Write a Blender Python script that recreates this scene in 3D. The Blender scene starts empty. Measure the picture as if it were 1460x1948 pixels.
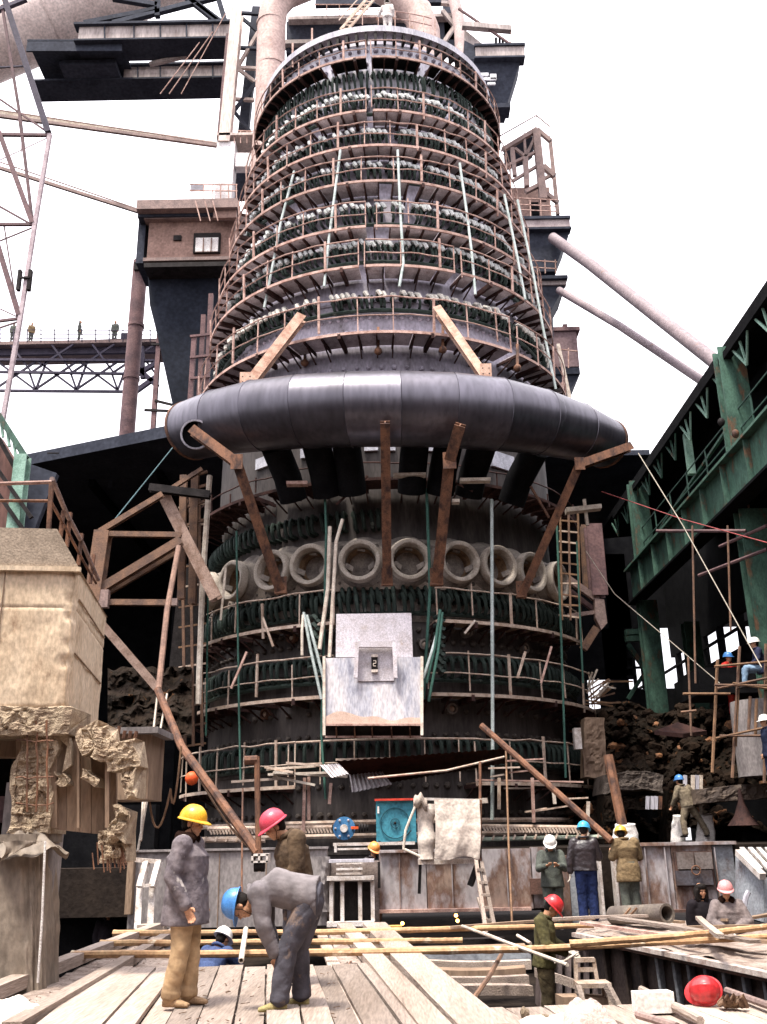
import bpy, bmesh, math, random
from math import sin, cos, pi, radians as R, atan2, sqrt
from mathutils import Vector as V, Matrix, Quaternion, noise
random.seed(7)
sc = bpy.context.scene
COL = sc.collection
# ------------------------------------------------------------ camera, sky, sun
CH, PITCH, FPX = 1.5, R(18.85), 1834.0
cd = bpy.data.cameras.new('camera'); cam = bpy.data.objects.new('camera', cd); COL.objects.link(cam)
ROLL = R(1.1)
CROT = Matrix.Rotation(pi/2 + PITCH, 3, 'X') @ Matrix.Rotation(-ROLL, 3, 'Z')
cam.location = (0, 0, CH); cam.rotation_euler = CROT.to_euler()
cd.sensor_fit = 'HORIZONTAL'; cd.sensor_width = 24.0; cd.lens = 24.0*FPX/1460
cd.clip_start = .1; cd.clip_end = 3000
sc.camera = cam
wd = bpy.data.worlds.new('World'); sc.world = wd; wd.use_nodes = True
nt = wd.node_tree; nt.nodes.clear()
sky = nt.nodes.new('ShaderNodeTexSky'); sky.sky_type = 'NISHITA'; sky.sun_disc = False
SUN_EL, SUN_AZ = R(70), R(215)      # azimuth clockwise from +Y: behind the camera, a little left
sky.sun_elevation = SUN_EL; sky.sun_rotation = SUN_AZ
# overcast veil: luminance rises from the horizon to the zenith like a real cloudy sky
tcw = nt.nodes.new('ShaderNodeTexCoord'); sep = nt.nodes.new('ShaderNodeSeparateXYZ'); nt.links.new(tcw.outputs['Generated'], sep.inputs[0])
mrw = nt.nodes.new('ShaderNodeMapRange'); mrw.inputs[1].default_value = 0; mrw.inputs[2].default_value = 1; mrw.inputs[3].default_value = 5.0; mrw.inputs[4].default_value = 15.5
nt.links.new(sep.outputs['Z'], mrw.inputs[0])
vcw = nt.nodes.new('ShaderNodeVectorMath'); vcw.operation = 'SCALE'; vcw.inputs[0].default_value = (1.0, .965, 1.02); nt.links.new(mrw.outputs[0], vcw.inputs['Scale'])
mixw = nt.nodes.new('ShaderNodeMix'); mixw.data_type = 'RGBA'; mixw.inputs[0].default_value = .93
nt.links.new(sky.outputs[0], mixw.inputs[6]); nt.links.new(vcw.outputs[0], mixw.inputs[7])
bg = nt.nodes.new('ShaderNodeBackground'); bg.inputs[1].default_value = .10
wo = nt.nodes.new('ShaderNodeOutputWorld')
nt.links.new(mixw.outputs[2], bg.inputs[0]); nt.links.new(bg.outputs[0], wo.inputs[0])
sd = bpy.data.lights.new('sun', 'SUN'); sd.energy = 2.7; sd.angle = R(12); sd.color = (1, .93, .82)
sun = bpy.data.objects.new('sun', sd); COL.objects.link(sun)
sdir = V((sin(SUN_AZ)*cos(SUN_EL), cos(SUN_AZ)*cos(SUN_EL), sin(SUN_EL)))
sun.rotation_euler = sdir.to_track_quat('Z', 'Y').to_euler(); sun.location = (-8, -20, 40)
vs = sc.view_settings; sc.display_settings.display_device = 'sRGB'
vs.view_transform = 'Standard'; vs.look = 'None'; vs.gamma = 1; vs.exposure = 1.5
try: vs.use_curve_mapping = False
except Exception: pass
sc.cycles.max_bounces = 4; sc.cycles.diffuse_bounces = 3; sc.cycles.glossy_bounces = 2
sc.cycles.use_denoising = True
# ------------------------------------------------------------ pixel -> place
def ray(px, py):
    r = (px-730)/FPX; u = (974-py)/FPX
    return CROT @ V((r, u, -1.0))
def at(px, py, Y):
    d = ray(px, py); return V((0, 0, CH)) + d*(Y/d.y)
def G(px, py, z=0.0):
    d = ray(px, py); return V((0, 0, CH)) + d*((z-CH)/d.z)
def AX_(px, py, x):
    d = ray(px, py); return V((0, 0, CH)) + d*(x/d.x)
# ------------------------------------------------------------ materials
_M = {}
def M(name, c1, c2=None, rough=.75, sc_=2.0, streak=0, bump=.25, metal=0.0, lo=.42, hi=.62, var=.12, fine=10, c3=None):
    if name in _M: return _M[name]
    m = bpy.data.materials.new(name); m.use_nodes = True; n = m.node_tree; L = n.links.new
    n.nodes.clear()
    def N(t, **k):
        x = n.nodes.new(t)
        for a, b in k.items(): setattr(x, a, b)
        return x
    out = N('ShaderNodeOutputMaterial'); bs = N('ShaderNodeBsdfPrincipled'); L(bs.outputs[0], out.inputs[0])
    bs.inputs['Roughness'].default_value = rough; bs.inputs['Metallic'].default_value = metal
    lum = sum(c1)/3; bs.inputs['Specular IOR Level'].default_value = .5 if rough < .45 else (.06 if lum < .06 else .25)
    tc = N('ShaderNodeTexCoord'); oi = N('ShaderNodeObjectInfo')
    sca = N('ShaderNodeVectorMath', operation='SCALE'); sca.inputs[0].default_value = (37, 51, 23); L(oi.outputs['Random'], sca.inputs['Scale'])
    ad = N('ShaderNodeVectorMath', operation='ADD'); L(tc.outputs['Object'], ad.inputs[0]); L(sca.outputs[0], ad.inputs[1])
    mp = N('ShaderNodeMapping'); L(ad.outputs[0], mp.inputs[0])
    s = {0: (1, 1, 1), 1: (1, 1, .22), 2: (1, .08, 1), 3: (.08, 1, 1), 4: (1, 1, .5)}[streak]
    mp.inputs['Scale'].default_value = s
    n1 = N('ShaderNodeTexNoise'); n1.inputs['Scale'].default_value = sc_; n1.inputs['Detail'].default_value = 8; n1.inputs['Roughness'].default_value = .65
    L(mp.outputs[0], n1.inputs['Vector'])
    rp = N('ShaderNodeValToRGB'); rp.color_ramp.elements[0].position = lo; rp.color_ramp.elements[1].position = hi
    c2 = c2 or tuple(c*.65 for c in c1)
    rp.color_ramp.elements[0].color = (*c1, 1); rp.color_ramp.elements[1].color = (*c2, 1)
    if c3:
        e = rp.color_ramp.elements.new(min(.95, hi+.08)); e.color = (*c3, 1)
    L(n1.outputs[0], rp.inputs[0])
    n2 = N('ShaderNodeTexNoise'); n2.inputs['Scale'].default_value = sc_*fine; n2.inputs['Detail'].default_value = 4
    L(mp.outputs[0], n2.inputs['Vector'])
    mr = N('ShaderNodeMapRange'); mr.inputs[1].default_value = .3; mr.inputs[2].default_value = .7; mr.inputs[3].default_value = .72; mr.inputs[4].default_value = 1.2
    L(n2.outputs[0], mr.inputs[0])
    mu = N('ShaderNodeMath', operation='MULTIPLY'); L(mr.outputs[0], mu.inputs[0])
    mo = N('ShaderNodeMapRange'); mo.inputs[3].default_value = 1-var; mo.inputs[4].default_value = 1+var; L(oi.outputs['Random'], mo.inputs[0]); L(mo.outputs[0], mu.inputs[1])
    vm = N('ShaderNodeVectorMath', operation='SCALE'); L(rp.outputs[0], vm.inputs[0]); L(mu.outputs[0], vm.inputs['Scale'])
    L(vm.outputs[0], bs.inputs['Base Color'])
    bp = N('ShaderNodeBump'); bp.inputs['Strength'].default_value = bump; bp.inputs['Distance'].default_value = .05 if fine < 4 else .02
    L(n2.outputs[0], bp.inputs['Height']); L(bp.outputs[0], bs.inputs['Normal'])
    _M[name] = m; return m
def E(name, c, s):
    m = bpy.data.materials.new(name); m.use_nodes = True; b = m.node_tree.nodes['Principled BSDF']
    b.inputs['Base Color'].default_value = (*c, 1); b.inputs['Emission Color'].default_value = (*c, 1); b.inputs['Emission Strength'].default_value = s
    return m
shaft = M('shaft_steel', (.30, .275, .33), (.19, .17, .20), rough=.55, sc_=1.2, streak=4, bump=.2, lo=.4, hi=.65, c3=(.08, .065, .065))
hearth_m = M('hearth_steel', (.075, .064, .060), (.036, .030, .029), rough=.7, sc_=1.6, streak=1, c3=(.07, .058, .048))
band_m = M('tuyere_band_steel', (.27, .235, .205), (.13, .11, .10), sc_=2.2, bump=.4)
pale_m = M('pale_steel', (.55, .53, .58), (.38, .37, .42), sc_=2, streak=1, rough=.6)
bust_m = M('bustle_steel', (.115, .108, .13), (.07, .066, .08), rough=.36, sc_=.9, streak=1, bump=.08, metal=.75, c3=(.15, .14, .165), fine=8)
pipe_m = M('cooling_pipe_steel', (.04, .055, .048), (.018, .025, .022), rough=.5, sc_=1.8, lo=.40, hi=.62, c3=(.12, .125, .11))
pipel_m = M('pale_pipe_fitting', (.62, .58, .52), (.3, .3, .28), sc_=6)
black_m = M('soot_black', (.008, .008, .009), (.004, .004, .005), rough=.85)
navy_m = M('hazy_navy_steel', (.046, .051, .068), (.030, .033, .046), rough=.7, sc_=.6)  # dark steel, its navy lift stands in for distance haze
pinkl = M('pale_gas_pipe', (.74, .61, .56), (.60, .48, .44), rough=.6, sc_=.8, bump=.15)
hull = M('dark_hull_steel', (.022, .026, .038), (.013, .016, .024), rough=.7, sc_=.6)
dsteel = M('dark_steel', (.03, .026, .026), (.016, .014, .014), rough=.6, sc_=3)
rust = M('rusty_steel', (.20, .095, .055), (.06, .033, .026), sc_=4, bump=.3, streak=4, c3=(.035, .022, .02))
rustrail = M('rusty_rail', (.50, .34, .29), (.28, .16, .13), sc_=4)
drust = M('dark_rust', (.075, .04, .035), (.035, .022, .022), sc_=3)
purp = M('purple_brown_steel', (.17, .10, .10), (.10, .06, .065), sc_=1.4)
pinkp = M('pinkish_pipe_paint', (.50, .37, .33), (.37, .26, .235), rough=.6, sc_=.8, bump=.15, c3=(.36, .22, .12))
panelm = M('walkway_plate', (.62, .56, .58), (.40, .34, .35), sc_=3, var=.35, c3=(.16, .11, .10))
railp = M('pale_weathered_rail', (.62, .50, .41), (.40, .28, .21), sc_=5)
ropeg = M('green_hose', (.06, .15, .12), (.04, .10, .08), sc_=5)
ropew = M('pale_green_hose', (.50, .56, .55), (.34, .40, .38), sc_=4)
polew = M('pale_pole', (.62, .55, .47), (.42, .34, .28), sc_=5)
green = M('green_paint', (.075, .155, .115), (.04, .085, .065), rough=.6, sc_=2.4, streak=4, c3=(.13, .075, .045), lo=.4, hi=.56)
conc = M('warm_concrete', (.60, .485, .36), (.50, .385, .27), rough=.95, sc_=1.7, streak=4, bump=.3, lo=.35, hi=.62, c3=(.26, .17, .11), fine=14)
concr = M('broken_concrete', (.48, .38, .27), (.30, .22, .155), rough=.95, sc_=7, bump=1.0, c3=(.12, .08, .055))
concg = M('grey_concrete', (.26, .235, .23), (.17, .15, .15), rough=.9, sc_=2, streak=4, c3=(.11, .085, .075))
formw = M('formwork_board', (.30, .21, .145), (.20, .135, .095), sc_=2, streak=1, fine=16, c3=(.11, .07, .05))
plank = M('pale_plank', (.36, .295, .255), (.245, .19, .155), rough=.9, sc_=2.2, streak=2, bump=.6, c3=(.12, .085, .065), var=.34, lo=.36, hi=.66, fine=24)
bamboo = M('bamboo_pole', (.55, .37, .20), (.36, .21, .11), rough=.5, sc_=2, streak=0, c3=(.62, .52, .38), lo=.35, hi=.6)
sand = M('sandy_rubble_ground', (.33, .27, .235), (.19, .14, .115), rough=.98, sc_=3.2, bump=1.2, c3=(.16, .11, .09), fine=6)
earth = M('dark_earth', (.028, .021, .017), (.014, .011, .01), rough=1, sc_=.8, bump=1)
rubble = M('burnt_rubble', (.022, .015, .011), (.010, .008, .006), rough=1, sc_=2, bump=1.4, c3=(.10, .045, .02), hi=.6)
wallst = M('stained_steel_wall', (.38, .35, .36), (.17, .10, .075), rough=.6, sc_=1.9, streak=4, bump=.12, lo=.42, hi=.55, c3=(.30, .22, .18), fine=5)
bluegr = M('blue_grey_steel', (.29, .31, .34), (.20, .20, .22), rough=.6, sc_=2, c3=(.13, .09, .075))
trough = M('trough_rust', (.13, .07, .055), (.07, .045, .04), sc_=3)
tarp = M('grey_tarpaulin', (.25, .205, .165), (.18, .145, .115), rough=.55, sc_=2.5, streak=4, bump=.5, fine=6)
cloth_m = M('pale_cloth', (.74, .65, .57), (.6, .51, .45), rough=.95, sc_=2, bump=.4)
bagm = M('white_sack', (.72, .69, .66), (.55, .51, .49), rough=.9, sc_=5, bump=.5)
teal = M('blue_paint', (.055, .24, .31), (.04, .17, .23), rough=.45, sc_=2, bump=.1)
bluep = M('bright_blue_paint', (.07, .22, .42), (.04, .13, .28), rough=.45, sc_=4)
redp = M('red_paint', (.5, .05, .03), (.35, .04, .03), rough=.5)
orangep = M('orange_ball_paint', (.75, .12, .03), (.6, .08, .02), rough=.5)
corr = M('corrugated_zinc', (.45, .42, .43), (.30, .27, .28), rough=.5, metal=.3, sc_=3)
corrd = M('rusty_corrugated', (.035, .014, .009), (.018, .008, .006), rough=.9, sc_=3)
clad = M('brown_cladding', (.15, .075, .06), (.09, .045, .04), sc_=1.2, streak=1)
redcable = M('red_cable', (.32, .07, .07), (.2, .05, .05))
hotm = M('scaffold_wood', (.24, .14, .08), (.14, .08, .05), sc_=5)
# ------------------------------------------------------------ mesh builder
class MB:
    def __init__(s): s.v = []; s.f = []
    def add(s, vs_, fs):
        o = len(s.v); s.v += [V(p) for p in vs_]; s.f += [tuple(i+o for i in f) for f in fs]; return s
    def box(s, c, d, m=None):
        c = V(c); x, y, z = d[0]/2, d[1]/2, d[2]/2
        p = [V((a*x, b*y, e*z)) for a in (-1, 1) for b in (-1, 1) for e in (-1, 1)]
        if m is not None: p = [m @ q for q in p]
        return s.add([c+q for q in p], [(0, 1, 3, 2), (4, 6, 7, 5), (0, 4, 5, 1), (2, 3, 7, 6), (0, 2, 6, 4), (1, 5, 7, 3)])
    def frame(s, p, q, up=(0, 0, 1)):
        p, q = V(p), V(q); d = (q-p).normalized(); up = V(up)
        if abs(d.dot(up)) > .98: up = V((0, 1, 0))
        x = d.cross(up).normalized(); return d, x, x.cross(d).normalized()
    def bar(s, p, q, w, h=None, up=(0, 0, 1)):
        h = h or w; p, q = V(p), V(q); d, x, y = s.frame(p, q, up)
        vs_ = [e + x*a*w/2 + y*b*h/2 for e in (p, q) for a, b in ((-1, -1), (1, -1), (1, 1), (-1, 1))]
        return s.add(vs_, [(3, 2, 1, 0), (4, 5, 6, 7), (0, 1, 5, 4), (1, 2, 6, 5), (2, 3, 7, 6), (3, 0, 4, 7)])
    def ibeam(s, p, q, w, h, t, up=(0, 0, 1)):
        p, q = V(p), V(q); d, x, y = s.frame(p, q, up); pr = []
        for a, b in ((-w/2, -h/2), (w/2, -h/2), (w/2, -h/2+t), (t/2, -h/2+t), (t/2, h/2-t), (w/2, h/2-t), (w/2, h/2), (-w/2, h/2), (-w/2, h/2-t), (-t/2, h/2-t), (-t/2, -h/2+t), (-w/2, -h/2+t)):
            pr.append(x*a+y*b)
        n = 12; vs_ = [p+o for o in pr]+[q+o for o in pr]
        fs = [(i, (i+1) % n, n+(i+1) % n, n+i) for i in range(n)]
        for o, rv in ((0, 1), (n, 0)):
            for f in ((0, 1, 2, 11), (11, 2, 3, 10), (10, 3, 4, 9), (9, 4, 5, 8), (8, 5, 6, 7)):
                g = tuple(k+o for k in f); fs.append(g[::-1] if rv else g)
        return s.add(vs_, fs)
    def tube(s, pts, r, n=8, cap=True, rs=None):
        pts = [V(p) for p in pts]; rings = []; prev = None
        for i, p in enumerate(pts):
            a = pts[max(i-1, 0)]; b = pts[min(i+1, len(pts)-1)]; d = (b-a).normalized()
            if prev is None:
                up = V((0, 0, 1)) if abs(d.z) < .9 else V((0, 1, 0)); x = d.cross(up).normalized()
            else: x = (prev - d*prev.dot(d)).normalized()
            prev = x; y = x.cross(d); rr = rs[i] if rs else r
            rings.append([p + (x*cos(2*pi*k/n)+y*sin(2*pi*k/n))*rr for k in range(n)])
        vs_ = [q for g in rings for q in g]; fs = []
        for i in range(len(pts)-1):
            for k in range(n):
                fs.append((i*n+k, (i+1)*n+k, (i+1)*n+(k+1) % n, i*n+(k+1) % n))
        if cap: fs += [tuple(range(n)), tuple((len(pts)-1)*n+k for k in range(n))[::-1]]
        return s.add(vs_, fs)
    def pipe(s, p, q, ro, ri, n=20):      # hollow pipe
        d, x, y = s.frame(p, q); vs_ = []
        for e in (V(p), V(q)):
            for r in (ro, ri): vs_ += [e+(x*cos(2*pi*k/n)+y*sin(2*pi*k/n))*r for k in range(n)]
        fs = []
        for k in range(n):
            j = (k+1) % n
            fs += [(k, j, 2*n+j, 2*n+k), (n+j, n+k, 3*n+k, 3*n+j), (j, k, n+k, n+j), (2*n+k, 2*n+j, 3*n+j, 3*n+k)]
        return s.add(vs_, fs)
    def lathe(s, prof, n=48, a0=0, a1=2*pi, c=(0, 0, 0)):   # profile (r,z)
        full = abs(a1-a0-2*pi) < 1e-6; m = n if full else n+1; c = V(c); vs_ = []
        for i in range(m):
            a = a0+(a1-a0)*i/n
            for r, z in prof: vs_.append(c+V((r*sin(a), -r*cos(a), z)))
        k = len(prof); fs = []
        for i in range(n):
            j = (i+1) % m
            for t in range(k-1): fs.append((i*k+t, j*k+t, j*k+t+1, i*k+t+1))
        return s.add(vs_, fs)
    def ball(s, c, r, nu=12, nv=8, m=None):
        if not hasattr(r, '__len__'): r = (r, r, r)
        c = V(c); vs_ = [c + (m @ V((0, 0, r[2])) if m is not None else V((0, 0, r[2])))]
        for j in range(1, nv):
            t = pi*j/nv
            for i in range(nu):
                a = 2*pi*i/nu; q = V((r[0]*sin(t)*cos(a), r[1]*sin(t)*sin(a), r[2]*cos(t)))
                vs_.append(c+(m @ q if m is not None else q))
        q = V((0, 0, -r[2])); vs_.append(c+(m @ q if m is not None else q)); fs = []
        for i in range(nu): fs.append((0, 1+i, 1+(i+1) % nu))
        for j in range(nv-2):
            for i in range(nu):
                a = 1+j*nu+i; b = 1+j*nu+(i+1) % nu; fs.append((a, a+nu, b+nu, b))
        e = len(vs_)-1
        for i in range(nu): fs.append((e, e-nu+(i+1) % nu, e-nu+i))
        return s.add(vs_, fs)
    def prism(s, poly, off):              # closed 3D polygon extruded by a vector
        off = V(off); n = len(poly); vs_ = [V(p) for p in poly]+[V(p)+off for p in poly]
        return s.add(vs_, [tuple(range(n)), tuple(range(n, 2*n))[::-1]]+[(i, n+i, n+(i+1) % n, (i+1) % n) for i in range(n)])
    def grid(s, f, nu, nv):
        vs_ = [f(i/nu, j/nv) for j in range(nv+1) for i in range(nu+1)]
        return s.add(vs_, [(j*(nu+1)+i, j*(nu+1)+i+1, (j+1)*(nu+1)+i+1, (j+1)*(nu+1)+i) for j in range(nv) for i in range(nu)])
    def mesh(s, name, mat, smooth=False, off=None, fixn=True):
        me = bpy.data.meshes.new(name); o = off or V((0, 0, 0))
        me.from_pydata([tuple(p-o) for p in s.v], [], s.f)
        if fixn:
            b = bmesh.new(); b.from_mesh(me); bmesh.ops.recalc_face_normals(b, faces=b.faces); b.to_mesh(me); b.free()
        if mat: me.materials.append(mat)
        if smooth: me.polygons.foreach_set('use_smooth', [True]*len(me.polygons)); me.set_sharp_from_angle(angle=R(40))
        return me
    def build(s, name, mat, parent=None, smooth=False, kind=None, label=None):
        off = parent['_o'].to_list() if parent is not None and '_o' in parent else (0, 0, 0)
        ob = bpy.data.objects.new(name, s.mesh(name, mat, smooth, V(off))); COL.objects.link(ob)
        if parent is not None:
            ob.parent = parent; ob['_o'] = list(off)
        if kind: ob['kind'] = kind
        if label: ob['label'] = label
        return ob
class _L(list):
    pass
def thing(name, label, cat, loc=(0, 0, 0), group=None, rz=0):
    o = bpy.data.objects.new(name, None); COL.objects.link(o); o.location = loc; o.rotation_euler.z = rz
    o.empty_display_size = .3; o['label'] = label; o['category'] = cat; o['_o'] = [float(v) for v in loc]
    if group: o['group'] = group
    return o
def single(mb, name, mat, label, cat, group=None, smooth=False):
    c = V((0, 0, 0))
    for p in mb.v: c += p
    c /= len(mb.v); zc = min(p.z for p in mb.v); off = V((c.x, c.y, zc))
    ob = bpy.data.objects.new(name, mb.mesh(name, mat, smooth, off)); COL.objects.link(ob); ob.location = off
    ob['label'] = label; ob['category'] = cat
    if group: ob['group'] = group
    return ob
def inst(me, name, parent, loc=(0, 0, 0), rz=0, label=None, rot=None, scale=None):
    o = bpy.data.objects.new(name, me); COL.objects.link(o); o.parent = parent; o.location = loc
    o.rotation_euler = rot if rot else (0, 0, rz)
    if scale: o.scale = scale
    if label: o['label'] = label
    return o
def struct(name, mb, mat, smooth=False, kind='structure'):
    o = mb.build(name, mat, None, smooth); o['kind'] = kind; return o
def bars(parent, name, segs, w, mat, h=None, up=(0, 0, 1)):
    for p, q in segs: MB().bar(p, q, w, h, up).build(name, mat, parent)
def pbox(x0, y0, x1, y1, Y, d, mb=None):
    """box whose front face fills the pixel rectangle at distance Y, d deep"""
    a, b, c = at(x0, (y0+y1)/2, Y), at(x1, (y0+y1)/2, Y), 0
    zt, zb = at(x0, y0, Y).z, at(x0, y1, Y).z
    return (mb or MB()).box(((a.x+b.x)/2, Y+d/2, (zt+zb)/2), (abs(b.x-a.x), d, zt-zb))
def curve_pts(p, q, sag, n=10):
    p, q = V(p), V(q); return [p.lerp(q, i/n) - V((0, 0, sag*4*(i/n)*(1-i/n))) for i in range(n+1)]
def jit(v, a): return V(v)+V((random.uniform(-a, a), random.uniform(-a, a), random.uniform(-a, a)))
# ------------------------------------------------------------ setting
D, AX = 34.0, 0.04
g = MB().grid(lambda u, v: V((-400+800*u, -200+900*v, -2.6+.08*noise.noise(V((u*300, v*300, 0))))), 60, 60)
struct('ground', g, earth)
# lower work floor of the pit in front (z -1.05)
g = MB().grid(lambda u, v: V((-9+20*u, 4+17.2*v, -1.05+.05*noise.noise(V((u*20, v*20, 3))))), 50, 40)
struct('pit_floor', g, earth, True)
# sandy working floor (z 0), with a notch; polygon cut in strips
def slab(name, pts, z, th, mat):
    mb = MB().prism([V((p[0], p[1], z)) for p in pts], (0, 0, -th)); return struct(name, mb, mat)
a = G(-60, 1935); b = G(300, 1768); c = G(365, 1768); d = G(330, 1842); e = G(650, 1842); f = G(625, 1768); h = G(712, 1768); k = G(960, 1960)
def sandf(p0, p1, p2, p3, nu, nv, seed):
    def fn(u, v):
        p = (p0.lerp(p1, u)).lerp(p3.lerp(p2, u), v)
        n_ = noise.fractal(V((p.x*2.2, p.y*2.2, seed)), 1, 2, 4)
        return V((p.x, p.y, -.03+.035*n_))
    return fn
flo = MB()
kl = G(-60, 2060); kr = G(1030, 2060)
flo.grid(sandf(V((a.x-1.5, a.y-2.5, 0)), V((k.x, k.y-2.5, 0)), k, a, 60, 20, 1), 60, 16)
flo.grid(sandf(a, V(G(250, 1955)), d, b, 30, 30, 2), 34, 40)
flo.grid(sandf(V(G(250, 1955)), V(G(690, 1955)), e, d, 30, 30, 3), 34, 30)
flo.grid(sandf(V(G(690, 1955)), k, h, f, 30, 30, 4), 30, 60)
fo = struct('sandy_ground', flo, sand, True)
slab('ground_slab', [(p.x, p.y) for p in (a, b, c, d, e, f, h, k, V((k.x, 6, 0)), V((a.x-1, 6, 0)))], -.085, .5, concg)
# near platform on the right, boards across
p0, p1 = G(862, 1917), G(1500, 1915)
slab('platform_base', [(p0.x-.2, 6), (p1.x+3, 6), (p1.x+3, p1.y-.1), (p0.x-.05, p0.y-.1)], -.06, .35, concg)
# raised casting floor behind the wall
g = MB().box((14, 32.0, .7), (26, 21.3, 1.2)); struct('casting_floor', g, earth)
g = MB().box((-1.0, 24.2, .55), (14, 3.4, 1.0)); struct('hearth_apron', g, earth)
g = MB().box((-14, 38, .0), (12, 22, 1.0)); struct('far_floor', g, earth)
# ------------------------------------------------------------ furnace
fur = thing('blast_furnace', 'tall dark blast furnace ringed with rows of cooling pipes in the middle', 'blast furnace', (AX, D, 0))
C = V((AX, D, 0))
prof = [(6.15, .2), (6.15, 6.2), (6.1, 7.6)]
MB().lathe(prof, 72, c=C).build('hearth_shell', hearth_m, fur, True)
MB().lathe([(6.12, 7.6), (6.14, 8.5), (6.2, 8.6), (6.2, 9.95), (5.95, 10.2)], 72, c=C).build('tuyere_band', band_m, fur, True)
MB().lathe([(5.95, 10.2), (5.9, 11.6), (6.05, 13), (6.0, 15.4)], 72, c=C).build('bosh_shell', hearth_m, fur, True)
MB().lathe([(6.0, 15.4), (6.05, 17.2), (5.8, 19.4), (5.52, 21.1), (5.18, 23.2), (4.88, 25), (4.65, 26.7), (4.5, 28.0)], 96, c=C).build('shaft_shell', shaft, fur, True)
MB().lathe([(4.5, 28.0), (4.55, 29.6), (4.55, 30.7)], 96, c=C).build('throat_band', pale_m, fur, True)
MB().lathe([(4.55, 30.7), (4.1, 30.8), (4.0, 31.4), (2, 33.0), (.2, 33.2)], 64, c=C).build('furnace_top', shaft, fur, True)
MB().lathe([(4.5, 31.0), (4.9, 31.0), (4.9, 31.28), (4.5, 31.28), (4.5, 31.0)], 96, c=C).build('throat_rim', pale_m, fur)
# rim brackets
bm_ = MB().box((0, -4.72, 30.8), (.1, .3, .36)).mesh('rim_bracket', dsteel)
for i in range(41): inst(bm_, 'rim_bracket', fur, rz=R(-88+4.4*i))
# bolts as one part
def boltmesh(hi):
    mb = MB()
    rows = [(6.15, z, s) for z, s in ((2.2, 3.1), (2.95, 3.1), (5.0, 6.2), (4.35, 3.1), (7.0, 3.1), (7.35, 3.1))]
    rows += [(6.2, z, 3.4) for z in (8.8, 9.9)] + [(6.0, 15.35, 4), (5.98, 16.0, 4), (5.95, 17.35, 2.6), (5.93, 17.85, 2.6), (5.9, 15.9, 2.6)]
    rows += [(5.6, 20.6, 6), (5.28, 22.6, 7), (4.57, 30.35, 4.2), (4.57, 29.7, 4.2), (4.55, 27.6, 5)]
    for r, z, st in rows:
        if (z > 12) != hi: continue
        a = -84
        while a < 84:
            aa = R(a+random.uniform(-.3, .3)); o = V((sin(aa), -cos(aa), 0)); t = V((cos(aa), sin(aa), 0)); u = V((0, 0, 1)); p = C+o*(r-.02)+u*z
            rr = random.choice((.085, .085, .085, .11)); ring = []
            for k_, dd in ((1, 0), (.85, .09), (.45, .13)):
                ring += [p+o*dd+(t*cos(j*pi/3)+u*sin(j*pi/3))*rr*k_ for j in range(6)]
            fs = [(q*6+j, q*6+(j+1) % 6, q*6+6+(j+1) % 6, q*6+6+j) for q in range(2) for j in range(6)]+[tuple(range(12, 18))]
            mb.add(ring, fs); a += st
    return mb
for hi_ in (True, False): b_ = boltmesh(hi_).build('bolts', shaft if hi_ else M('dull_bolt', (.10, .085, .075), (.05, .04, .035)), fur); b_['kind'] = 'stuff'
# plate weld seams of the shell, built as thin proud straps
for z, r in ((1.2, 6.16), (3.4, 6.16), (6.2, 6.17), (15.4, 6.02), (18.5, 5.92), (28.6, 4.54)):
    MB().lathe([(r, z-.05), (r+.03, z-.04), (r+.03, z+.04), (r, z+.05)], 96, c=C).build('hoop_seam', shaft if z > 12 else hearth_m, fur)
# cooling pipe loops: two tiers
def loop(Rr, h, out, r=.052, lean=.0, n=6):
    mb = MB()
    mb.tube([(0, -Rr+.05, h), (lean*.3, -Rr-out*.8, h+.02), (lean*.6, -Rr-out, h-.1), (lean, -Rr-out, .12), (lean, -Rr-out*.8, 0), (lean, -Rr+.05, 0)], r, n)
    mb.tube([(0, -Rr-out*.15, h), (0, -Rr-out*.4, h)], r*1.6, n)
    return mb
def elbow(Rr, h, out, r=.06, n=6):
    return MB().tube([(0, -Rr, h), (0, -Rr-out*.8, h+.03), (.05, -Rr-out*1.1, h-.06), (.12, -Rr-out*1.1, h-.2)], r, n)
pbudget = 0
for (z0, h, out, Rr, st) in ((7.85, .5, .42, 6.12, 2.05), (8.2, .35, .3, 6.13, 2.05), (6.0-.05, .55, .42, 6.15, 2.3), (3.55, .55, .40, 6.15, 2.6), (10.5, .5, .38, 5.95, 2.3)):
    me = loop(Rr, h, out, r=.062, lean=.10 if z0 != 3.55 else 0).mesh('cooling_pipe', pipe_m, True)
    me2 = loop(Rr, h, out, r=.062, lean=.03).mesh('cooling_pipe', pipe_m, True)
    a = -76.0
    while a <= 76:
        if pbudget < 298 and not (z0 == 5.95 and abs(a+.6) < 13):
            inst(random.choice((me, me, me2)), 'cooling_pipe', fur, (0, 0, z0+random.uniform(-.03, .03)), R(a+random.uniform(-.4, .4))); pbudget += 1
        a += st
WZ = [(29.45, 5.22, 4.55), (26.7, 5.52, 4.66), (24.95, 5.77, 4.9), (23.2, 6.07, 5.19), (21.1, 6.42, 5.53), (19.4, 6.67, 5.81), (16.75, 7.0, 6.05)]
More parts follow.
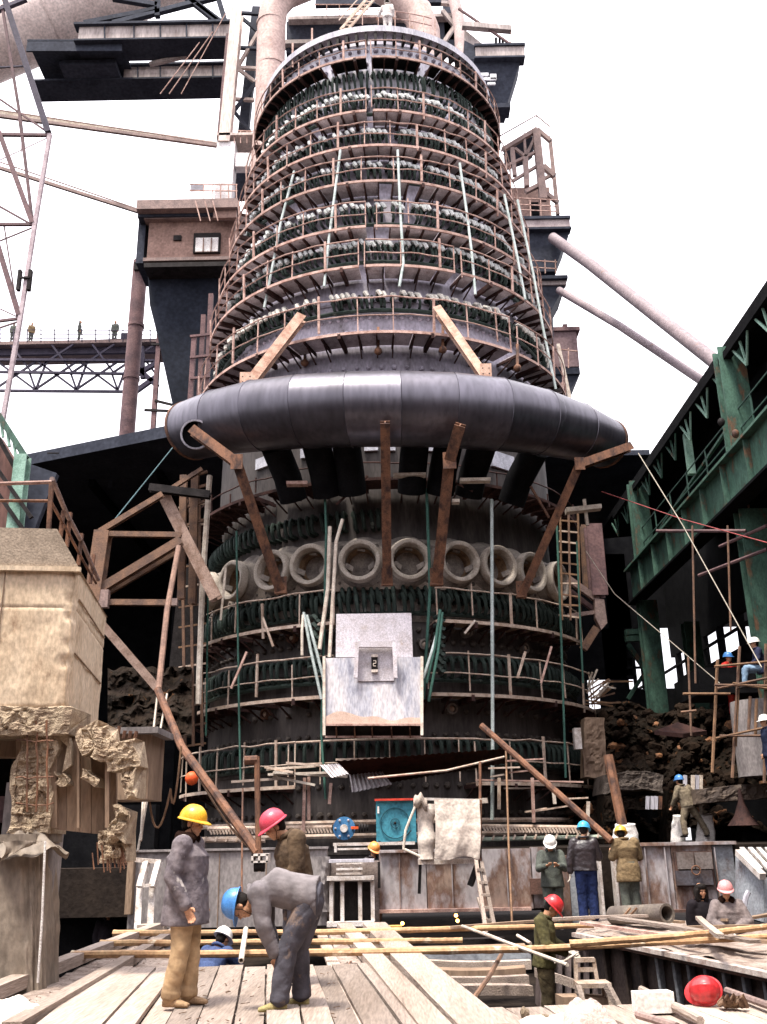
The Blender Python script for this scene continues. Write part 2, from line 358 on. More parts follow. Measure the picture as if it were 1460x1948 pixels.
def pipes_ring(z, Rr, h, st, out, top=True, mat=pipe_m):
    body, fit = MB(), MB(); a = -94
    while a <= 94:
        if random.random() < .96:
            aa = R(a+random.uniform(-.35, .35)); m = Matrix.Rotation(aa, 4, 'Z'); jz = random.uniform(-.03, .03)
            l = loop(Rr, h, out, .05, random.choice((.0, .08, .12)), 5); body.add([C+m @ p+V((0, 0, z+jz)) for p in l.v], l.f)
            if random.random() < .16: a += st; continue
            e = elbow(Rr, h+.1+random.uniform(-.04, .05), out*random.uniform(.85, 1.2), .074, 6); fit.add([C+m @ p+V((0, 0, z+jz)) for p in e.v], e.f)
        a += st + (1.0 if random.random() < .07 else 0)
    o = body.build('cooling_pipe_row', mat, fur, True); o['kind'] = 'stuff'
    if top:
        o = fit.build('pipe_fitting_row', pipel_m if z > 18 and z < 19 else M('grey_pipe_fitting', (.58, .59, .58), (.36, .38, .37), sc_=3), fur, True); o['kind'] = 'stuff'
for z, Rr, st in ((27.4, 4.62, 2.2), (25.65, 4.8, 2.2), (23.95, 5.07, 2.0), (21.95, 5.4, 1.9), (20.25, 5.68, 1.9)):
    pipes_ring(z, Rr, .42, st, .36)
pipes_ring(18.15, 5.9, .36, 1.8, .42)
pipes_ring(28.35, 4.55, .75, 2.3, .32, top=False)
# header rings (ring mains) behind the loops
for z, Rr in ((27.1, 4.85), (25.4, 5.05), (23.7, 5.35), (21.7, 5.65), (20.0, 5.95), (18.0, 6.2), (7.8, 6.35), (5.85, 6.4), (3.5, 6.4), (2.0, 6.4), (1.65, 6.55)):
    pts = [C+V((Rr*sin(R(a)), -Rr*cos(R(a)), z)) for a in range(-90, 91, 5)]
    MB().tube(pts, .07, 6).build('ring_main', pipe_m if z > 3 else railp, fur, True)
# tuyeres
TA = [-68, -52.5, -39.5, -27.5, -8.6-.0, 4.0+2.3, 21.0+0, 34.5, 47.5, 61.5]
TPX = [440, 515, 588, 683, 778, 873, 948, 1010]
def ang_for(px, py, r):
    best = None
    for i in range(-800, 801):
        aa = R(i/10); p = C+V((r*sin(aa), -r*cos(aa), 9.3)); dep = p.y*cos(PITCH)+(p.z-CH)*sin(PITCH); x = 730+FPX*p.x/dep
        if best is None or abs(x-px) < best[0]: best = (abs(x-px), i/10)
    return best[1]
tang = [ang_for(x, 0, 6.75) for x in TPX]; tang = [tang[0]-14]+tang+[tang[-1]+13]
dark_in = M('tuyere_throat_rust', (.26, .17, .10), (.10, .06, .04), sc_=4)
t_ring = MB()
t_ring.lathe([(.46, .12), (.50, -.02), (.53, -.04), (.61, -.04), (.64, .0), (.65, .20), (.58, .24), (.56, .32), (.56, .95), (.46, .95), (.46, .12)], 36)
def toloc(mb, Rr, z, depth):     # lathe axis z -> pointing outwards (-y) at angle 0
    return [V((p.x, -Rr+p.z-depth, p.y+z)) for p in mb.v]
tm = MB().add(toloc(t_ring, 6.2, 0, .62), t_ring.f).mesh('flange_ring', M('rim_metal', (.44, .385, .33), (.28, .24, .20), sc_=3, bump=.3), True)
nb = MB().lathe([(.43, .25), (.36, .9), (.30, 1.2), (.02, 1.25)], 24); nbm = MB().add(toloc(nb, 6.2, 0, .62), nb.f).mesh('inner_nozzle', dark_in, True)
lugs = [MB().bar(p, q, .09, w).mesh('holding_lug', band_m) for p, q, w in (((-.44, -6.72, -.12), (-.26, -6.55, -.2), .16), ((.44, -6.72, -.12), (.26, -6.55, -.2), .16), ((-.1, -6.5, .42), (.12, -6.5, .38), .08))]
boss = MB().lathe([(.60, .3), (.78, .62), (.95, .8)], 24); bossm = MB().add(toloc(boss, 6.2, 0, .62), boss.f).mesh('boss_collar', band_m, True)
for i, a in enumerate(tang):
    t_ = bpy.data.objects.new('tuyere_opening', tm); COL.objects.link(t_); t_.parent = fur; t_.location = (0, 0, 9.32); t_.rotation_euler.z = R(a)
    for me, nm in [(nbm, 'inner_nozzle'), (bossm, 'boss_collar')]+[(l_, 'holding_lug') for l_ in lugs]: inst(me, nm, t_)
# grey cast band between the tuyere mouths
fl = M('tuyere_wedge', (.36, .30, .25), (.2, .165, .14), sc_=3, bump=.6)
for i in range(len(tang)-1):
    a = R((tang[i]+tang[i+1])/2); o = V((sin(a), -cos(a), 0)); t = V((cos(a), sin(a), 0)); p = C+o*6.17+V((0, 0, 9.0)); w = R(tang[i+1]-tang[i])*6.2*.5
    MB().prism([p-t*w*.9+V((0, 0, -.45)), p+t*w*.9+V((0, 0, -.45)), p+t*w*.25+V((0, 0, .3)), p-t*w*.25+V((0, 0, .3))], o*.12).build('wedge_plate', fl, fur)
# pale grey plates and dark stubs seen under the bustle main
gap_m = M('pale_grey_plate', (.5, .5, .55), (.32, .32, .36), sc_=4)
for x0, x1, ya, yb in ((483, 512, 872, 892), (570, 632, 852, 872), (695, 722, 845, 860), (742, 756, 845, 860), (820, 834, 847, 862), (864, 882, 849, 866), (943, 986, 862, 892)):
    a = (R(ang_for(x0, 0, 6.02)), R(ang_for(x1, 0, 6.02))); 
    pp = [C+V((6.02*sin(q), -6.02*cos(q), z)) for q, z in ((a[0], 0), (a[1], 0), (a[1], 0), (a[0], 0))]
    zt = at(700, ya, pp[0].y).z; zb = at(700, yb, pp[0].y).z
    for j, z in enumerate((zb, zb, zt, zt)): pp[j].z = z
    am = sum(a)/2; MB().prism(pp, V((sin(am), -cos(am), 0))*.12).build('pale_shell_plate', gap_m, fur)
# ------------------------------------------------------------ ring walkways
def walkway(z, Ro, Ri, ranges, label, group='ring walkways round the furnace', rail=1.0, mid=True, st=5.0, rmat=rustrail, missing=.06, postst=2, dmat=panelm):
    w = thing('ring_walkway', label, 'walkway', (AX, D, z), group)
    pan = MB().lathe([(Ri+.05, 0), (Ro-.04, 0), (Ro-.04, .035), (Ri+.05, .035), (Ri+.05, 0)], 2, R(-st/2+.12), R(st/2-.12)).add([], [])
    q = [(Ri+.05), (Ro-.04)]; c1 = []
    for a in (R(-st/2+.12), R(st/2-.12)): c1.append([V((r*sin(a), -r*cos(a), zz)) for r, zz in ((q[0], 0), (q[1], 0), (q[1], .035), (q[0], .035))])
    for c_ in c1: pan.add(c_, [(0, 1, 2, 3)])
    pm = pan.mesh('deck_plate', dmat)
    br = MB().bar((0, -Ri, -.06), (0, -Ro+.03, -.06), .05, .1).bar((0, -Ri, -.42), (0, -Ro+.28, -.12), .04, .04).mesh('bracket', drust)
    br2 = MB().bar((0, -Ri, -.1), (0, -Ro-.02, -.08), .1, .17).mesh('bracket', drust)
    post = MB().bar((0, -Ro+.02, 0), (0, -Ro+.02, rail), .035, .035).mesh('railing_post', rmat)
    post2 = MB().bar((0, -Ro+.02, -.05), (0, -Ro-.02, rail+.05), .075, .05).mesh('railing_post', rmat)
    for (a0, a1) in ranges:
        n = max(1, round((a1-a0)/st)); stt = (a1-a0)/n
        for i in range(n):
            a = a0+(i+.5)*stt
            if random.random() > missing: inst(pm, 'deck_plate', w, (0, 0, random.uniform(-.015, .012)), R(a), rot=(0, random.uniform(-.01, .01), R(a)))
            inst(br2 if i % 5 == 2 else br, 'bracket', w, (0, 0, 0), R(a0+i*stt+random.uniform(-.3, .3)))
            if i % postst == 0:
                inst(post2 if i % 6 == 4 else post, 'railing_post', w, (0, 0, 0), R(a0+i*stt+random.uniform(-.8, .8)), rot=(random.uniform(-.03, .03), random.uniform(-.015, .015), R(a0+i*stt+random.uniform(-.8, .8))))
        inst(post, 'railing_post', w, (0, 0, 0), R(a1-.1))
        m = int((a1-a0)/2.5)
        def arc(r, zz, am): return [C+V((r*sin(R(a0+(a1-a0)*i/m)), -r*cos(R(a0+(a1-a0)*i/m)), z+zz+am*noise.noise(V((a0+i*.4, zz*5, z))))) for i in range(m+1)]
        MB().tube(arc(Ro, rail, .06), .024, 5).build('top_rail', rmat, w)
        if mid: MB().tube(arc(Ro, rail*.5, .05), .02, 5).build('mid_rail', rmat, w)
        MB().lathe([(Ro-.03, -.05), (Ro+.015, -.05), (Ro+.015, .045), (Ro-.03, .045), (Ro-.03, -.05)], m, R(a0), R(a1), c=C+V((0, 0, z))).build('edge_beam', rmat, w)
    return w
names = ['topmost', 'second from the top', 'third from the top', 'fourth from the top', 'fifth from the top', 'sixth from the top', 'lowest, just above the bent main']
for i, (z, Ro, Ri) in enumerate(WZ):
    rg = [(-95, -4), (-1.5, 95)] if i in (0, 1, 4) else [(-95, 95)]
    if i == 5: rg = [(-95, -6), (-4, 22), (24, 95)]
    if i == 6: rg = [(-95, 38), (40, 95)]
    walkway(z, Ro, Ri, rg, 'rusty railed walkway round the furnace shaft, ' + names[i], rail=(.8 if i == 0 else 1.0) if i < 6 else 1.25, dmat=black_m if i == 0 else panelm)
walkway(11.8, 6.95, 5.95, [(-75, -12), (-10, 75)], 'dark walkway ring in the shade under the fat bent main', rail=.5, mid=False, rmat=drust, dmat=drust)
def am(px): return ang_for(px, 0, 7.0)
woodd = M('wooden_deck', (.30, .22, .16), (.15, .10, .08), sc_=4)
walkway(7.45, 7.0, 6.15, [(-80, -12.5)], 'left walkway with pale rails just below the row of round openings', rail=.95, rmat=railp, mid=False, dmat=woodd, postst=2)
walkway(7.45, 7.0, 6.15, [(11.5, 66)], 'right walkway with pale rails just below the row of round openings', rail=.95, rmat=railp, mid=False, dmat=woodd)
walkway(5.35, 7.05, 6.15, [(-82, -12.5)], 'left walkway beside the pale steel box, level with its lower plate', rail=1.15, rmat=railp, dmat=woodd)
walkway(5.35, 7.05, 6.15, [(9.5, 80)], 'right walkway beside the pale steel box, level with its lower plate', rail=1.15, rmat=railp, dmat=woodd)
walkway(2.95, 7.0, 6.15, [(-75, -22), (20, 70)], 'lowest railed walkway ring, above the blue cabinet and pale cloth', rail=1.2, rmat=railp, dmat=woodd, mid=True)
w_ = thing('curved_handrail', 'pale curved handrail under the steel box, in front of the lowest pipe loops', 'handrail', (AX, D, 3.3))
MB().tube([C+V((6.95*sin(R(a)), -6.95*cos(R(a)), 4.15)) for a in range(-24, 23, 3)], .03, 5).build('top_rail', railp, w_)
MB().tube([C+V((6.95*sin(R(a)), -6.95*cos(R(a)), 3.55)) for a in range(-24, 23, 3)], .025, 5).build('mid_rail', railp, w_)
for a in range(-24, 24, 8): MB().bar(C+V((6.95*sin(R(a)), -6.95*cos(R(a)), 3.0)), C+V((6.95*sin(R(a)), -6.95*cos(R(a)), 4.15)), .035).build('railing_post', railp, w_)
# ------------------------------------------------------------ bustle main
BX, Rb, rb, zb_ = .42, 9.0, 1.08, 13.12
def dzl(aa): return .62*max(0, -sin(aa)/.7)**1.5
bus = thing('bustle_main', 'fat grey bent steel air main curving round the front of the furnace', 'pipe', (BX, D, zb_))
BC = V((BX, D, zb_)); A0, A1, NS = -45.0, 46.5, 10
def rbf(aa):
    t = (aa-R(A0))/R(A1-A0); return 1.08-(.14*(.22-t)/.22 if t < .22 else 0)-(.30*(t-.68)/.32 if t > .68 else 0)
for i in range(NS):
    a, b2 = R(A0+(A1-A0)*i/NS), R(A0+(A1-A0)*(i+1)/NS); mb = MB(); n = 40; vs_ = []
    for aa, ex in ((a, .0), (b2, .0)):
        rb = rbf(aa)
        for k_ in range(n):
            t = 2*pi*k_/n; rr = Rb+rb*cos(t); vs_.append(BC+V((rr*sin(aa), -rr*cos(aa), dzl(aa)+rb*sin(t))))
    mb.add(vs_, [(k_, (k_+1) % n, n+(k_+1) % n, n+k_) for k_ in range(n)])
    o = mb.build('main_segment', bust_m, bus, True)
    if i:
        w = MB(); vs_ = []; rb = rbf(a)
        for k_ in range(n):
            t = 2*pi*k_/n
            for dr, da in ((rb+.002, -.0012), (rb+.022, 0), (rb+.002, .0012)):
                rr = Rb+dr*cos(t); vs_.append(BC+V((rr*sin(a+da), -rr*cos(a+da), dzl(a)+dr*sin(t))))
        w.add(vs_, [(k_*3+q, ((k_+1) % n)*3+q, ((k_+1) % n)*3+q+1, k_*3+q+1) for k_ in range(n) for q in (0, 1)]); w.build('weld_seam', bust_m, bus, True)
for aa in (R(A0), R(A1)):
    rb = rbf(aa); o = V((sin(aa), -cos(aa), 0)); t = V((cos(aa), sin(aa), 0)); p = BC+o*Rb+V((0, 0, dzl(aa)))
    MB().pipe(p-t*.06, p+t*.06, rb+.015, rb-.06, 36).build('end_flange', rust, bus, True)
    MB().tube([p-t*.03, p+t*.03], rb-.08, 30).build('end_blank', black_m, bus)
# inward stubs (downlegs)
for px in (540, 612, 665, 790, 850, 910, 1000):
    a = R(ang_for(px, 0, 7.6)); o = V((sin(a), -cos(a), 0)); 
    MB().tube([C+o*8.3+V((0, 0, 12.6)), C+o*7.5+V((0, 0, 11.9)), C+o*7.1+V((0, 0, 11.3))], .42, 16).build('branch_stub', black_m, bus, True)
# round side nozzle on the left
MB().pipe(at(374, 828, 26.6), at(372, 826, 25.95), .44, .39, 24).build('side_nozzle', pale_m, bus, True)
MB().tube([at(374, 828, 26.5), at(372, 826, 26.1)], .38, 24).build('side_nozzle_plug', black_m, bus)
# hanger beams
def strut(label, pts, w=.34, h=.34, t=.03, mat=rust, name='support_beam', group='rusty beams bracing the fat bent main', up=(0, -1, 0)):
    r_ = thing(name, label, 'beam', pts[-1], group)
    for i_, (p, q) in enumerate(zip(pts, pts[1:])):
        MB().ibeam(p, q, w, h, t, up).build('beam_length', mat, r_)
        if i_: MB().box(V(p)-V((0, w*.55, 0)), (w*1.2, .03, w*1.6)).build('splice_plate', mat, r_)
    gb_ = MB()
    for dx_ in (-.35, .35):
        for dz_ in (.12, .3): gb_.ball(V(pts[-1])+V((dx_*w, -w*.55, dz_)), .025, 6, 4)
    gb_.build('plate_bolts', dsteel, r_)['kind'] = 'stuff'
    MB().box(V(pts[-1])+V((0, -w*.53, .2)), (w*1.25, .03, .5)).build('gusset_plate', mat, r_)
    MB().box(V(pts[-1]), (w*1.3, .06, .1)).build('foot_plate', mat, r_)
    return r_
strut('vertical rusty beam nearest the middle under the bent main', [at(733, 803, 23.8), at(737, 1112, 26.9)], .26, .26)
strut('thick slanting rusty beam just right of the vertical one', [at(876, 808, 23.9), at(855, 880, 24.6), at(831, 1112, 26.7)], .30, .30)
strut('long rusty beam bending down from the left nozzle to the walkway', [at(366, 818, 25.6), at(452, 882, 25.4), at(535, 1128, 27.2)], .28, .28)
strut('rusty beam bending down from the right tip of the bent main', [at(1200, 850, 26.6), at(1102, 885, 26.0), at(992, 1135, 28.0)], .24, .24)
strut('pale rusty brace leaning left above the bent main', [at(574, 603, 27.4), at(470, 738, 26.6)], .32, .3, mat=M('pale_rust', (.50, .33, .25), (.30, .16, .11), sc_=3), group='braces above the fat bent main')
strut('rusty brace leaning right above the bent main', [at(832, 588, 27.2), at(925, 722, 25.5)], .26, .26, mat=_M['pale_rust'], group='braces above the fat bent main')
# small fittings on the throat shell above main
for px, py in ((580, 690), (720, 668), (843, 665), (985, 700)):
    Y = 27.7 if 600 < px < 900 else 28.6
    mb = MB().bar(at(px, py-45, Y), at(px, py, Y-.2), .08).ball(at(px, py, Y-.2), .13); single(mb, 'hanging_bracket', rust, {580: 'left', 720: 'middle', 843: 'right of middle', 985: 'far right'}[px]+' small rusty bracket hanging above the fat bent main', 'bracket', 'small brackets above the bent main')
# ------------------------------------------------------------ hoses and poles hanging on the furnace
def cable(label, pts, r, mat, cat='hose', name='hanging_hose', group=None, sag=0):
    pp = []
    for p, q in zip(pts, pts[1:]): pp += curve_pts(p, q, sag, 8)[(1 if pp else 0):]
    return single(MB().tube(pp, r, 6), name, mat, label, cat, group, True)
gh = 'green hoses hanging down the furnace front'
cable('green hose hanging left of the twin pale poles', [at(618, 935, 27), at(621, 1010, 26.9), at(612, 1400, 26.7), at(620, 1520, 26.5)], .035, ropeg, group=gh)
cable('long green hose hanging right of the pale steel box', [at(812, 930, 27), at(819, 1120, 26.9), at(806, 1330, 26.8)], .045, ropeg, group=gh)
cable('straight pale hose crossing the fourth opening from the right', [at(936, 950, 27), at(938, 1400, 26.6), at(937, 1560, 26.6)], .05, ropew, group=gh)
cable('thin green hose near the left pipe loops', [at(450, 1010, 28), at(455, 1360, 27.6), at(458, 1490, 27.4)], .03, ropeg, group=gh)
cable('far left thin green hose beside the furnace', [at(396, 1120, 29), at(392, 1400, 29)], .03, ropeg, group=gh)
cable('green hose on the right under the bent main end', [at(1060, 1000, 29), at(1068, 1200, 29), at(1077, 1480, 28.6)], .035, ropeg, group=gh)
cable('rightmost green hose beside the rusty tower leg', [at(1098, 1030, 29), at(1103, 1150, 29), at(1110, 1300, 29)], .03, ropeg, group=gh)
cable('left pale pole of the pair rising beside the steel box', [at(628, 1002, 26.3), at(624, 1120, 26.2), at(608, 1235, 26.0)], .055, polew, 'pole', 'upright_pole')
cable('right pale pole of the pair, hooked at its top', [at(652, 988, 26.3), at(640, 1030, 26.2), at(627, 1250, 26.0)], .05, polew, 'pole', 'upright_pole')
cable('long white pole hanging left of the furnace', [at(399, 905, 27.5), at(385, 1120, 27.3), at(377, 1340, 27.1)], .085, polew, 'pole', 'long_pole')
for k_, (x0, y0, x1, y1, x2, y2, m_) in enumerate(((578, 1165, 592, 1240, 612, 1330, ropew), (584, 1170, 600, 1230, 618, 1300, ropew), (577, 1170, 575, 1200, 575, 1247, polew), (838, 1160, 828, 1230, 812, 1300, ropeg), (842, 1165, 834, 1240, 816, 1335, ropeg), (836, 1190, 822, 1240, 806, 1290, ropew))):
    cable(['outer pale hose drooping left of the steel box', 'inner pale hose drooping left of the steel box', 'short pale pole at the end of the left rail', 'inner green hose drooping right of the steel box', 'outer green hose drooping right of the steel box', 'short pale hose right of the steel box'][k_],
          [at(x0, y0, 26.0), at(x1, y1, 25.9), at(x2, y2, 25.9)], .04, m_, group='hoses beside the pale steel box')
# pale vertical hoses on the shaft
for k_, pts in enumerate((((560, 325), (535, 420), (520, 500), (503, 585)), ((648, 285), (637, 370), (626, 455), (617, 545)), ((757, 285), (762, 400), (768, 500), (760, 545)), ((875, 310), (888, 400), (898, 480), (905, 560)), ((960, 370), (985, 490), (1000, 570)), ((985, 380), (1015, 520), (1033, 620), (1058, 740)), ((440, 500), (425, 600), (430, 560)))):
    if k_ == 6: continue
    zz = []
    for (px, py) in pts:
        Rr = 5.3+(py-110)/560*1.75; 
        th = math.asin(max(-1, min(1, (px-733)/ (FPX*Rr/ (33*1.2))*.9))); Yp = D-Rr*cos(th)*1.02
        zz.append(at(px, py, Yp))
    cable('pale hose down the furnace shaft, %s from the left' % ['first', 'second', 'third', 'fourth', 'fifth', 'sixth'][k_], zz, .045, ropew, group='pale hoses down the furnace shaft')
# ------------------------------------------------------------ steel box at the front
bx = thing('iron_notch_box', 'pale steel box with a dusty lower plate and a recessed notch on the furnace front', 'steel box', (-.25, 25.6, 3.9))
mb = MB(); Yb = 26.0
def P_(px, py, Y=Yb): return at(px, py, Y)
MB().prism([P_(640, 1168), P_(783, 1166), P_(786, 1250), P_(639, 1250)], (0, 1.8, 0)).build('upper_plate', M('pale_plate', (.62, .58, .62), (.5, .45, .46), sc_=3, c3=(.44, .36, .30)), bx)
ztop, zbot = P_(620, 1252, 25.4).z, P_(618, 1378, 25.4).z
MB().prism([at(620, 1252, 25.5), at(802, 1250, 25.5), at(803, 1378, 25.15), at(617, 1378, 25.15)], (0, .5, 0)).build('lower_plate', M('scuffed_plate', (.55, .51, .52), (.34, .34, .39), sc_=2.2, streak=1, lo=.36, hi=.56, c3=(.2, .2, .25)), bx)
dust = M('pink_dust', (.52, .38, .31), (.45, .32, .26), sc_=8)
mb = MB().grid(lambda u, v: at(620+180*u, 1377.5-(v*(14+7*sin(u*6)+10*noise.noise(V((u*4, 0, 0))))+0), 25.12+.0*v)+V((0, -.02*(1-v)-.004, 0)), 24, 3); mb.build('dust_heap', dust, bx)
for s_ in (-1, 1):
    x = 617 if s_ < 0 else 803
    MB().bar(at(x, 1250, 25.42), at(x, 1400, 25.05), .07, .12).build('side_edge', polew, bx)
# bottom lip with ribs
MB().prism([at(619, 1380, 25.25), at(801, 1380, 25.25), at(801, 1402, 25.5), at(619, 1402, 25.5)], (0, .3, 0)).build('bottom_lip', dsteel, bx)
MB().bar(at(617, 1379, 25.1), at(803, 1379, 25.1), .05, .05).build('lip_edge', rustrail, bx)
MB().bar(at(619, 1402, 25.4), at(801, 1402, 25.4), .05, .05).build('lip_edge', rustrail, bx)
for x in (640, 675, 708, 745, 780): MB().bar(at(x, 1382, 25.2), at(x+1, 1400, 25.4), .03, .2).build('lip_rib', rust, bx)
# hooded notch
hood = _M['pale_plate']
MB().bar(at(682, 1226, 25.2), at(748, 1226, 25.2), .12, .16).build('hood_top', hood, bx)
MB().bar(at(680, 1222, 25.2), at(677, 1290, 25.2), .10, .14).build('hood_side', hood, bx)
MB().bar(at(750, 1222, 25.2), at(753, 1290, 25.2), .10, .14).build('hood_side', hood, bx)
MB().box(at(715, 1262, 25.38), (.95, .1, .95)).build('notch_back', _M['pale_plate'], bx)
MB().box(at(713, 1262, 25.3), (.17, .06, .46)).build('number_plate', dsteel, bx)
for dz in (.2, -.2): MB().box(at(713, 1262, 25.26)+V((0, 0, dz)), (.17, .03, .07)).build('plate_clip', cloth_m, bx)
q = at(713, 1262, 25.255); dg = MB()
for (x0, z0, x1, z1) in ((-.035, .07, .035, .07), (.035, .07, .035, .0), (.035, .0, -.035, -.0), (-.035, 0, -.035, -.07), (-.035, -.07, .035, -.07)): dg.bar(q+V((x0, 0, z0)), q+V((x1, 0, z1)), .018, .018)
dg.build('digit', cloth_m, bx)
# short side pipe coils left/right of the box
for x in (598, 836):
    for n_y, y in enumerate(range(1175, 1275, 16)): single(MB().tube([at(x-8, y, 26.9), at(x, y-3, 26.4), at(x+8, y+4, 26.3), at(x+2, y+9, 26.9)], .07, 8), 'pipe_coil', pipe_m, '%s short pipe coil in the stack just %s of the pale steel box' % (['topmost', 'second', 'third', 'middle', 'fifth', 'sixth', 'lowest'][n_y], 'left' if x < 700 else 'right'), 'pipe', 'pipe coils %s of the steel box' % ('left' if x < 700 else 'right'), True)
for px, py in ((800, 1228), (556, 1215), (846, 1350), (880, 1205), (510, 1360), (985, 1235)):
    a = R(ang_for(px, 0, 6.2)); o = V((sin(a), -cos(a), 0)); p = C+o*6.1; p.z = at(px, py, p.y).z
    MB().pipe(p, p+o*.22, .16, .1, 14).build('shell_nozzle', rust if px < 600 else band_m, fur, True)
    MB().ball(p+o*.12, .09, 8, 6).build('shell_nozzle_plug', railp, fur, True)
# ============================================================ upper steelwork behind the furnace
TW = 'steelwork behind the furnace'
pc = thing('downcomer_pipe', 'very wide pinkish gas pipe slanting across the top left corner', 'pipe', at(140, 50, 44))
p, q = at(-40, 95, 44), at(330, -62, 44); MB().tube([p, p.lerp(q, .5), q], 1.98, 40).build('pipe_shell', pinkl, pc, True)
for t in (.35, .8):
    m_ = p.lerp(q, t); dn = (q-p).normalized(); MB().tube([m_-dn*.05, m_+dn*.05], 2.0, 40).build('weld_seam', pinkl, pc, True)
up = thing('uptake_pipe', 'upright pinkish gas uptake pipe left of the furnace top, bending right', 'pipe', at(510, 240, 38.5), 'gas uptake pipes')
pts = [at(505, 330, 38.5), at(513, 200, 38.5), at(517, 45, 38.5), at(522, 12, 38.5), at(545, -12, 38.7), at(620, -42, 39), at(700, -70, 39)]
MB().tube(pts, .72, 28).build('pipe_shell', pinkp, up, True)
for y in (45, 128): MB().tube([at(516, y, 38.5), at(516, y+3, 38.5)], .745, 28).build('pipe_flange', pinkp, up, True)
up2 = thing('uptake_pipe', 'pinkish gas uptake pipe right of the furnace top, bending left over it', 'pipe', at(812, 130, 38.5), 'gas uptake pipes')
MB().tube([at(812, 190, 38.5), at(812, 120, 38.5), at(808, 60, 38.5), at(795, 25, 38.6), at(765, 0, 38.8), at(700, -40, 39)], .78, 28).build('pipe_shell', pinkp, up2, True)
# upper left double girder deck
tg = thing('overhead_girder_deck', 'dark overhead deck of two long plate girders crossing left of the furnace top', 'girder', at(240, 100, 40))
palec = M('pale_girder_web', (.42, .36, .34), (.25, .21, .2), sc_=1.2, streak=1, c3=(.16, .11, .10))
pbox(150, 45, 438, 73, 40, .12).build('web_plate', palec, tg); pbox(140, 41, 440, 45, 39.8, .6).build('top_flange', navy_m, tg)
pbox(140, 73, 440, 76, 39.7, 1.5).build('bottom_flange', navy_m, tg)
pbox(236, 122, 438, 150, 42.0, .12).build('web_plate', palec, tg); pbox(236, 119, 440, 122, 41.8, .6).build('top_flange', navy_m, tg)
pbox(60, 150, 440, 153, 41.9, 1.6).build('bottom_flange', navy_m, tg)
a = at(52, 85, 40); 
MB().prism([at(52, 74, 40), at(232, 74, 40), V((at(232, 74, 40).x, 43.4, at(232, 74, 40).z)), V((at(52, 74, 40).x, 43.4, at(52, 74, 40).z))], (0, 0, -.1)).build('deck_plate', navy_m, tg)
MB().prism([V((at(52, 74, 40).x, 40, at(60, 96, 40).z))]+[V((at(x, y, 40).x, 40, at(x, y, 40).z)) for x, y in ((232, 96), (232, 78), (52, 78))], (0, .1, 0)).build('fascia_plate', navy_m, tg)
for x in (199, 255, 305, 355, 405): MB().bar(at(x, 45, 39.95), at(x, 73, 39.95), .06, .08).build('web_stiffener', navy_m, tg)
for x in (262, 305, 360, 405): MB().bar(at(x, 122, 41.95), at(x, 150, 41.95), .06, .08).build('web_stiffener', navy_m, tg)
MB().bar(at(285, 122, 41.2), at(400, 96, 40.9), .2).build('diagonal_tie', palec, tg)
for x0, x1 in ((128, 232),): MB().box(((at(x0, 120, 42).x+at(x1, 120, 42).x)/2, 42, at(180, 106, 40.5).z), (at(x1, 120, 42).x-at(x0, 120, 42).x, 2.2, .3)).build('cross_deck', navy_m, tg)
# thin slings above-left
for x0, y0, x1, y1 in ((305, 178, 380, 80), (322, 178, 405, 60), (345, 178, 432, 20)): cable('thin wire crossing the upper left girder deck, %s' % {305: 'left', 322: 'middle', 345: 'right'}[x0], [at(x0, y0, 38.8), at(x1, y1, 38.8)], .025, rustrail, 'cable', 'hanging_wire', 'thin wires at the upper left deck')
# roof truss bits above
ut = thing('upper_truss', 'dark slanting truss at the very top left above the girder deck', 'truss', at(320, 15, 42))
for s_ in (((215, 45), (420, -8)), ((300, -5), (300, 32)), ((375, 8), (420, 42)), ((160, 45), (300, 18)), ((415, -5), (430, 45)), ((350, -10), (430, 55)), ((300, 10), (215, -4))): MB().bar(at(*s_[0], 42), at(*s_[1], 42), .28).build('truss_member', navy_m, ut)
# main tower left leg pair
tl = thing('steel_tower', 'tall pale steel tower with dark lattice just left of the furnace top', 'tower', at(440, 420, 39))
wcol = M('pale_column', (.60, .50, .45), (.42, .34, .31), sc_=1.2, streak=1, c3=(.28, .17, .13))
MB().ibeam(at(428, 275, 39), at(452, 22, 39), .55, .6, .06, (0, -1, 0)).build('column', wcol, tl)
MB().bar(at(418, 270, 39.3), at(436, 70, 39.3), .22, .5).build('column', purp, tl)
MB().prism([at(412, 270, 38.8), at(448, 268, 38.8), at(440, 382, 38.8), at(408, 382, 38.8)], (0, .8, 0)).build('column_base', M('white_column', (.72, .7, .7), (.6, .56, .55)), tl)
MB().prism([at(447, 290, 38.9), at(478, 290, 38.9), at(478, 316, 38.9), at(447, 316, 38.9)], (0, .5, 0)).build('gusset_plate', _M['white_column'], tl)
MB().bar(at(462, 268, 40.5), at(490, 18, 40.5), .5).build('column', navy_m, tl)
for (x0, y0, x1, y1) in ((456, 30, 492, 60), (492, 60, 452, 128), (452, 130, 486, 156), (486, 158, 446, 210), (446, 212, 476, 250), (440, 90, 490, 92), (440, 128, 490, 130), (438, 188, 484, 190), (436, 262, 480, 264), (448, 24, 492, 26)):
    MB().bar(at(x0, y0, 39.8), at(x1, y1, 39.8), .16).build('lattice_bar', random.choice((wcol, navy_m)), tl)
pbox(440, 310, 486, 376, 40.2, .3).build('cladding_panel', navy_m, tl)
MB().box(at(455, 275, 39.5), (2.0, 1.6, .15)).build('landing_deck', wcol, tl)
for x in (446, 458, 470, 482): MB().bar(at(x, 272, 38.8), at(x, 248, 38.8), .04).build('railing_post', rustrail, tl)
MB().bar(at(446, 248, 38.8), at(482, 249, 38.8), .04).build('top_rail', rustrail, tl)
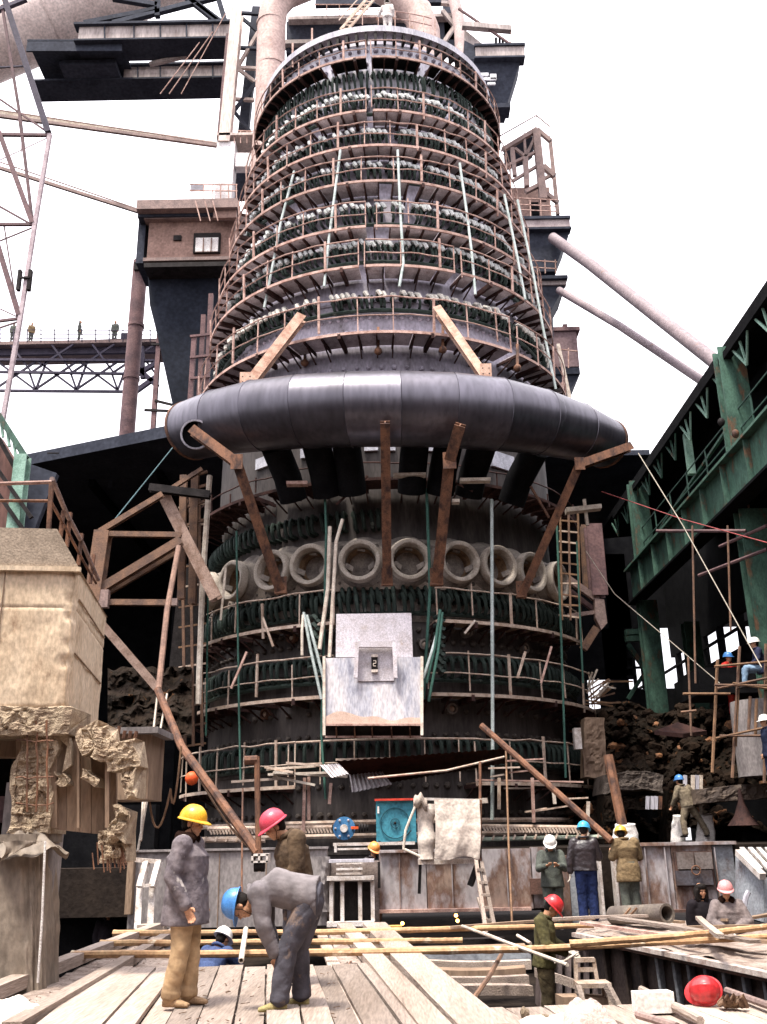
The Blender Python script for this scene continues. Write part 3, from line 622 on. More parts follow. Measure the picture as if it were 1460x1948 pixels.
# centre back girder
cg = thing('top_platform_girder', 'dark platform girder with a pale edge behind the furnace top, between the two gas pipes', 'girder', at(700, 90, 40.5))
pbox(545, 40, 870, 100, 41, .3).build('web_plate', navy_m, cg); pbox(548, 30, 868, 36, 40.6, .8).build('pale_flange', palec, cg); pbox(540, 75, 735, 82, 40.7, .5).build('pale_flange', palec, cg)
pbox(600, -12, 870, 8, 42.5, .3).build('upper_web', navy_m, cg)
pbox(545, 100, 760, 150, 41.5, .3).build('lower_web', navy_m, cg)
for x in range(598, 700, 24): MB().bar(at(x, 30, 40.5), at(x, 8, 40.5), .04).build('railing_post', rustrail, cg)
for y in (8, 18): MB().bar(at(598, y, 40.5), at(690, y, 40.5), .035).build('guard_rail', rustrail, cg)
st = thing('inclined_stair', 'pale inclined ladder climbing right at the very top of the furnace', 'ladder', at(652, 52, 31.5))
for dx in (0, 14): MB().bar(at(648+dx, 56, 31), at(700+dx, -4, 31), .06, .1).build('stringer', railp, st); MB().bar(at(645+dx, 38, 31), at(692+dx, -14, 31), .035).build('hand_rail', railp, st)
for i in range(9): MB().bar(at(650+i*5.6, 54-i*6.4, 31), at(664+i*5.6, 54-i*6.4, 31), .04).build('step', railp, st)
tr = thing('top_railing', 'thin rusty railing on the furnace rim at the right of the ladder', 'railing', at(770, 45, 30.5))
for x in (690, 720, 752, 780, 806, 828): MB().bar(at(x, 47+(x-700)**2/900, 31), at(x, 18+(x-700)**2/900, 31), .04).build('railing_post', rustrail, tr)
for dy in (18, 32): MB().tube([at(x, dy+(x-700)**2/900, 31) for x in range(690, 829, 12)], .025, 5).build('guard_rail', rustrail, tr)
for k_, (x, y0, y1) in enumerate(((557, 82, 128), (594, 54, 86))): single(MB().bar(at(x, y1, 30.5), at(x, y0, 30.5), .07), 'rim_post', rustrail, ['leftmost', 'inner'][k_]+' rusty post standing on the left rim of the furnace top', 'post', 'posts on the furnace rim')
# right column and top right platform
rc = thing('curved_column', 'pale pinkish column curving down just right of the furnace top', 'column', at(880, 110, 40))
MB().tube([at(862, -10, 40), at(871, 25, 40), at(876, 60, 40), at(878, 110, 40), at(880, 165, 40)], .32, 10).build('column_shaft', M('pale_pink_column', (.62, .5, .47), (.5, .38, .36)), rc, True)
pbox(845, -5, 864, 75, 41, .4).build('dark_web', navy_m, rc)
for s_ in (((842, 20), (866, 50)), ((866, 50), (845, 80)), ((840, 5), (868, 8))): MB().bar(at(*s_[0], 40.4), at(*s_[1], 40.4), .2).build('lattice_bar', palec, rc)
tp = thing('crane_platform', 'overhanging navy platform with a pale edge beam at the upper right of the furnace', 'platform', at(950, 100, 38))
pbox(905, 86, 998, 106, 38, .3).build('edge_beam', palec, tp); pbox(903, 82, 1000, 86, 37.9, .5).build('top_flange', navy_m, tp); pbox(903, 106, 1000, 109, 37.8, .6).build('bottom_flange', navy_m, tp)
MB().prism([at(892, 110, 38.1), at(992, 110, 38.1), at(966, 196, 38.6), at(925, 196, 38.6), at(890, 160, 38.3)], (0, 1.4, 0)).build('side_plate', navy_m, tp)
pbox(920, 196, 972, 204, 38.2, .8).build('lower_ledge', navy_m, tp)
MB().prism([at(884, 55, 38.3), at(925, 88, 38.3), at(905, 100, 38.3), at(884, 78, 38.3)], (0, .6, 0)).build('knee_plate', palec, tp)
MB().prism([at(884, 76, 38.1), at(926, 98, 38.1), at(926, 112, 38.1), at(884, 112, 38.1)], (0, 1.5, 0)).build('knee_plate', navy_m, tp)
MB().bar(at(880, 48, 38), at(973, 56, 38), .3, .3).build('top_beam', palec, tp); MB().bar(at(873, 16, 38), at(972, 84, 38), .1).build('diagonal_tie', purp, tp); MB().bar(at(973, 56, 38), at(972, 84, 38), .05).build('hanger', rustrail, tp)
for (x0, y0, x1, y1) in ((915, 138, 930, 143), (933, 140, 945, 150), (916, 147, 945, 151), (928, 156, 943, 160)): pbox(x0, y0, x1, y1, 37.95, .1).build('sky_gap_patch', M('bright_gap_white', (.8, .8, .82), (.7, .7, .75)), tp)  # white patches stand in for sky seen through gaps in the plate
for x in (944, 951, 957): MB().bar(at(x, 72, 38.2), at(x, 84, 38.2), .12).build('small_fitting', dsteel, tp)
# right mid tower with frame cage and cabins
rt = thing('skip_tower', 'open steel cage tower with cabins stepping down at the right of the furnace', 'tower', at(1030, 420, 40))
cagem = M('grey_brown_steel', (.27, .19, .17), (.18, .13, .12), sc_=2)
Yc = 40
def cb(a_, b_, w_=.28, Y_=Yc, m_=cagem, nm='frame_bar'): MB().bar(at(*a_, Y_), at(*b_, Y_), w_).build(nm, m_, rt)
cb((1020, 248), (1034, 380), .36, nm='frame_post'); cb((1047, 265), (1062, 408), .18, 42, nm='frame_post'); cb((975, 282), (980, 335), .2, nm='frame_post'); cb((1000, 300), (1003, 355), .25); 
cb((957, 285), (1022, 246), .22); cb((1022, 246), (1048, 268), .2, 41); cb((960, 318), (1018, 290), .14); cb((975, 345), (1020, 317), .14); cb((1034, 316), (1055, 335), .25, 41); cb((1000, 365), (1030, 350), .2); cb((1036, 340), (1055, 330), .15, 41); cb((1040, 368), (1062, 385), .2, 41)
cb((980, 282), (1000, 298), .14); cb((1000, 298), (1018, 262), .14); cb((998, 262), (1001, 300), .12)
MB().prism([at(960, 285, 40.5), at(1018, 256, 40.5), at(1015, 292, 41.2), at(1000, 305, 41.2), at(962, 318, 41.2)], (0, .3, 0)).build('dark_infill', navy_m, rt)
cb((945, 262), (1021, 219), .05, nm='hand_rail'); cb((1021, 219), (1046, 240), .05, nm='hand_rail'); cb((997, 240), (998, 262), .04, nm='hand_rail'); cb((1021, 219), (1021, 246), .04, nm='hand_rail'); cb((1046, 240), (1047, 266), .04, nm='hand_rail')
pbox(972, 357, 1048, 412, 41, 2.0).build('cabin_wall', M('cabin_brown', (.36, .24, .20), (.28, .18, .155), sc_=1), rt)
pbox(1012, 384, 1026, 408, 40.9, .2).build('cabin_window', black_m, rt)
for y in (380, 392, 402): cb((978, y-4), (1060, y), .045, 39.4, rustrail, 'hand_rail')
for x in (990, 1010, 1030, 1048): cb((x, 412), (x-1, 380), .045, 39.4, rustrail, 'railing_post')
pbox(985, 416, 1085, 432, 39.2, .2).build('deck_edge', M('pale_edge_beam', (.40, .33, .32), (.28, .22, .22)), rt); pbox(982, 411, 1086, 416, 39.1, 3.2).build('deck_plate', navy_m, rt); pbox(984, 432, 1088, 436, 39.0, .5).build('bottom_flange', navy_m, rt)
MB().prism([at(985, 436, 39.3), at(1086, 436, 39.3), at(1060, 500, 39.3), at(1058, 516, 39.3), at(1000, 516, 39.3)], (0, 2.5, 0)).build('hopper_plate', navy_m, rt)
for y in (495, 508): cb((1010, y), (1060, y+3), .045, 39, rustrail, 'hand_rail')
for x in (1038, 1058): cb((x, 520), (x-1, 494), .045, 39, rustrail, 'railing_post')
pbox(1010, 524, 1081, 530, 39, 3).build('deck_plate', navy_m, rt); pbox(1012, 531, 1078, 542, 39.2, .3).build('deck_edge', palec, rt)
MB().prism([at(1010, 543, 39.3), at(1075, 543, 39.3), at(1048, 592, 39.3), at(1040, 612, 39.3), at(1015, 612, 39.3)], (0, 2.5, 0)).build('hopper_plate', navy_m, rt)
pbox(1040, 628, 1100, 698, 39.5, 2.5).build('cabin_wall', M('cabin_purple', (.20, .135, .14), (.15, .10, .105), sc_=1), rt); pbox(1036, 622, 1104, 629, 39.4, 2.8).build('cabin_roof', purp, rt)
pbox(1072, 616, 1080, 622, 39.6, .4).build('roof_vent', purp, rt)
pbox(1040, 700, 1104, 712, 39.2, 3).build('deck_edge', navy_m, rt)
MB().prism([at(1040, 712, 39.3), at(1104, 712, 39.3), at(1080, 752, 39.3), at(1040, 752, 39.3)], (0, 2.0, 0)).build('hopper_plate', navy_m, rt)
for x in (1052, 1082): cb((x, 700), (x, 662), .05, 39, rustrail, 'railing_post')
cb((1044, 662), (1100, 668), .05, 39, rustrail, 'hand_rail')
MB().bar(at(1043, 610, 38.6), at(1046, 760, 38.6), .4).build('frame_post', navy_m, rt)
for x0, x1 in ((1062, 1085), ): cb((x0, 655), (x1, 760), .14, 37, polew, 'leaning_plank')
# two long diagonal pipes to the green hall
dp = 'diagonal pipes running down to the green hall'
dpm = M('grey_mauve_pipe', (.27, .215, .23), (.19, .15, .165), rough=.6, sc_=1.2, bump=.15, c3=(.26, .15, .12))
single(MB().tube([at(1052, 452, 39), at(1120, 500, 37.0), at(1370, 695, 29)], .25, 20), 'diagonal_pipe', dpm, 'thicker upper pinkish pipe slanting down to the green hall', 'pipe', dp, True)
single(MB().tube([at(1064, 552, 39), at(1180, 620, 36), at(1342, 728, 31)], .17, 18), 'diagonal_pipe', dpm, 'thinner lower pinkish pipe slanting down to the green hall', 'pipe', dp, True)
# ---- left cabin tower
lc = thing('cabin_tower', 'brown cabin on a dark tapering tower at the left of the furnace shaft', 'tower', at(350, 600, 38))
cab = M('cabin_rose_brown', (.30, .19, .155), (.22, .135, .11), sc_=1, c3=(.16, .09, .07))
pbox(260, 380, 452, 397, 37.2, 3.5).build('roof_deck', cagem, lc); pbox(262, 397, 450, 412, 37.6, 2.5).build('roof_underside', navy_m, lc)
pbox(282, 416, 446, 490, 38, 2.5).build('cabin_wall', cab, lc); pbox(274, 410, 450, 416, 37.7, .5).build('lintel_beam', cagem, lc)
pbox(262, 395, 276, 500, 38.2, 2).build('side_wall', navy_m, lc)
wi = pbox(368, 443, 419, 480, 37.85, .2).build('cabin_window', dsteel, lc); pbox(372, 452, 415, 478, 37.78, .06).build('window_pane', M('white_pane', (.75, .72, .7), (.55, .5, .48)), wi)
for x in (386, 401): pbox(x, 452, x+1.5, 478, 37.7, .05).build('glazing_bar', rust, wi)
pbox(330, 447, 345, 456, 37.9, .12).build('vent_box', dsteel, lc)
pbox(272, 490, 450, 496, 37.4, 2.8).build('deck_edge', cagem, lc); pbox(274, 500, 448, 508, 37.3, 2.8).build('deck_edge', dsteel, lc)
for pts in (((280, 508), (430, 508), (400, 800), (335, 800), (300, 640), (285, 580)),): MB().prism([at(x, y, 38.3) for x, y in pts], (0, 3, 0)).build('dark_hull', hull, lc)
for y in (350, 362): MB().bar(at(360, y, 38.5), at(452, y+1, 38.5), .045).build('hand_rail', rustrail, lc)
for x in (388, 405, 420, 435, 450): MB().bar(at(x, 350, 38.5), at(x, 380, 38.5), .05).build('railing_post', rustrail, lc)
pbox(362, 350, 386, 362, 38.6, .1).build('sign_board', M('grey_board', (.4, .4, .44), (.3, .3, .33)), lc)
for x in (372, 390, 405): MB().bar(at(x, 382, 37), at(x+10, 420, 37), .05).build('hanging_rod', rustrail, lc)
pbox(406, 400, 450, 414, 37.4, .2).build('rusty_panel', cab, lc)
for x, y0, y1 in ((360, 640, 800), (392, 560, 780), (378, 600, 780)): MB().bar(at(x, y1, 36.5), at(x+10, y0, 36.5), .2).build('tower_post', purp, lc)
for y in (640, 680, 720, 760): MB().bar(at(362, y, 36.4), at(400, y-4, 36.4), .1).build('tower_rung', purp, lc)
lp = thing('stanchion', 'tall purple brown round post left of the dark tower', 'post', at(240, 845, 38))
MB().tube([at(238, 870, 42.5), at(268, 498, 42.5)], .37, 16).build('post_shaft', purp, lp, True)
pbox(255, 498, 280, 512, 42, 1).build('post_cap', dsteel, lp)
for y in (620, 720): q = at(259-(y-620)*.09, y, 42.5); MB().tube([q-V((0, 0, .08)), q+V((0, 0, .08))], .41, 16).build('post_collar', purp, lp, True)
lp2 = thing('thin_post', 'thin dark post with two cross arms just right of the round post', 'post', at(292, 840, 38.5))
MB().bar(at(290, 835, 38.5), at(306, 600, 38.5), .2).build('post_shaft', purp, lp2)
for a_, b_ in (((275, 780), (330, 782)), ((295, 762), (328, 770)), ((288, 655), (310, 655))): MB().bar(at(*a_, 38.4), at(*b_, 38.4), .1).build('cross_arm', dsteel, lp2)
# ---- conveyor bridge
cbm = M('bridge_steel', (.07, .06, .085), (.045, .04, .06), sc_=2)
cv = thing('conveyor_bridge', 'dark lattice footbridge crossing the white sky at the left', 'bridge', at(150, 700, 50))
pbox(-30, 650, 303, 656, 50, 2.6).build('deck_beam', cagem, cv); pbox(-30, 657, 300, 676, 50.5, .2).build('side_web', cbm, cv)
for (x0, y0, x1, y1) in ((-30, 684, 300, 686), (-30, 707, 240, 711), (-30, 743, 238, 745)): MB().bar(at(x0, y0, 50), at(x1, y1, 50), .14).build('chord', cbm, cv)
for i, x in enumerate(range(-10, 235, 78)):
    for a_, b_ in (((x, 684), (x+78, 742)), ((x+78, 742), (x+100, 684)), ((x-4, 743), (x+78, 688)), ((x+66, 708), (x+78, 742)), ((x+30, 655), (x+70, 708)), ((x+70, 708), (x+150, 655))): 
        if b_[0] < 300: MB().bar(at(*a_, 50.1), at(*b_, 50.1), .11).build('brace', cbm, cv)
for x in range(0, 300, 26): MB().bar(at(x, 626, 50), at(x, 650, 50), .05).build('railing_post', cbm, cv)
for y in (627, 635, 643): MB().bar(at(-20, y, 50), at(300, y+2, 50), .035).build('guard_rail', cbm, cv)
pbox(230, 633, 250, 644, 50.2, .3).build('notice_board', cbm, cv)
for (x0, y0, x1, y1) in ((255, 715, 300, 690), (258, 745, 300, 715), (262, 700, 300, 735), (270, 660, 272, 720)): MB().bar(at(x0, y0, 50), at(x1, y1, 50), .25).build('brace', cbm, cv)
# ---- two pipe bridges from the lattice tower to the furnace tower
for k_, (a_, b_) in enumerate((((-20, 218), (412, 277)), ((-20, 313), (262, 402)))):
    t_ = thing('slender_bridge', ['upper slender pipe rack crossing the white sky to the pale tower', 'lower slender pipe rack slanting down to the brown cabin roof'][k_], 'pipe rack', at(*a_, 38), 'slender pipe racks at the left')
    MB().bar(at(*a_, 38), at(*b_, 38), .15, .15).build('lower_chord', cagem, t_); MB().bar(at(a_[0], a_[1]-12, 38), at(b_[0], b_[1]-5, 38), .05).build('hand_rail', cagem, t_)
    if k_ == 0: MB().bar(at(a_[0], a_[1]-6, 38.1), at(b_[0], b_[1]-3, 38.1), .05, .28).build('pale_trough', polew, t_)
# ---- lattice tower at the far left
lt = thing('lattice_mast', 'slender pinkish lattice mast leaning along the left edge', 'mast', at(10, 790, 26))
lm = M('mast_steel', (.15, .09, .095), (.09, .06, .065), sc_=3); lml = M('mast_pale', (.48, .40, .42), (.33, .26, .28), sc_=3)
for pts, w_, m_ in (((( 8, -5), (92, 252)), .34, cbm), (((95, 255), (66, 430), (38, 610), (5, 800)), .22, lml), (((4, 10), (38, 220), (62, 425)), .16, lm), (((-2, 250), (62, 425)), .26, lm), (((62, 425), (62, 425.5)), .1, lm),
        (((-4, 256), (95, 257)), .18, lm), (((-4, 427), (66, 427)), .16, lm), (((-4, 611), (36, 606)), .14, lm), (((-30, 380), (36, 600)), .26, lm), (((-5, 185), (92, 252)), .1, lm), (((-5, 306), (90, 262)), .05, lml), (((-5, 390), (66, 430)), .1, lm), (((-5, 460), (64, 432)), .07, lm),
        (((-5, 20), (50, -2)), .26, cbm), (((-5, 128), (50, 125)), .09, cbm), (((-5, 585), (36, 604)), .06, lm), (((8, 430), (34, 600)), .07, lm), (((-5, 625), (34, 612)), .08, lm), (((42, 258), (40, 300)), .05, lml), (((36, 225), (62, 418)), .1, lm)):
    for a_, b_ in zip(pts, pts[1:]): MB().bar(at(*a_, 26), at(*b_, 26), w_*.56).build('mast_bar', m_, lt)
for x in (35, 55): pbox(x-3, 512, x+3, 550, 25.9, .15).build('lamp_bracket', dsteel, lt)
MB().bar(at(38, 528, 25.9), at(57, 528, 25.9), .06).build('lamp_arm', dsteel, lt)
# ============================================================ cast house envelope
MB_pw = MB().box((-9.2, 23.5, -.3), (7.6, .4, 5.4)); struct('pit_shade_wall', MB_pw, black_m)  # black wall added to stand in for the shade in the left gap
g = thing('cast_house', 'dark cast house roof and walls closing in behind the furnace', 'building', (0, 45, -2))
zr = 17.3
b_ = at(335, 824, 38.0); zr = b_.z; a_ = G(55, 880, zr); b2 = V((-6.5, 41.5, zr))
MB().prism([a_, b_, b2, V((12.4, 41.5, zr)), V((12.4, 60, zr)), V((-40, 60, zr)), G(-400, 980, zr)], (0, 0, .25)).build('roof', navy_m, g)
MB().bar(G(-400, 980, zr)+V((0, 0, .1)), a_+V((0, -.1, .1)), .1, .55).build('roof_fascia', navy_m, g); MB().bar(a_+V((0, -.1, .1)), b_+V((0, -.1, .1)), .1, .55).build('roof_fascia', navy_m, g)
MB().box((-16.8, 60.2, (zr-2)/2+.05), (58.5, .3, zr+2.1)).build('back_wall', black_m, g)
MB().box((-29, 46, (zr-2)/2), (.3, 30, zr+2)).build('side_wall', black_m, g)
for x in (-14, -10.5): MB().bar((x, 42+(-x-10)*.3, zr-.2), (x, 59, zr-.2), .25, .4).build('roof_beam', black_m, g)
for x in (-24, -17, -11, 7.5): MB().box((x, 50, 7.5), (.5, .6, 19)).build('dark_column', black_m, g)
MB().bar(at(203, 847, 41.2)+V((0, 0, .2)), at(211, 925, 44), .2).build('downpipe', navy_m, g)
MB().bar(at(90, 862, 40), at(112, 862, 40), .05).build('roof_handrail', dsteel, g)
# ---- green crane hall at the right
gh_ = thing('crane_hall', 'green painted crane hall with a dark roof along the right side', 'building', (11, 30, 0))
X0 = 10.0; zt = (AX_(1460, 602, X0).z+AX_(1215, 868, X0).z)/2-.25; zg = (AX_(1460, 900, X0).z+AX_(1180, 1112, X0).z)/2; print('HALL', AX_(1460, 602, X0), AX_(1215, 868, X0), AX_(1460, 900, X0), AX_(1180, 1112, X0))
MB().prism([V((X0+.1, -26, zt+.35)), V((X0+.1, 44, zt+.35)), V((30, 44, zt+1.6)), V((30, -26, zt+1.6))], (0, 0, .2)).build('roof', black_m, gh_)
# unseen rear roof length and walls, added round the camera to cut low light
MB().box((X0+1.6, -7, 7.5), (.2, 38, 15.6)).build('side_wall', clad, gh_)
bh = thing('rear_shade_wall', 'unseen dark clad wall added behind the photographer to cut the low light', 'building', (0, -26, -1))
for i in range(16): MB().box((-22+i*2.8, -26, 11), (2.76, .25, 24)).build('wall_sheet', clad, bh)
bl = thing('left_shade_wall', 'unseen clad wall added left of the photographer to cut the low light', 'building', (-13, -8, -1))
for i in range(12): MB().box((-13.5, -24.5+i*2.9, 7.2), (.2, 2.86, 16.4)).build('wall_sheet', clad, bl)
MB().box((X0+1.6, 31, 13.6), (.15, 12.5, 3.6)).build('upper_wall', black_m, gh_)
for y0_, y1_ in ((17, 20.4), (20.6, 24.6)): MB().box((X0+1.5, (y0_+y1_)/2, 12.7), (.12, y1_-y0_, 3.4)).build('brown_panel', clad, gh_)
for y_ in (20.5, 22.4, 24.7): MB().bar((X0+1.3, y_, 11), (X0+1.3, y_, 14.4), .12).build('panel_post', rust, gh_)
MB().bar((X0+1.2, 10, 14.2), (X0+1.2, 26.3, 14.2), .22, .3).build('wall_rail', black_m, gh_); MB().bar((X0+1.2, 10, 12.4), (X0+1.2, 26, 12.4), .25, .3).build('wall_rail', navy_m, gh_)
# crane girder
for i in range(13):
    y_ = 12.5+i*1.95; MB().box((X0, y_+.97, zg), (.08, 1.9, 1.3)).build('girder_web', green, gh_); MB().bar((X0-.12, y_, zg-.64), (X0-.12, y_, zg+.64), .18, .06, (0, 1, 0)).build('web_stiffener', green, gh_)
MB().box((X0, 25.2, zg+.69), (.55, 25.5, .08)).build('top_flange', green, gh_); MB().box((X0, 25.2, zg-.69), (.55, 25.5, .08)).build('bottom_flange', black_m, gh_)
MB().box((X0+1.0, 25, zg+.9), (1.6, 25.5, .1)).build('crane_walk', black_m, gh_)
for y_ in range(14, 38, 2): MB().bar((X0+.1, y_, zg+.8), (X0+.1, y_, zg+1.9), .04).build('railing_post', M('dim_green_rail', (.04, .09, .07), (.03, .05, .05)), gh_)
for dz in (1.3, 1.9): MB().bar((X0+.1, 12.5, zg+dz), (X0+.1, 37.5, zg+dz), .035).build('guard_rail', _M['dim_green_rail'], gh_)
# columns: ibeam towards camera
def gcol(x, y, z0, z1, w_=.62, nm='column', m_=green): MB().ibeam((x, y, z0), (x, y, z1), w_, .5, .07, (0, -1, 0)).build(nm, m_, gh_)
gcol(X0+.15, 25.2, zg+.75, zt+.3, .75); gcol(X0+.15, 36.2, zg+.75, zt+.3, .7)
gcol(X0+.5, 26.2, 3.6, zg-.75, .8); gcol(X0+.3, 37.2, 1.5, zg-.75, .7); gcol(12.1, 37.8, 4, 9.5, .6); gcol(12.2, 30.5, 5, 9.9, .5)
# eave truss
MB().bar((X0, 10, zt), (X0, 39.5, zt), .22, .22).build('eave_chord', black_m, gh_)
lg = M('pale_green_paint', (.28, .44, .36), (.16, .28, .22), sc_=3)
for i in range(16):
    y_ = 12.8+i*1.75
    for q_ in (((X0, y_, zt-.1), (X0+.1, y_+.6, zt-.85)), ((X0+.1, y_+.6, zt-.85), (X0, y_+1.15, zt-.1)), ((X0+.1, y_+.6, zt-.85), (X0, y_+.6, zt-.1))): MB().bar(*q_, .05, .06).build('eave_brace', lg if i < 10 else green, gh_)
MB().bar((X0+.25, 29.9, zt-.3), (X0+.25, 29.9, zg+1.8), .22).build('hanger_post', lg, gh_)
MB().bar((X0+.6, 37, zg+1.5), (X0+.4, 26, zg+2.1), .09).build('tie_rod', green, gh_)
# far side wall with a strip of broken windows
wx = 15.5
ys = [(at(1245, 1258, 50), at(1380, 1190, 41))]
zs = 9.9
MB().box((wx, 32, (zs-.7-2)/2), (.2, 40, zs-.7+2)).build('side_wall', black_m, gh_); MB().box((wx, 32, (zs+.7+17.5)/2), (.2, 40, 17.5-zs-.7)).build('side_wall', black_m, gh_)
for y_ in (20, 41.5, 44.2, 46.5, 49.0, 51.0): MB().box((wx, y_, zs), (.3, .25, 1.5)).build('window_post', black_m, gh_)
MB().box((wx, 24, zs), (.2, 32, 1.5)).build('side_wall', black_m, gh_)
MB().bar((wx-.1, 40, zs+.12), (wx-.1, 60, zs+.12), .12, .12).build('window_rail', black_m, gh_)
for x0, y0, x1, y1, Y_ in ((1372, 1196, 1384, 1240, 40), (1263, 1262, 1270, 1294, 46), (1195, 1256, 1205, 1300, 52), (1212, 1262, 1229, 1310, 52), (1206, 1290, 1210, 1308, 52), (1404, 1166, 1438, 1174, 38), (1424, 1190, 1434, 1212, 38)):
    pass
openp = E('daylight_gap', (1, 1, 1), 1.6)
# end wall of the hall, built in pieces round its openings
Ye = 52.0
for x0, y0, x1, y1 in ((1150, 1000, 1520, 1196), (1150, 1312, 1520, 1500), (1150, 1196, 1193, 1312), (1230, 1196, 1520, 1312)):
    if x0 == 1230: 
        continue
    pbox(x0, y0, x1, y1, Ye, .2).build('end_wall', black_m, gh_)
for (x0, y0, x1, y1) in ((1193, 1196, 1230, 1252), (1206, 1252, 1212, 1312), (1193, 1268, 1230, 1272), (1193, 1285, 1212, 1290), (1222, 1252, 1226, 1312)): pbox(x0, y0, x1, y1, Ye-.3, .2).build('end_wall', black_m, gh_)
MB().box((11.2, 52.1, 13), (4.5, .2, 7)).build('end_wall', black_m, gh_)
MB().bar(at(1195, 1225, 44), at(1245, 1300, 44), .2).build('cross_brace', green, gh_); MB().bar(at(1250, 1245, 44), at(1195, 1330, 44), .16).build('cross_brace', green, gh_)
for y_ in (1205, 1215): MB().bar(at(1190, y_, 43), at(1236, y_-3, 43), .3).build('cross_beam', green, gh_)
# light fitting and lamp
cable('wire slanting down from the hall eave across the green girder', [at(1215, 862, 26), at(1300, 1000, 24.5), at(1450, 1270, 22)], .013, M('pale_wire', (.4, .36, .3), (.3, .27, .22)), 'cable', 'guy_wire')
cable('long wire from the furnace side down across the green hall', [at(1115, 1048, 28.5), at(1170, 1130, 28), at(1370, 1300, 26)], .013, _M['pale_wire'], 'cable', 'guy_wire')
cable('red cable sagging across the green girder', [at(1145, 935, 28), at(1300, 988, 25), at(1470, 1035, 22)], .014, redcable, 'cable', 'red_cable')
cable('blue green wire from the bent main down to the left scaffold', [at(330, 850, 29), at(205, 1005, 26)], .018, M('teal_wire', (.07, .13, .15), (.05, .09, .1)), 'cable', 'guy_wire')
single(MB().prism([at(1078, 965, 28), at(1145, 958, 28), at(1146, 966, 28), at(1079, 974, 28)], (0, .3, 0)), 'loose_plank', polew, 'pale plank sticking out right under the bent main', 'plank')
single(MB().bar(at(1112, 950, 28.2), at(1118, 1000, 28.2), .09), 'pale_post', polew, 'short pale upright post crossing the pale plank at the right', 'post')
# inner lamp and steps on the hall
for k_, (x, y) in enumerate(((1373, 803), (1400, 825))): single(MB().ball(at(x, y, 25.0 if k_ == 0 else 24.6), (.10, .10, .13)), 'wall_lamp', dsteel if k_ == 0 else rust, ['dark', 'rusty'][k_]+' lamp fixed beside the near green column', 'lamp', smooth=True)
# ============================================================ rusty side frames
fr = 'rusty frames beside the furnace'
sf = thing('side_frame', 'rusty braced steel frame at the left between concrete block and furnace', 'frame', at(260, 1150, 27), fr)
rst = M('frame_rust', (.20, .115, .075), (.11, .07, .055), sc_=3)
def fb(t_, a_, b_, Y_, w_=.2, m_=rst, nm='frame_bar', Y2=None): MB().ibeam(at(*a_, Y_), at(*b_, Y2 or Y_), w_, w_, w_*.15, (0, -1, 0)).build(nm, m_, t_)
fb(sf, (197, 1012), (178, 1145), 26, .42); fb(sf, (197, 1016), (345, 1018), 26, .15); fb(sf, (345, 1028), (190, 1122), 26, .24); fb(sf, (342, 1048), (200, 1132), 26.4, .12)
fb(sf, (195, 1146), (335, 1147), 26, .16); fb(sf, (190, 1012), (310, 940), 26, .16); fb(sf, (310, 940), (385, 892), 26.5, .12)
fb(sf, (312, 942), (412, 1140), 26.5, .34, M('grey_rust', (.30, .21, .17), (.18, .11, .08), sc_=3)); fb(sf, (285, 928), (400, 942), 26.2, .22, dsteel); fb(sf, (350, 905), (345, 1140), 27, .2); fb(sf, (372, 900), (366, 1150), 27.6, .22)
fb(sf, (348, 1000), (355, 950), 27, .1); fb(sf, (170, 1160), (300, 1310), 25, .2, _M['grey_rust'])
MB().box(at(190, 1140, 25.9), (.5, .2, .5)).build('gusset_plate', cagem, sf); MB().box(at(333, 1146, 25.8), (.15, .15, .2)).build('gusset_plate', cagem, sf)
st2 = thing('lattice_ladder', 'dim rusty scaffold tower behind the long white pole at the left', 'scaffold', at(350, 1400, 28))
for x in (352, 368, 385): MB().bar(at(x, 1420, 28), at(x-6, 940, 28), .08).build('scaffold_post', rst, st2)
for i, y in enumerate(range(960, 1420, 38)): MB().bar(at(340, y+6, 28), at(392, y-2, 28), .05).build('scaffold_rung', random.choice((rst, railp, hotm)), st2)
for y in (905, 930, 960, 995): MB().bar(at(352, y+5, 27.6), at(395, y-8, 27.6), .08).build('scaffold_rung', rst, st2)
lg1 = thing('leaning_strut', 'grey steel leg leaning right behind the left scaffold', 'beam', at(345, 1390, 29)); MB().bar(at(340, 1400, 29), at(372, 1080, 29), .8).build('leg_plate', dsteel, lg1)
rf = thing('side_frame', 'purple brown braced steel leg at the right between furnace and green hall', 'frame', at(1150, 1200, 30), fr)
fb(rf, (1128, 1000), (1140, 1135), 30, .5, purp); fb(rf, (1112, 1000), (1118, 1120), 30.5, .25, rst); fb(rf, (1082, 1102), (1138, 1142), 30, .2, cagem); fb(rf, (1080, 1172), (1140, 1164), 30, .12, cagem); fb(rf, (1135, 1195), (1110, 1235), 30, .24, rst); fb(rf, (1085, 1125), (1130, 1160), 30.3, .15, purp)
MB().prism([at(1132, 1138, 29.8), at(1150, 1140, 29.8), at(1156, 1185, 29.8), at(1145, 1198, 29.8), at(1134, 1175, 29.8)], (0, .3, 0)).build('gusset_plate', cagem, rf)
ladr = thing('access_ladder', 'thin rusty scaffold ladder under the right tip of the bent main', 'ladder', at(1080, 1180, 29))
for x in (1066, 1082, 1100): MB().bar(at(x, 975, 29.3), at(x+4, 1180, 29.3), .06).build('stile', random.choice((rst, hotm)), ladr)
for y in range(990, 1175, 20): MB().bar(at(1064, y, 29.3), at(1102, y+3+random.uniform(-3, 3), 29.3), .05).build('rung', random.choice((rst, hotm, railp)), ladr)
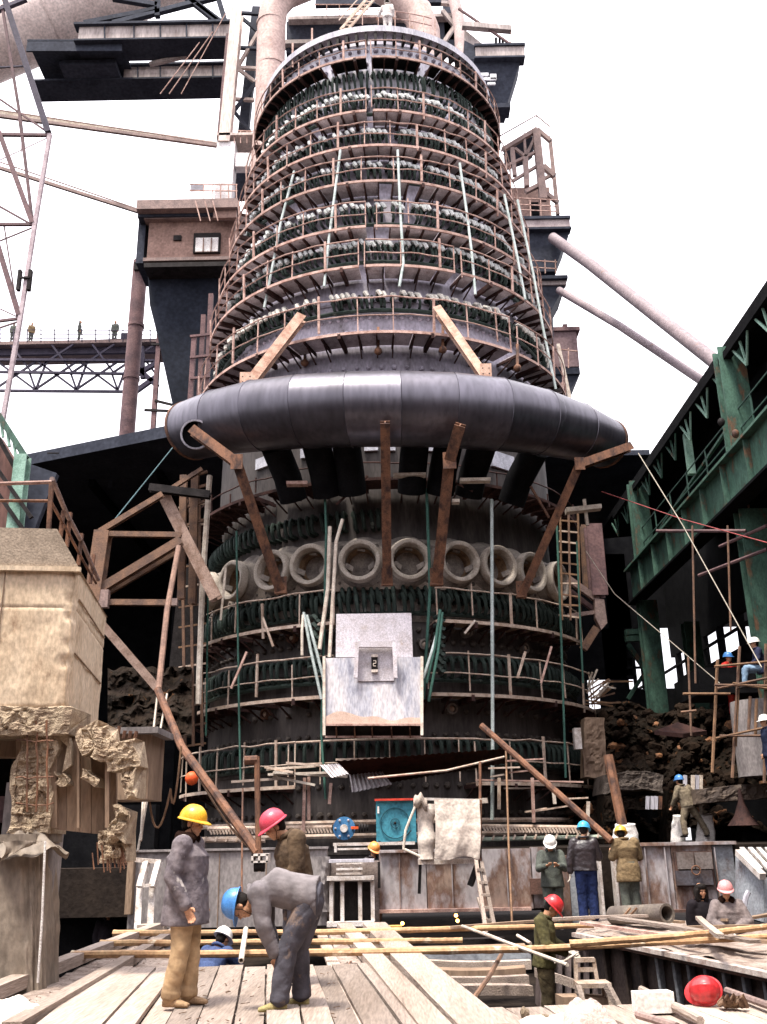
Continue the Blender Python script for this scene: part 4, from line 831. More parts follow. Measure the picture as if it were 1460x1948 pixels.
# tangled rods right of the furnace
tangle = 'loose rods sticking out right of the furnace'
for i in range(16):
    x0, y0 = random.uniform(1110, 1150), random.uniform(1290, 1340); ang = random.uniform(-1.3, .3); L_ = random.uniform(25, 60)
    single(MB().bar(at(x0, y0, 31), at(x0+L_*cos(ang), y0+L_*sin(ang), 31+random.uniform(-.5, .8)), .05), 'loose_rod', random.choice((rst, hotm, polew)), 'loose rusty rod in the tangle right of the furnace, number %d from its left' % 0 if 0 else 'loose rusty rod in the tangle right of the furnace', 'rod', tangle)
# ============================================================ left concrete block
def rough(name, corners_fn, nu, nv, mat, parent, amp, seed, thick=None, fr=3.0):
    """displaced sheet with closed back: corners_fn(u,v)->V, normal towards camera"""
    vs_f, fs = [], []
    def fn(u, v):
        p = corners_fn(u, v); e_ = min(1, 6*u, 6*(1-u), 6*v, 6*(1-v))
        n_ = noise.fractal(p*fr+V((seed, 0, 0)), .8, 2, 5)
        n_ = .55*n_+.5*noise.cell(p*fr*1.6+V((seed, 2, 1)))+.25*noise.cell(p*fr*3.7+V((seed, 5, 1)))
        q_ = V((noise.fractal(p*fr*.9+V((seed, 7, 0)), 1, 2, 4), 0, noise.fractal(p*fr*.9+V((seed, 3, 9)), 1, 2, 4)))*amp*.5
        return p + V((.25, -1, .1)).normalized()*amp*n_*max(.3, e_) + q_
    mb = MB().grid(fn, nu, nv); o = len(mb.v); th = V(thick or (0, .4, 0)); m = nu+1
    bc = [fn(0, 0)+th, fn(1, 0)+th, fn(1, 1)+th, fn(0, 1)+th]
    mb.v += bc; b0, b1, b2, b3 = o, o+1, o+2, o+3
    mb.f.append((b0, b1, b2, b3))
    mb.f += [tuple([b0]+[i for i in range(m)]+[b1]), tuple([b1]+[nu+m*j for j in range(nv+1)]+[b2]), tuple([b2]+[nv*m+i for i in range(nu, -1, -1)]+[b3]), tuple([b3]+[m*j for j in range(nv, -1, -1)]+[b0])]
    return mb.build(name, mat, parent, False)
blk = thing('concrete_block', 'big warm coloured concrete block with a grey cap on a broken pillar', 'concrete block', at(100, 1870, 12))
ang = R(8.5); ex = V((cos(ang), sin(ang), 0)); ey = V((-sin(ang), cos(ang), 0))     # block frame
def A(px, py, Y): return at(px, py, Y)
pr = A(150, 1085, 12.0); z_t, z_b = pr.z, A(140, 1345, 12).z
base = V((pr.x, pr.y, 0))
def blkp(u, w, z): return base+ex*u+ey*w+V((0, 0, z))
Wd, Dp = 3.2, 2.75
edge_d = .07
def vert_face(p0, p1, z0, z1):
    return lambda u, v: (p0.lerp(p1, u)*1.0)+V((0, 0, z0+(z1-z0)*v))
mb = MB()
def bface(u, v):
    # wraps the front then the right side
    L_ = Wd+Dp; s_ = u*L_
    p = blkp(-Wd+s_, 0, 0) if s_ < Wd else blkp(0, s_-Wd, 0)
    z = z_b+(z_t-z_b)*v
    d_ = noise.fractal(V((p.x*3, p.y*3, z*3)), 1, 2, 5)*.012
    # shutter board joints
    if abs((z-z_b)/.62 % 1) < .03: d_ -= .012
    e_ = abs(s_-Wd)
    if e_ < .12: d_ -= (.12-e_)*.35+max(0, noise.noise(V((1, 2, z*5))))*.09
    nrm = -ey if s_ < Wd else ex
    return p+V((0, 0, z))+nrm*d_
mb.grid(bface, 150, 60)
mb.add([blkp(-Wd, .02, z_b), blkp(-.02, .02, z_b), blkp(-.02, Dp, z_b), blkp(-Wd, Dp, z_b)], [(0, 1, 2, 3)])
mb.build('block_body', conc, blk, True)
zc = A(110, 1015, 12.15).z
cap = MB().add([blkp(-Wd, -.02, z_t), blkp(.02, -.02, z_t), blkp(.02, Dp, z_t), blkp(-Wd, Dp, z_t), blkp(-Wd, .0, zc), blkp(-.32, .0, zc), blkp(-.32, Dp, zc-.2), blkp(-Wd, Dp, zc)], [(0, 1, 5, 4), (1, 2, 6, 5), (4, 5, 6, 7), (2, 3, 7, 6), (0, 3, 2, 1)])
cap.build('cap_slab', M('dusty_cap_concrete', (.36, .29, .225), (.27, .215, .165), rough=.95, sc_=3, bump=.4, fine=12), blk)
MB().bar(blkp(-Wd, -.03, z_t), blkp(.03, -.03, z_t), .06, .06).build('cap_lip', conc, blk)
# formwork joint lines, thin recessed strips as real raised fins
for k_ in (2, 4):
    z = z_b+(z_t-z_b)*k_/5
    MB().bar(blkp(.012, .15, z), blkp(.012, Dp-.1, z-.0), .02, .012).build('form_joint', formw, blk)
for k_ in (-.9, -1.5): MB().bar(blkp(k_, -.012, z_b+.1), blkp(k_, -.012, z_t-.05), .012, .012).build('form_joint', formw, blk)
# broken band below and pillar
rough('broken_band', lambda u, v: blkp(-Wd+u*(Wd+.05), -.03, z_b-.34+.34*v), 110, 18, concr, blk, .07, 5, (0, .8, 0), 6)
rough('broken_side', lambda u, v: blkp(.03, u*Dp*.35, z_b-.3+.3*v)+V((0, 0, 0)), 20, 12, concr, blk, .07, 9, (-.8, .1, 0), 6)
zt1, zb1 = z_b-.3, A(60, 1575, 12).z
c0, c1 = A(28, 1450, 12.05).x, A(100, 1450, 12.05).x
rough('broken_pillar', lambda u, v: V((c0+(c1-c0)*u+.03*sin(v*9), 12.05, zb1-.05+(zt1-zb1+.05)*v)), 60, 130, concr, blk, .08, 2, (0, .7, 0), 5)
for x, w_ in ((52, .02), (70, .02), (90, .02)):
    MB().tube([A(x+random.uniform(-2, 2), y, 11.93) for y in range(1370, 1570, 25)], .012, 5).build('rebar', rust, blk)
for y in (1410, 1480, 1530): MB().tube([A(x, y+random.uniform(-3, 3), 11.93) for x in range(30, 105, 12)], .009, 5).build('rebar', rust, blk)
# formwork board panel right of the pillar, tile boards
x_l, x_r = 104, 222
yt_, yb_ = 1372, 1578
nb_ = 5
for i in range(nb_):
    a0, a1 = x_l+(x_r-x_l)*i/nb_, x_l+(x_r-x_l)*(i+1)/nb_-.8
    Ya, Yb_ = 12.25+.25*i/nb_, 12.25+.25*(i+1)/nb_
    MB().prism([A(a0, yt_+4*i, Ya), A(a1, yt_+4*i+3, Yb_), A(a1, yb_+2.6*(i+1), Yb_), A(a0, yb_+2.6*i, Ya)], (0, .05+.012*(i % 3), 0)).build('formwork_board', formw, blk)
for x, w_ in ((104, .07), (150, .03), (205, .05)): MB().bar(A(x, 1385, 12.17), A(x, 1575, 12.17), w_, .06).build('board_batten', formw, blk)
MB().prism([A(98, 1392, 12.15), A(128, 1378, 12.15), A(136, 1420, 12.15), A(136, 1455, 12.12), A(118, 1470, 12.1), A(128, 1420, 12.15)], (0, .08, 0)).build('torn_sheet', concr, blk)
for seed, (x0, y0, x1, y1) in enumerate(((170, 1380, 215, 1440), (196, 1406, 258, 1462), (150, 1378, 186, 1430), (235, 1440, 258, 1520), (212, 1535, 242, 1600), (160, 1470, 186, 1490), (108, 1470, 128, 1492))):
    rough('broken_lump', lambda u, v: A(x0+(x1-x0)*u+6*sin(v*5+seed), y1+(y0-y1)*v+7*sin(u*3+seed), 12.05), 34, 34, concr, blk, .07, 20+seed, (0, .45, 0), 5)
mb = MB()
rough('hanging_lump', lambda u, v: A(188+50*u, 1642-62*v, 12.2), 34, 34, concr, blk, .10, 40, (0, .5, 0), 6)
for i in range(14): x = random.uniform(170, 238); MB().tube([A(x, random.uniform(1600, 1625), 12.2), A(x+random.uniform(-4, 6), random.uniform(1640, 1662), 12.15)], .008, 4).build('rebar', rust, blk)
# stuff behind at left: slots
MB().prism([A(-60, 1378, 12.8), A(30, 1378, 12.8), A(30, 1440, 12.8), A(-60, 1440, 12.8)], (0, .3, 0)).build('recess_wall', formw, blk)
MB().prism([A(-60, 1440, 13.2), A(22, 1440, 13.2), A(22, 1700, 13.2), A(-60, 1700, 13.2)], (0, .2, 0)).build('recess_back', black_m, blk)
MB().prism([A(-60, 1515, 12.6), A(20, 1515, 12.6), A(20, 1565, 12.6), A(-60, 1565, 12.6)], (0, .3, 0)).build('recess_ledge', purp, blk)
# second column behind at 255..285
c2 = thing('concrete_column', 'square grey brown concrete column standing behind the broken block', 'column', A(268, 1530, 16))
pbox(205, 1395, 284, 1522, 16, 1.0).build('column_body', formw, c2); pbox(215, 1384, 300, 1396, 15.8, 1.2).build('column_cap', concg, c2)
for i in range(6): x = 202+i*11; MB().tube([A(x, 1405, 15.6), A(x+3, 1378+random.uniform(0, 14), 15.6)], .03, 5).build('rebar', rust, c2)
# wrapped pillar
wp = thing('wrapped_pillar', 'pillar wrapped in grey tarpaulin under the broken concrete at the far left', 'pillar', A(50, 1880, 12))
def wrapf(u, v):
    th = -pi*.15+u*pi*1.3; y = 1885-(1885-1588)*v; cx = A(49-6*v, y, 12.4); w_ = (A(100-2*v, y, 12.4).x-A(0-6*v, y, 12.4).x)/2
    k_ = (abs(cos(th))**.45)*(1 if cos(th) > 0 else -1); k2 = (abs(sin(th))**.45)*(1 if sin(th) > 0 else -1)
    n_ = noise.fractal(V((th*3, v*2.0, 1)), 1, 2, 4)*.035 + .012*sin(th*22+3*v) + (.06 if v > .94 else 0)
    return cx+V((-k_*(w_+n_), -k2*(.42+n_), 0))
MB().grid(wrapf, 90, 60).build('tarpaulin_wrap', tarp, wp, True)
MB().box(A(49, 1735, 12.55), (.6, .5, 3)).build('pillar_core', concg, wp)
def knot(u, v):
    a_ = u*2*pi; r_ = .05+.33*v; y = 1580+45*v+6*sin(a_*3)+8*noise.noise(V((a_, v*3, 0)))
    p = A(58, y, 12.15); return p+V((r_*cos(a_)*1.2, r_*sin(a_)*.9-.03, .03*sin(a_*7)))
MB().grid(knot, 50, 10).build('tied_collar', tarp, wp, True)
MB().grid(lambda u, v: A(5+75*u*(1-.3*v)+6*sin(v*4), 1600+40*v*(1-u*.8)+5*noise.noise(V((u*4, v*4, 3))), 11.75+.06*sin(u*9)), 16, 10).build('loose_flap', tarp, wp, True)
MB().tube([A(86, 1600, 11.72), A(80, 1750, 11.72), A(72, 1870, 11.75)], .014, 6).build('fold', bagm, wp, True)
# block railing
br_ = thing('block_railing', 'rusty pipe railing with two rails on top of the concrete block', 'railing', blkp(-.6, .3, zc))
q0 = A(99, 918, 12.0); zr_ = q0.z
def rp_(t, dz=0): d_ = V((q0.x, 12.0, zr_)).lerp(A(187, 1103, 17.0), t); return V((d_.x, d_.y, d_.z+dz))
MB().tube([A(-60, 922, 12), A(99, 917, 12)], .028, 8).build('top_rail', rustrail, br_, True); MB().tube([A(-60, 952, 12), A(96, 953, 12)], .022, 8).build('mid_rail', rust, br_, True)
MB().tube([A(99, 911, 12), A(128, 980, 13.3), A(160, 1040, 15), A(187, 1103, 17)], .035, 8).build('top_rail', _M['frame_rust'] if False else cagem, br_, True)
MB().tube([A(98, 957, 12), A(128, 1010, 13.3), A(160, 1070, 15), A(183, 1110, 17)], .022, 8).build('mid_rail', rust, br_, True)
for x, y0, y1, Y_ in ((96, 918, 1014, 12), (118, 972, 1025, 12.9), (131, 975, 1040, 13.5), (153, 1015, 1075, 14.6), (176, 1055, 1110, 16.2)): MB().bar(A(x+(2 if x == 96 else 3), y0, Y_), A(x-4, y1, Y_), .05).build('railing_post', rust, br_)
# green column and dark hall at far left
lh = thing('left_crane_hall', 'pale green column and dark slanting roof edge of the hall at the far left', 'building', A(20, 1000, 22))
MB().ibeam(A(44, 868, 22), A(28, 1010, 22), .3, .35, .05, (0, -1, 0)).build('column', lg, lh)
MB().prism([A(-90, 820, 22.5), A(0, 830, 22.5), A(42, 900, 22.5), A(20, 1015, 22.5), A(-90, 1015, 22.5)], (0, .3, 0)).build('wall_panel', clad, lh)
MB().bar(A(-10, 778, 22), A(50, 872, 22), .14).build('roof_edge', green, lh); MB().bar(A(-10, 820, 22.1), A(44, 918, 22.1), .1).build('rail_bar', dsteel, lh)
for x, y in ((2, 800), (14, 818), (26, 838), (38, 856)): MB().bar(A(x, y, 22), A(x+4, y+32, 22), .06).build('eave_brace', lg, lh)
for dy in (945, 990): MB().bar(A(-10, dy-60, 21.8), A(60, dy+40, 21.8), .09).build('rail_bar', dsteel, lh)
MB().prism([A(50, 880, 23), A(108, 900, 23), A(60, 1020, 23), A(20, 1020, 23)], (0, .2, 0)).build('dark_panel', navy_m, lh)
# ============================================================ walls in front of the furnace
gw = thing('grey_wall', 'long grey streaked concrete wall between the two standing men', 'wall', at(430, 1750, 21))
pbox(246, 1621, 622, 1768, 21, .35).build('wall_slab', concg, gw)
pbox(244, 1618, 624, 1622, 20.95, .45).build('wall_coping', concg, gw)
pbox(240, 1621, 252, 1740, 20.8, .3).build('end_plank', formw, gw)
for x in (330, 415, 505, 580): pbox(x, 1623, x+1.5, 1766, 20.985, .05).build('slab_joint', formw, gw)
# white bent frame
wf = thing('bent_stand', 'white painted bent frame leaning on the left end of the grey wall', 'frame', at(280, 1765, 20.2))
wpm = M('chipped_white_paint', (.70, .65, .62), (.45, .38, .33), sc_=5, c3=(.3, .2, .15))
for dx in (0, 24):
    for a_, b_ in (((279+dx, 1640), (266+dx, 1688)), ((266+dx, 1688), (261+dx, 1768))): MB().bar(at(*a_, 20.3), at(*b_, 20.1), .12, .1).build('bent_post', wpm, wf)
MB().bar(at(258, 1636, 20.3), at(306, 1640, 20.3), .08).build('top_bar', wpm, wf); MB().bar(at(266, 1686, 20.1), at(292, 1684, 20.1), .06).build('mid_bar', wpm, wf)
pbox(260, 1760, 312, 1775, 19.9, .3).build('base_block', plank, wf)
# middle frame (620..720)
mf = thing('barred_frame', 'pale steel frame with four upright bars and a slotted top, right of the grey wall', 'frame', at(668, 1765, 20.6))
pbox(622, 1640, 722, 1770, 21.1, .25).build('back_plate', M('worn_pink_plate', (.42, .35, .32), (.28, .22, .20), sc_=3, c3=(.5, .44, .42)), mf)
for x in (627, 648, 682, 706): pbox(x, 1675, x+7, 1765, 20.7, .15).build('upright_bar', wpm, mf)
pbox(622, 1668, 712, 1676, 20.6, .25).build('cross_bar', wpm, mf); pbox(622, 1755, 712, 1764, 20.6, .25).build('cross_bar', wpm, mf)
pbox(636, 1678, 646, 1755, 21.0, .08).build('dark_slot', dsteel, mf); pbox(656, 1678, 681, 1755, 21.0, .08).build('dark_slot', dsteel, mf); pbox(690, 1678, 705, 1755, 21.0, .08).build('dark_slot', dsteel, mf)
for y in (1641, 1652, 1661): pbox(640, y, 690, y+4, 20.6, .15).build('slot_bar', wpm, mf)
for x in (648, 667, 683): pbox(x, 1643, x+4, 1666, 20.65, .12).build('slot_post', wpm, mf)
pbox(626, 1636, 712, 1642, 20.6, .4).build('top_plate', pale_m, mf)
MB().grid(lambda u, v: at(604+24*u+3*sin(v*7), 1630+105*v, 20.9-.12*sin(u*pi)+.05*noise.noise(V((u*5, v*9, 0)))), 10, 24).build('draped_sheet', concg, mf, True)
# stained steel wall (trough)
sw = thing('stained_steel_wall', 'long rust stained steel plate wall across the middle right below the furnace', 'wall', at(900, 1735, 21))
for x0, x1, y0, y1, m_ in ((722, 812, 1622, 1734, wallst), (813, 915, 1622, 1733, wallst), (916, 1013, 1616, 1731, wallst), (1014, 1062, 1612, 1728, wallst)): pbox(x0, y0, x1-.6, y1, 21, .22).build('wall_plate', m_, sw)
pbox(722, 1732, 1012, 1738, 20.85, .45).build('bottom_flange', wpm if False else rustrail, sw); pbox(722, 1618, 915, 1623, 20.9, .4).build('top_flange', wallst, sw)
pbox(1010, 1672, 1050, 1702, 20.88, .1).build('hatch_plate', trough, sw)
for x in (760, 860, 965): pbox(x, 1622, x+2, 1732, 20.96, .06).build('weld_strip', wallst, sw)
pbox(719, 1640, 724, 1690, 20.8, .1).build('dark_edge_bar', dsteel, sw)
sw2 = thing('stained_steel_wall', 'stained steel trough wall at the right with a dark hatch and a walker on its edge', 'wall', at(1300, 1735, 21))
for x0, x1, m_ in ((1212, 1282, wallst), (1283, 1362, wallst), (1363, 1402, bluegr)): pbox(x0, 1609, x1-.6, 1733, 21.3, .22).build('wall_plate', m_, sw2)
pbox(1212, 1604, 1402, 1610, 21.2, .5).build('top_flange', wallst, sw2); pbox(1212, 1733, 1400, 1738, 21.1, .5).build('bottom_flange', trough, sw2)
hp = pbox(1286, 1620, 1359, 1688, 21.2, .08).build('hatch_frame', trough, sw2)
pbox(1290, 1622, 1321, 1654, 21.12, .06).build('hatch_panel', M('hatch_grey', (.2, .17, .16), (.12, .09, .08)), hp); pbox(1324, 1622, 1356, 1654, 21.12, .06).build('hatch_panel', _M['hatch_grey'], hp); pbox(1288, 1657, 1357, 1685, 21.12, .06).build('hatch_panel', M('hatch_blue_grey', (.09, .085, .10), (.06, .045, .045)), hp)
q = at(1325, 1656, 21.05); MB().tube([q+V((.09*cos(t), 0, .09*sin(t))) for t in [k*.5 for k in range(13)]], .015, 5).build('ring_handle', rust, hp)
for x in (1218, 1232, 1270, 1366): pbox(x, 1612, x+2, 1732, 21.22, .08).build('stiffener', wallst, sw2)
# posts between
bp_ = thing('rusty_column', 'pair of rusty upright plates behind the men at the wall gap', 'column', at(1080, 1760, 20.8))
for x0, x1, m_ in ((1051, 1066, trough), (1068, 1085, wallst), (1086, 1100, bluegr)): pbox(x0, 1628, x1, 1760, 20.8+.1*(x0 % 3), .25).build('upright_plate', m_, bp_)
for x in (1143, 1172, 1178, 1205): pbox(x, 1625, x+5, 1742, 20.9, .3).build('upright_plate', random.choice((wpm, bluegr, cagem)), bp_)
pbox(1148, 1640, 1210, 1742, 21.4, .2).build('back_plate', dsteel, bp_)
# sloped blue grey plates right
sp_ = thing('sloped_trough_end', 'blue grey sloping steel trough end with slanted ribs at the right edge', 'steel trough', at(1430, 1740, 20))
MB().prism([at(1400, 1620, 20.6), at(1452, 1668, 19.6), at(1455, 1755, 19.6), at(1400, 1740, 20.6)], (.2, .6, 0)).build('side_plate', bluegr, sp_)
MB().bar(at(1405, 1622, 20.4), at(1452, 1668, 19.4), .12).build('sloped_rib', wpm, sp_)
for i in range(4): MB().bar(at(1412+i*16, 1616-i*0, 21), at(1448+i*16, 1656, 20), .09).build('sloped_rib', wpm, sp_)
MB().prism([at(1408, 1612, 21.2), at(1500, 1612, 21.2), at(1530, 1665, 19.8), at(1452, 1665, 19.8)], (0, .1, -.1)).build('top_plate', dsteel, sp_)
MB().prism([at(1452, 1670, 19.6), at(1520, 1672, 19.6), at(1520, 1760, 19.6), at(1456, 1760, 19.6)], (0, .2, 0)).build('side_plate', bluegr, sp_)
MB().tube([at(1416+20*(1-cos(t))*.6, 1745-55*sin(t)*.9, 19.3) for t in [k*.15 for k in range(10)]], .05, 6).build('bent_pipe', pale_m, sp_, True)
# ============================================================ things on / above the wall
cbx = thing('blue_cabinet', 'blue painted steel cabinet door with a round pressed ring under the walkways', 'cabinet', at(752, 1603, 23))
pbox(716, 1524, 792, 1604, 23, .6).build('cabinet_body', teal, cbx)
pbox(713, 1520, 792, 1524, 22.9, .7).build('red_top_bar', redp, cbx)
q = at(752, 1566, 22.97)
for r_, w_ in ((.33, .012), (.1, .012)): MB().tube([q+V((r_*cos(t), 0, r_*sin(t))) for t in [k*2*pi/32 for k in range(33)]], w_, 5).build('pressed_ring', M('dark_teal', (.02, .09, .12), (.02, .07, .1)), cbx)
MB().tube([at(720, 1600, 22.9)+V((0, 0, 0)), at(735, 1607, 22.9), at(765, 1600, 22.9), at(783, 1580, 22.9)], .012, 5).build('loose_wire', dsteel, cbx)
MB().box(at(720, 1541, 22.95), (.04, .06, .15)).build('door_handle', wpm, cbx); MB().ball(q, .03).build('centre_pin', dsteel, cbx)
fw = thing('blue_valve_wheel', 'round blue valve flange with a white centre left of the blue cabinet', 'valve', at(655, 1590, 23.5))
q = at(655, 1576, 23.5); MB().tube([q, q+V((0, .12, 0))], .26, 20).build('wheel_disc', bluep, fw, True)
MB().tube([q-V((0, .1, 0)), q], .09, 10).build('hub', wpm, fw, True)
for t in range(6): MB().ball(q+V((.2*cos(t*1.05), -.02, .2*sin(t*1.05))), .03, 6, 4).build('flange_bolt', pale_m, fw)
MB().bar(at(668, 1575, 23.4), at(682, 1575, 23.4), .06).build('orange_rod', orangep, fw); 
for i in range(4): MB().tube([at(683+i*5, 1575, 23.4), at(686+i*5, 1575, 23.4)], .12-.015*i, 10).build('coupling', dsteel, fw, True)
sh = thing('pipe_shelf', 'long pale steel rail and pipes running under the blue cabinet', 'rail', at(680, 1610, 22))
pbox(634, 1604, 790, 1610, 22, .3).build('rail_top', wpm, sh); pbox(636, 1614, 700, 1618, 22, .2).build('rail_bar', wpm, sh); pbox(636, 1604, 641, 1622, 21.9, .2).build('rail_post', wpm, sh)
# lower horizontal pipes with fringes
for k_, (x0, y0, x1, y1, lab) in enumerate(((395, 1577, 632, 1574, 'upper left'), (385, 1600, 505, 1600, 'lower left'), (916, 1572, 1115, 1575, 'upper right'), (893, 1598, 1155, 1592, 'lower right'))):
    t_ = thing('water_pipe', lab+' pale horizontal pipe with small clips low on the furnace front', 'pipe', at(x0, y0, 26), 'pale pipes low on the furnace')
    MB().tube([at(x0, y0, 26.3), at(x1, y1, 26.3)], .055, 8).build('pipe_run', railp if k_ < 3 else M('greenish_pale_pipe', (.4, .46, .38), (.3, .33, .27)), t_, True)
    mb = MB(); x = x0+4
    while x < x1-4: q = at(x, y0+(y1-y0)*(x-x0)/(x1-x0), 26.2); mb.bar(q+V((0, 0, -.02)), q+V((.06, 0, .1 if k_ % 2 else -.14)), .045); x += 6 if k_ % 2 == 0 else 20
    o = mb.build('pipe_clips', railp, t_); o['kind'] = 'stuff'
# planks & platforms beside: thin boards left at y~1490..1500
tb = thing('board_stack', 'untidy stack of pale boards on the lowest walkway left of the loose corrugated sheets', 'boards', at(560, 1500, 25.8))
for (x0, y0, x1, y1) in ((545, 1452, 740, 1466), (508, 1464, 600, 1458), (510, 1474, 640, 1470), (520, 1470, 660, 1478), (440, 1488, 560, 1480), (520, 1478, 600, 1494), (640, 1446, 900, 1440), (506, 1460, 560, 1470)): MB().bar(at(x0, y0, 26.0+random.uniform(-.3, .3)), at(x1, y1, 26.0+random.uniform(-.3, .3)), .2, .06).build('board', random.choice((railp, plank, polew)), tb)
tb2 = thing('board_stack', 'thin pale boards lying on the lowest walkway right of the dark awning', 'boards', at(1000, 1490, 26.4))
for (x0, y0, x1, y1) in ((905, 1484, 1110, 1488), (930, 1462, 990, 1460), (925, 1450, 1035, 1444), (935, 1478, 960, 1474), (970, 1470, 1010, 1466), (1010, 1545, 1090, 1532), (1000, 1545, 1040, 1538), (1075, 1520, 1120, 1518), (960, 1500, 1010, 1500)): MB().bar(at(x0, y0, 26.4), at(x1, y1, 26.4+random.uniform(-.2, .2)), .12, .04).build('board', random.choice((railp, plank, rustrail)), tb2)
for k_, (x, y0, y1) in enumerate(((580, 1480, 1605), (588, 1478, 1560), (1013, 1480, 1565), (1120, 1525, 1590), (950, 1480, 1540), (1053, 1500, 1530), (630, 1490, 1530))): single(MB().bar(at(x, y0, 26.2), at(x-3+k_ % 3*3, y1, 26.2), .08), 'walkway_prop', random.choice((railp, rustrail, polew)), ['leftmost long prop under the lowest walkway', 'short prop just right of the leftmost long one', 'long prop right of the pale cloth', 'prop above the sky blue helmet', 'short prop directly right of the cloth rack', 'short prop beside the slanting rusty pole', 'short prop under the pale corrugated sheets'][k_], 'prop', 'props under the lowest walkway')
# corrugated sheets and dark awning
def corrug(name, c00, c10, c11, c01, mat, lab, waves=9, amp=.03, cat='metal sheet', group=None):
    def f_(u, v, o=0): p = (c00.lerp(c10, u)).lerp(c01.lerp(c11, u), v); return p+V((0, -1, .3)).normalized()*(amp*sin(u*waves*2*pi)+o)
    mb = MB().grid(lambda u, v: f_(u, v), waves*6, 4); mb.grid(lambda u, v: f_(u, v, -.008), waves*6, 4)
    return single(mb, name, mat, lab, cat, group)
corrug('corrugated_sheet', at(662, 1453, 25.2), at(720, 1458, 25.2), at(746, 1492, 24.6), at(670, 1508, 24.6), corr, 'larger loose pale corrugated sheet hanging from the lowest walkway', 9)
corrug('corrugated_sheet', at(608, 1456, 25.4), at(652, 1452, 25.4), at(664, 1472, 25.1), at(630, 1480, 25.1), corr, 'smaller pale corrugated sheet drooping beside the larger one', 6)
corrug('corrugated_awning', at(640, 1448, 24.0), at(972, 1424, 24.3), at(962, 1452, 25.9), at(690, 1498, 25.9), corrd, 'dark rusty corrugated awning sagging under the steel box', 26, .035, 'awning')
cable('pale sagging pipe edge along the dark awning', [at(700, 1481, 23.9), at(850, 1466, 24.0), at(960, 1440, 24.2)], .03, railp, 'pipe', 'awning_pipe')
# cloth rack
cr = thing('cloth_rack', 'light steel rack standing out from the wall under the pale cloth', 'rack', at(860, 1635, 20.3))
for a_, b_, w_, m_ in (((797, 1520), (800, 1640), .07, wpm), ((914, 1522), (914, 1640), .06, rust), ((796, 1640), (912, 1638), .1, wpm), ((799, 1585), (830, 1585), .04, wpm), ((799, 1520), (925, 1523), .05, wpm), ((800, 1640), (798, 1700), .06, dsteel), ((912, 1638), (895, 1685), .1, dsteel), ((908, 1525), (926, 1523), .1, polew), ((904, 1600), (914, 1600), .04, wpm)): MB().bar(at(*a_, 20.3), at(*b_, 20.4), w_).build('rack_bar', m_, cr)
def clothf(u, v):
    p = at(826+86*u+3*sin(v*3), 1521+112*v+4*sin(u*7)*v, 20.15-.03*sin(v*3))
    return p+V((0, -.05*noise.noise(V((u*3, v*2, 1)))-.022*sin(u*13+2*v)*v-.012*noise.noise(V((u*9, v*7, 1))), 0))
single(MB().grid(clothf, 60, 60), 'hanging_cloth', cloth_m, 'big pale cloth hanging on the rack in front of the furnace', 'cloth', smooth=True)
def rollf(u, v):
    t = u*2*pi; y = 1530+105*v; w_ = .16+.03*sin(v*12)+.02*noise.noise(V((u*3, v*6, 0)))
    return at(812, y, 20.3)+V((w_*cos(t), w_*.7*sin(t), 0))
single(MB().grid(rollf, 20, 30), 'rolled_cloth', cloth_m, 'rolled pale padding standing left of the hanging cloth', 'cloth', smooth=True)
def bundlef(u, v):
    t = u*2*pi; return at(787+26*v, 1532-12*sin(v*pi)+4*v, 20.2)+V((0, .12*cos(t), .13*sin(t)+.03*sin(v*14)))
single(MB().grid(bundlef, 14, 20), 'cloth_bundle', M('dirty_cloth', (.4, .34, .29), (.25, .2, .17), sc_=5), 'dirty bundled rag on the top left corner of the cloth rack', 'rag', smooth=True)
cable('pale hose looping down left of the cloth rack', [at(790, 1535, 20.1), at(772, 1580, 20.1), at(768, 1615, 20.1), at(800, 1630, 20.1)], .025, polew, 'hose', 'loop_hose')
cable('rusty pole rising right beside the cloth rack', [at(914, 1640, 20.2), at(914, 1450, 20.6)], .03, rust, 'pole', 'thin_pole')
cable('thin rope hanging from the walkway right of the cloth', [at(963, 1425, 22), at(968, 1600, 21), at(975, 1765, 20)], .022, hotm, 'rope', 'hanging_rope')
cable('thin hanging rope behind the pulley block', [at(462, 1500, 19), at(460, 1700, 18)], .018, rust, 'rope', 'hanging_rope')
# ladder
ld = thing('wooden_ladder', 'narrow pale wooden ladder leaning on the wall under the cloth', 'ladder', at(925, 1770, 19.5))
for a_, b_ in (((905, 1630), (925, 1775)), ((916, 1640), (942, 1770)), ((911, 1710), (930, 1768))): MB().bar(at(*a_, 20.2), at(*b_, 19.4), .07).build('stile', plank, ld)
for i in range(5): MB().bar(at(908+i*4, 1655+i*24, 20.0-i*.12), at(922+i*5, 1655+i*24, 20.0-i*.12), .05).build('rung', plank, ld)
# lamps under the wall
for k_, (x, y) in enumerate(((766, 1757), (871, 1752), (868, 1742))): single(MB().ball(at(x, y, 21.6), .035), 'small_lamp', E('lamp_glow%d' % k_, (1, .35, .06), 12), 'tiny orange lamp glowing in the dark gap below the stained wall, '+['leftmost', 'lower right', 'upper right'][k_], 'lamp', 'tiny lamps under the wall')
single(pbox(735, 1762, 765, 1770, 20.5, .2), 'yellow_block', M('yellow_board', (.65, .38, .12), (.5, .3, .1)), 'small orange yellow board lying at the foot of the stained wall', 'board')
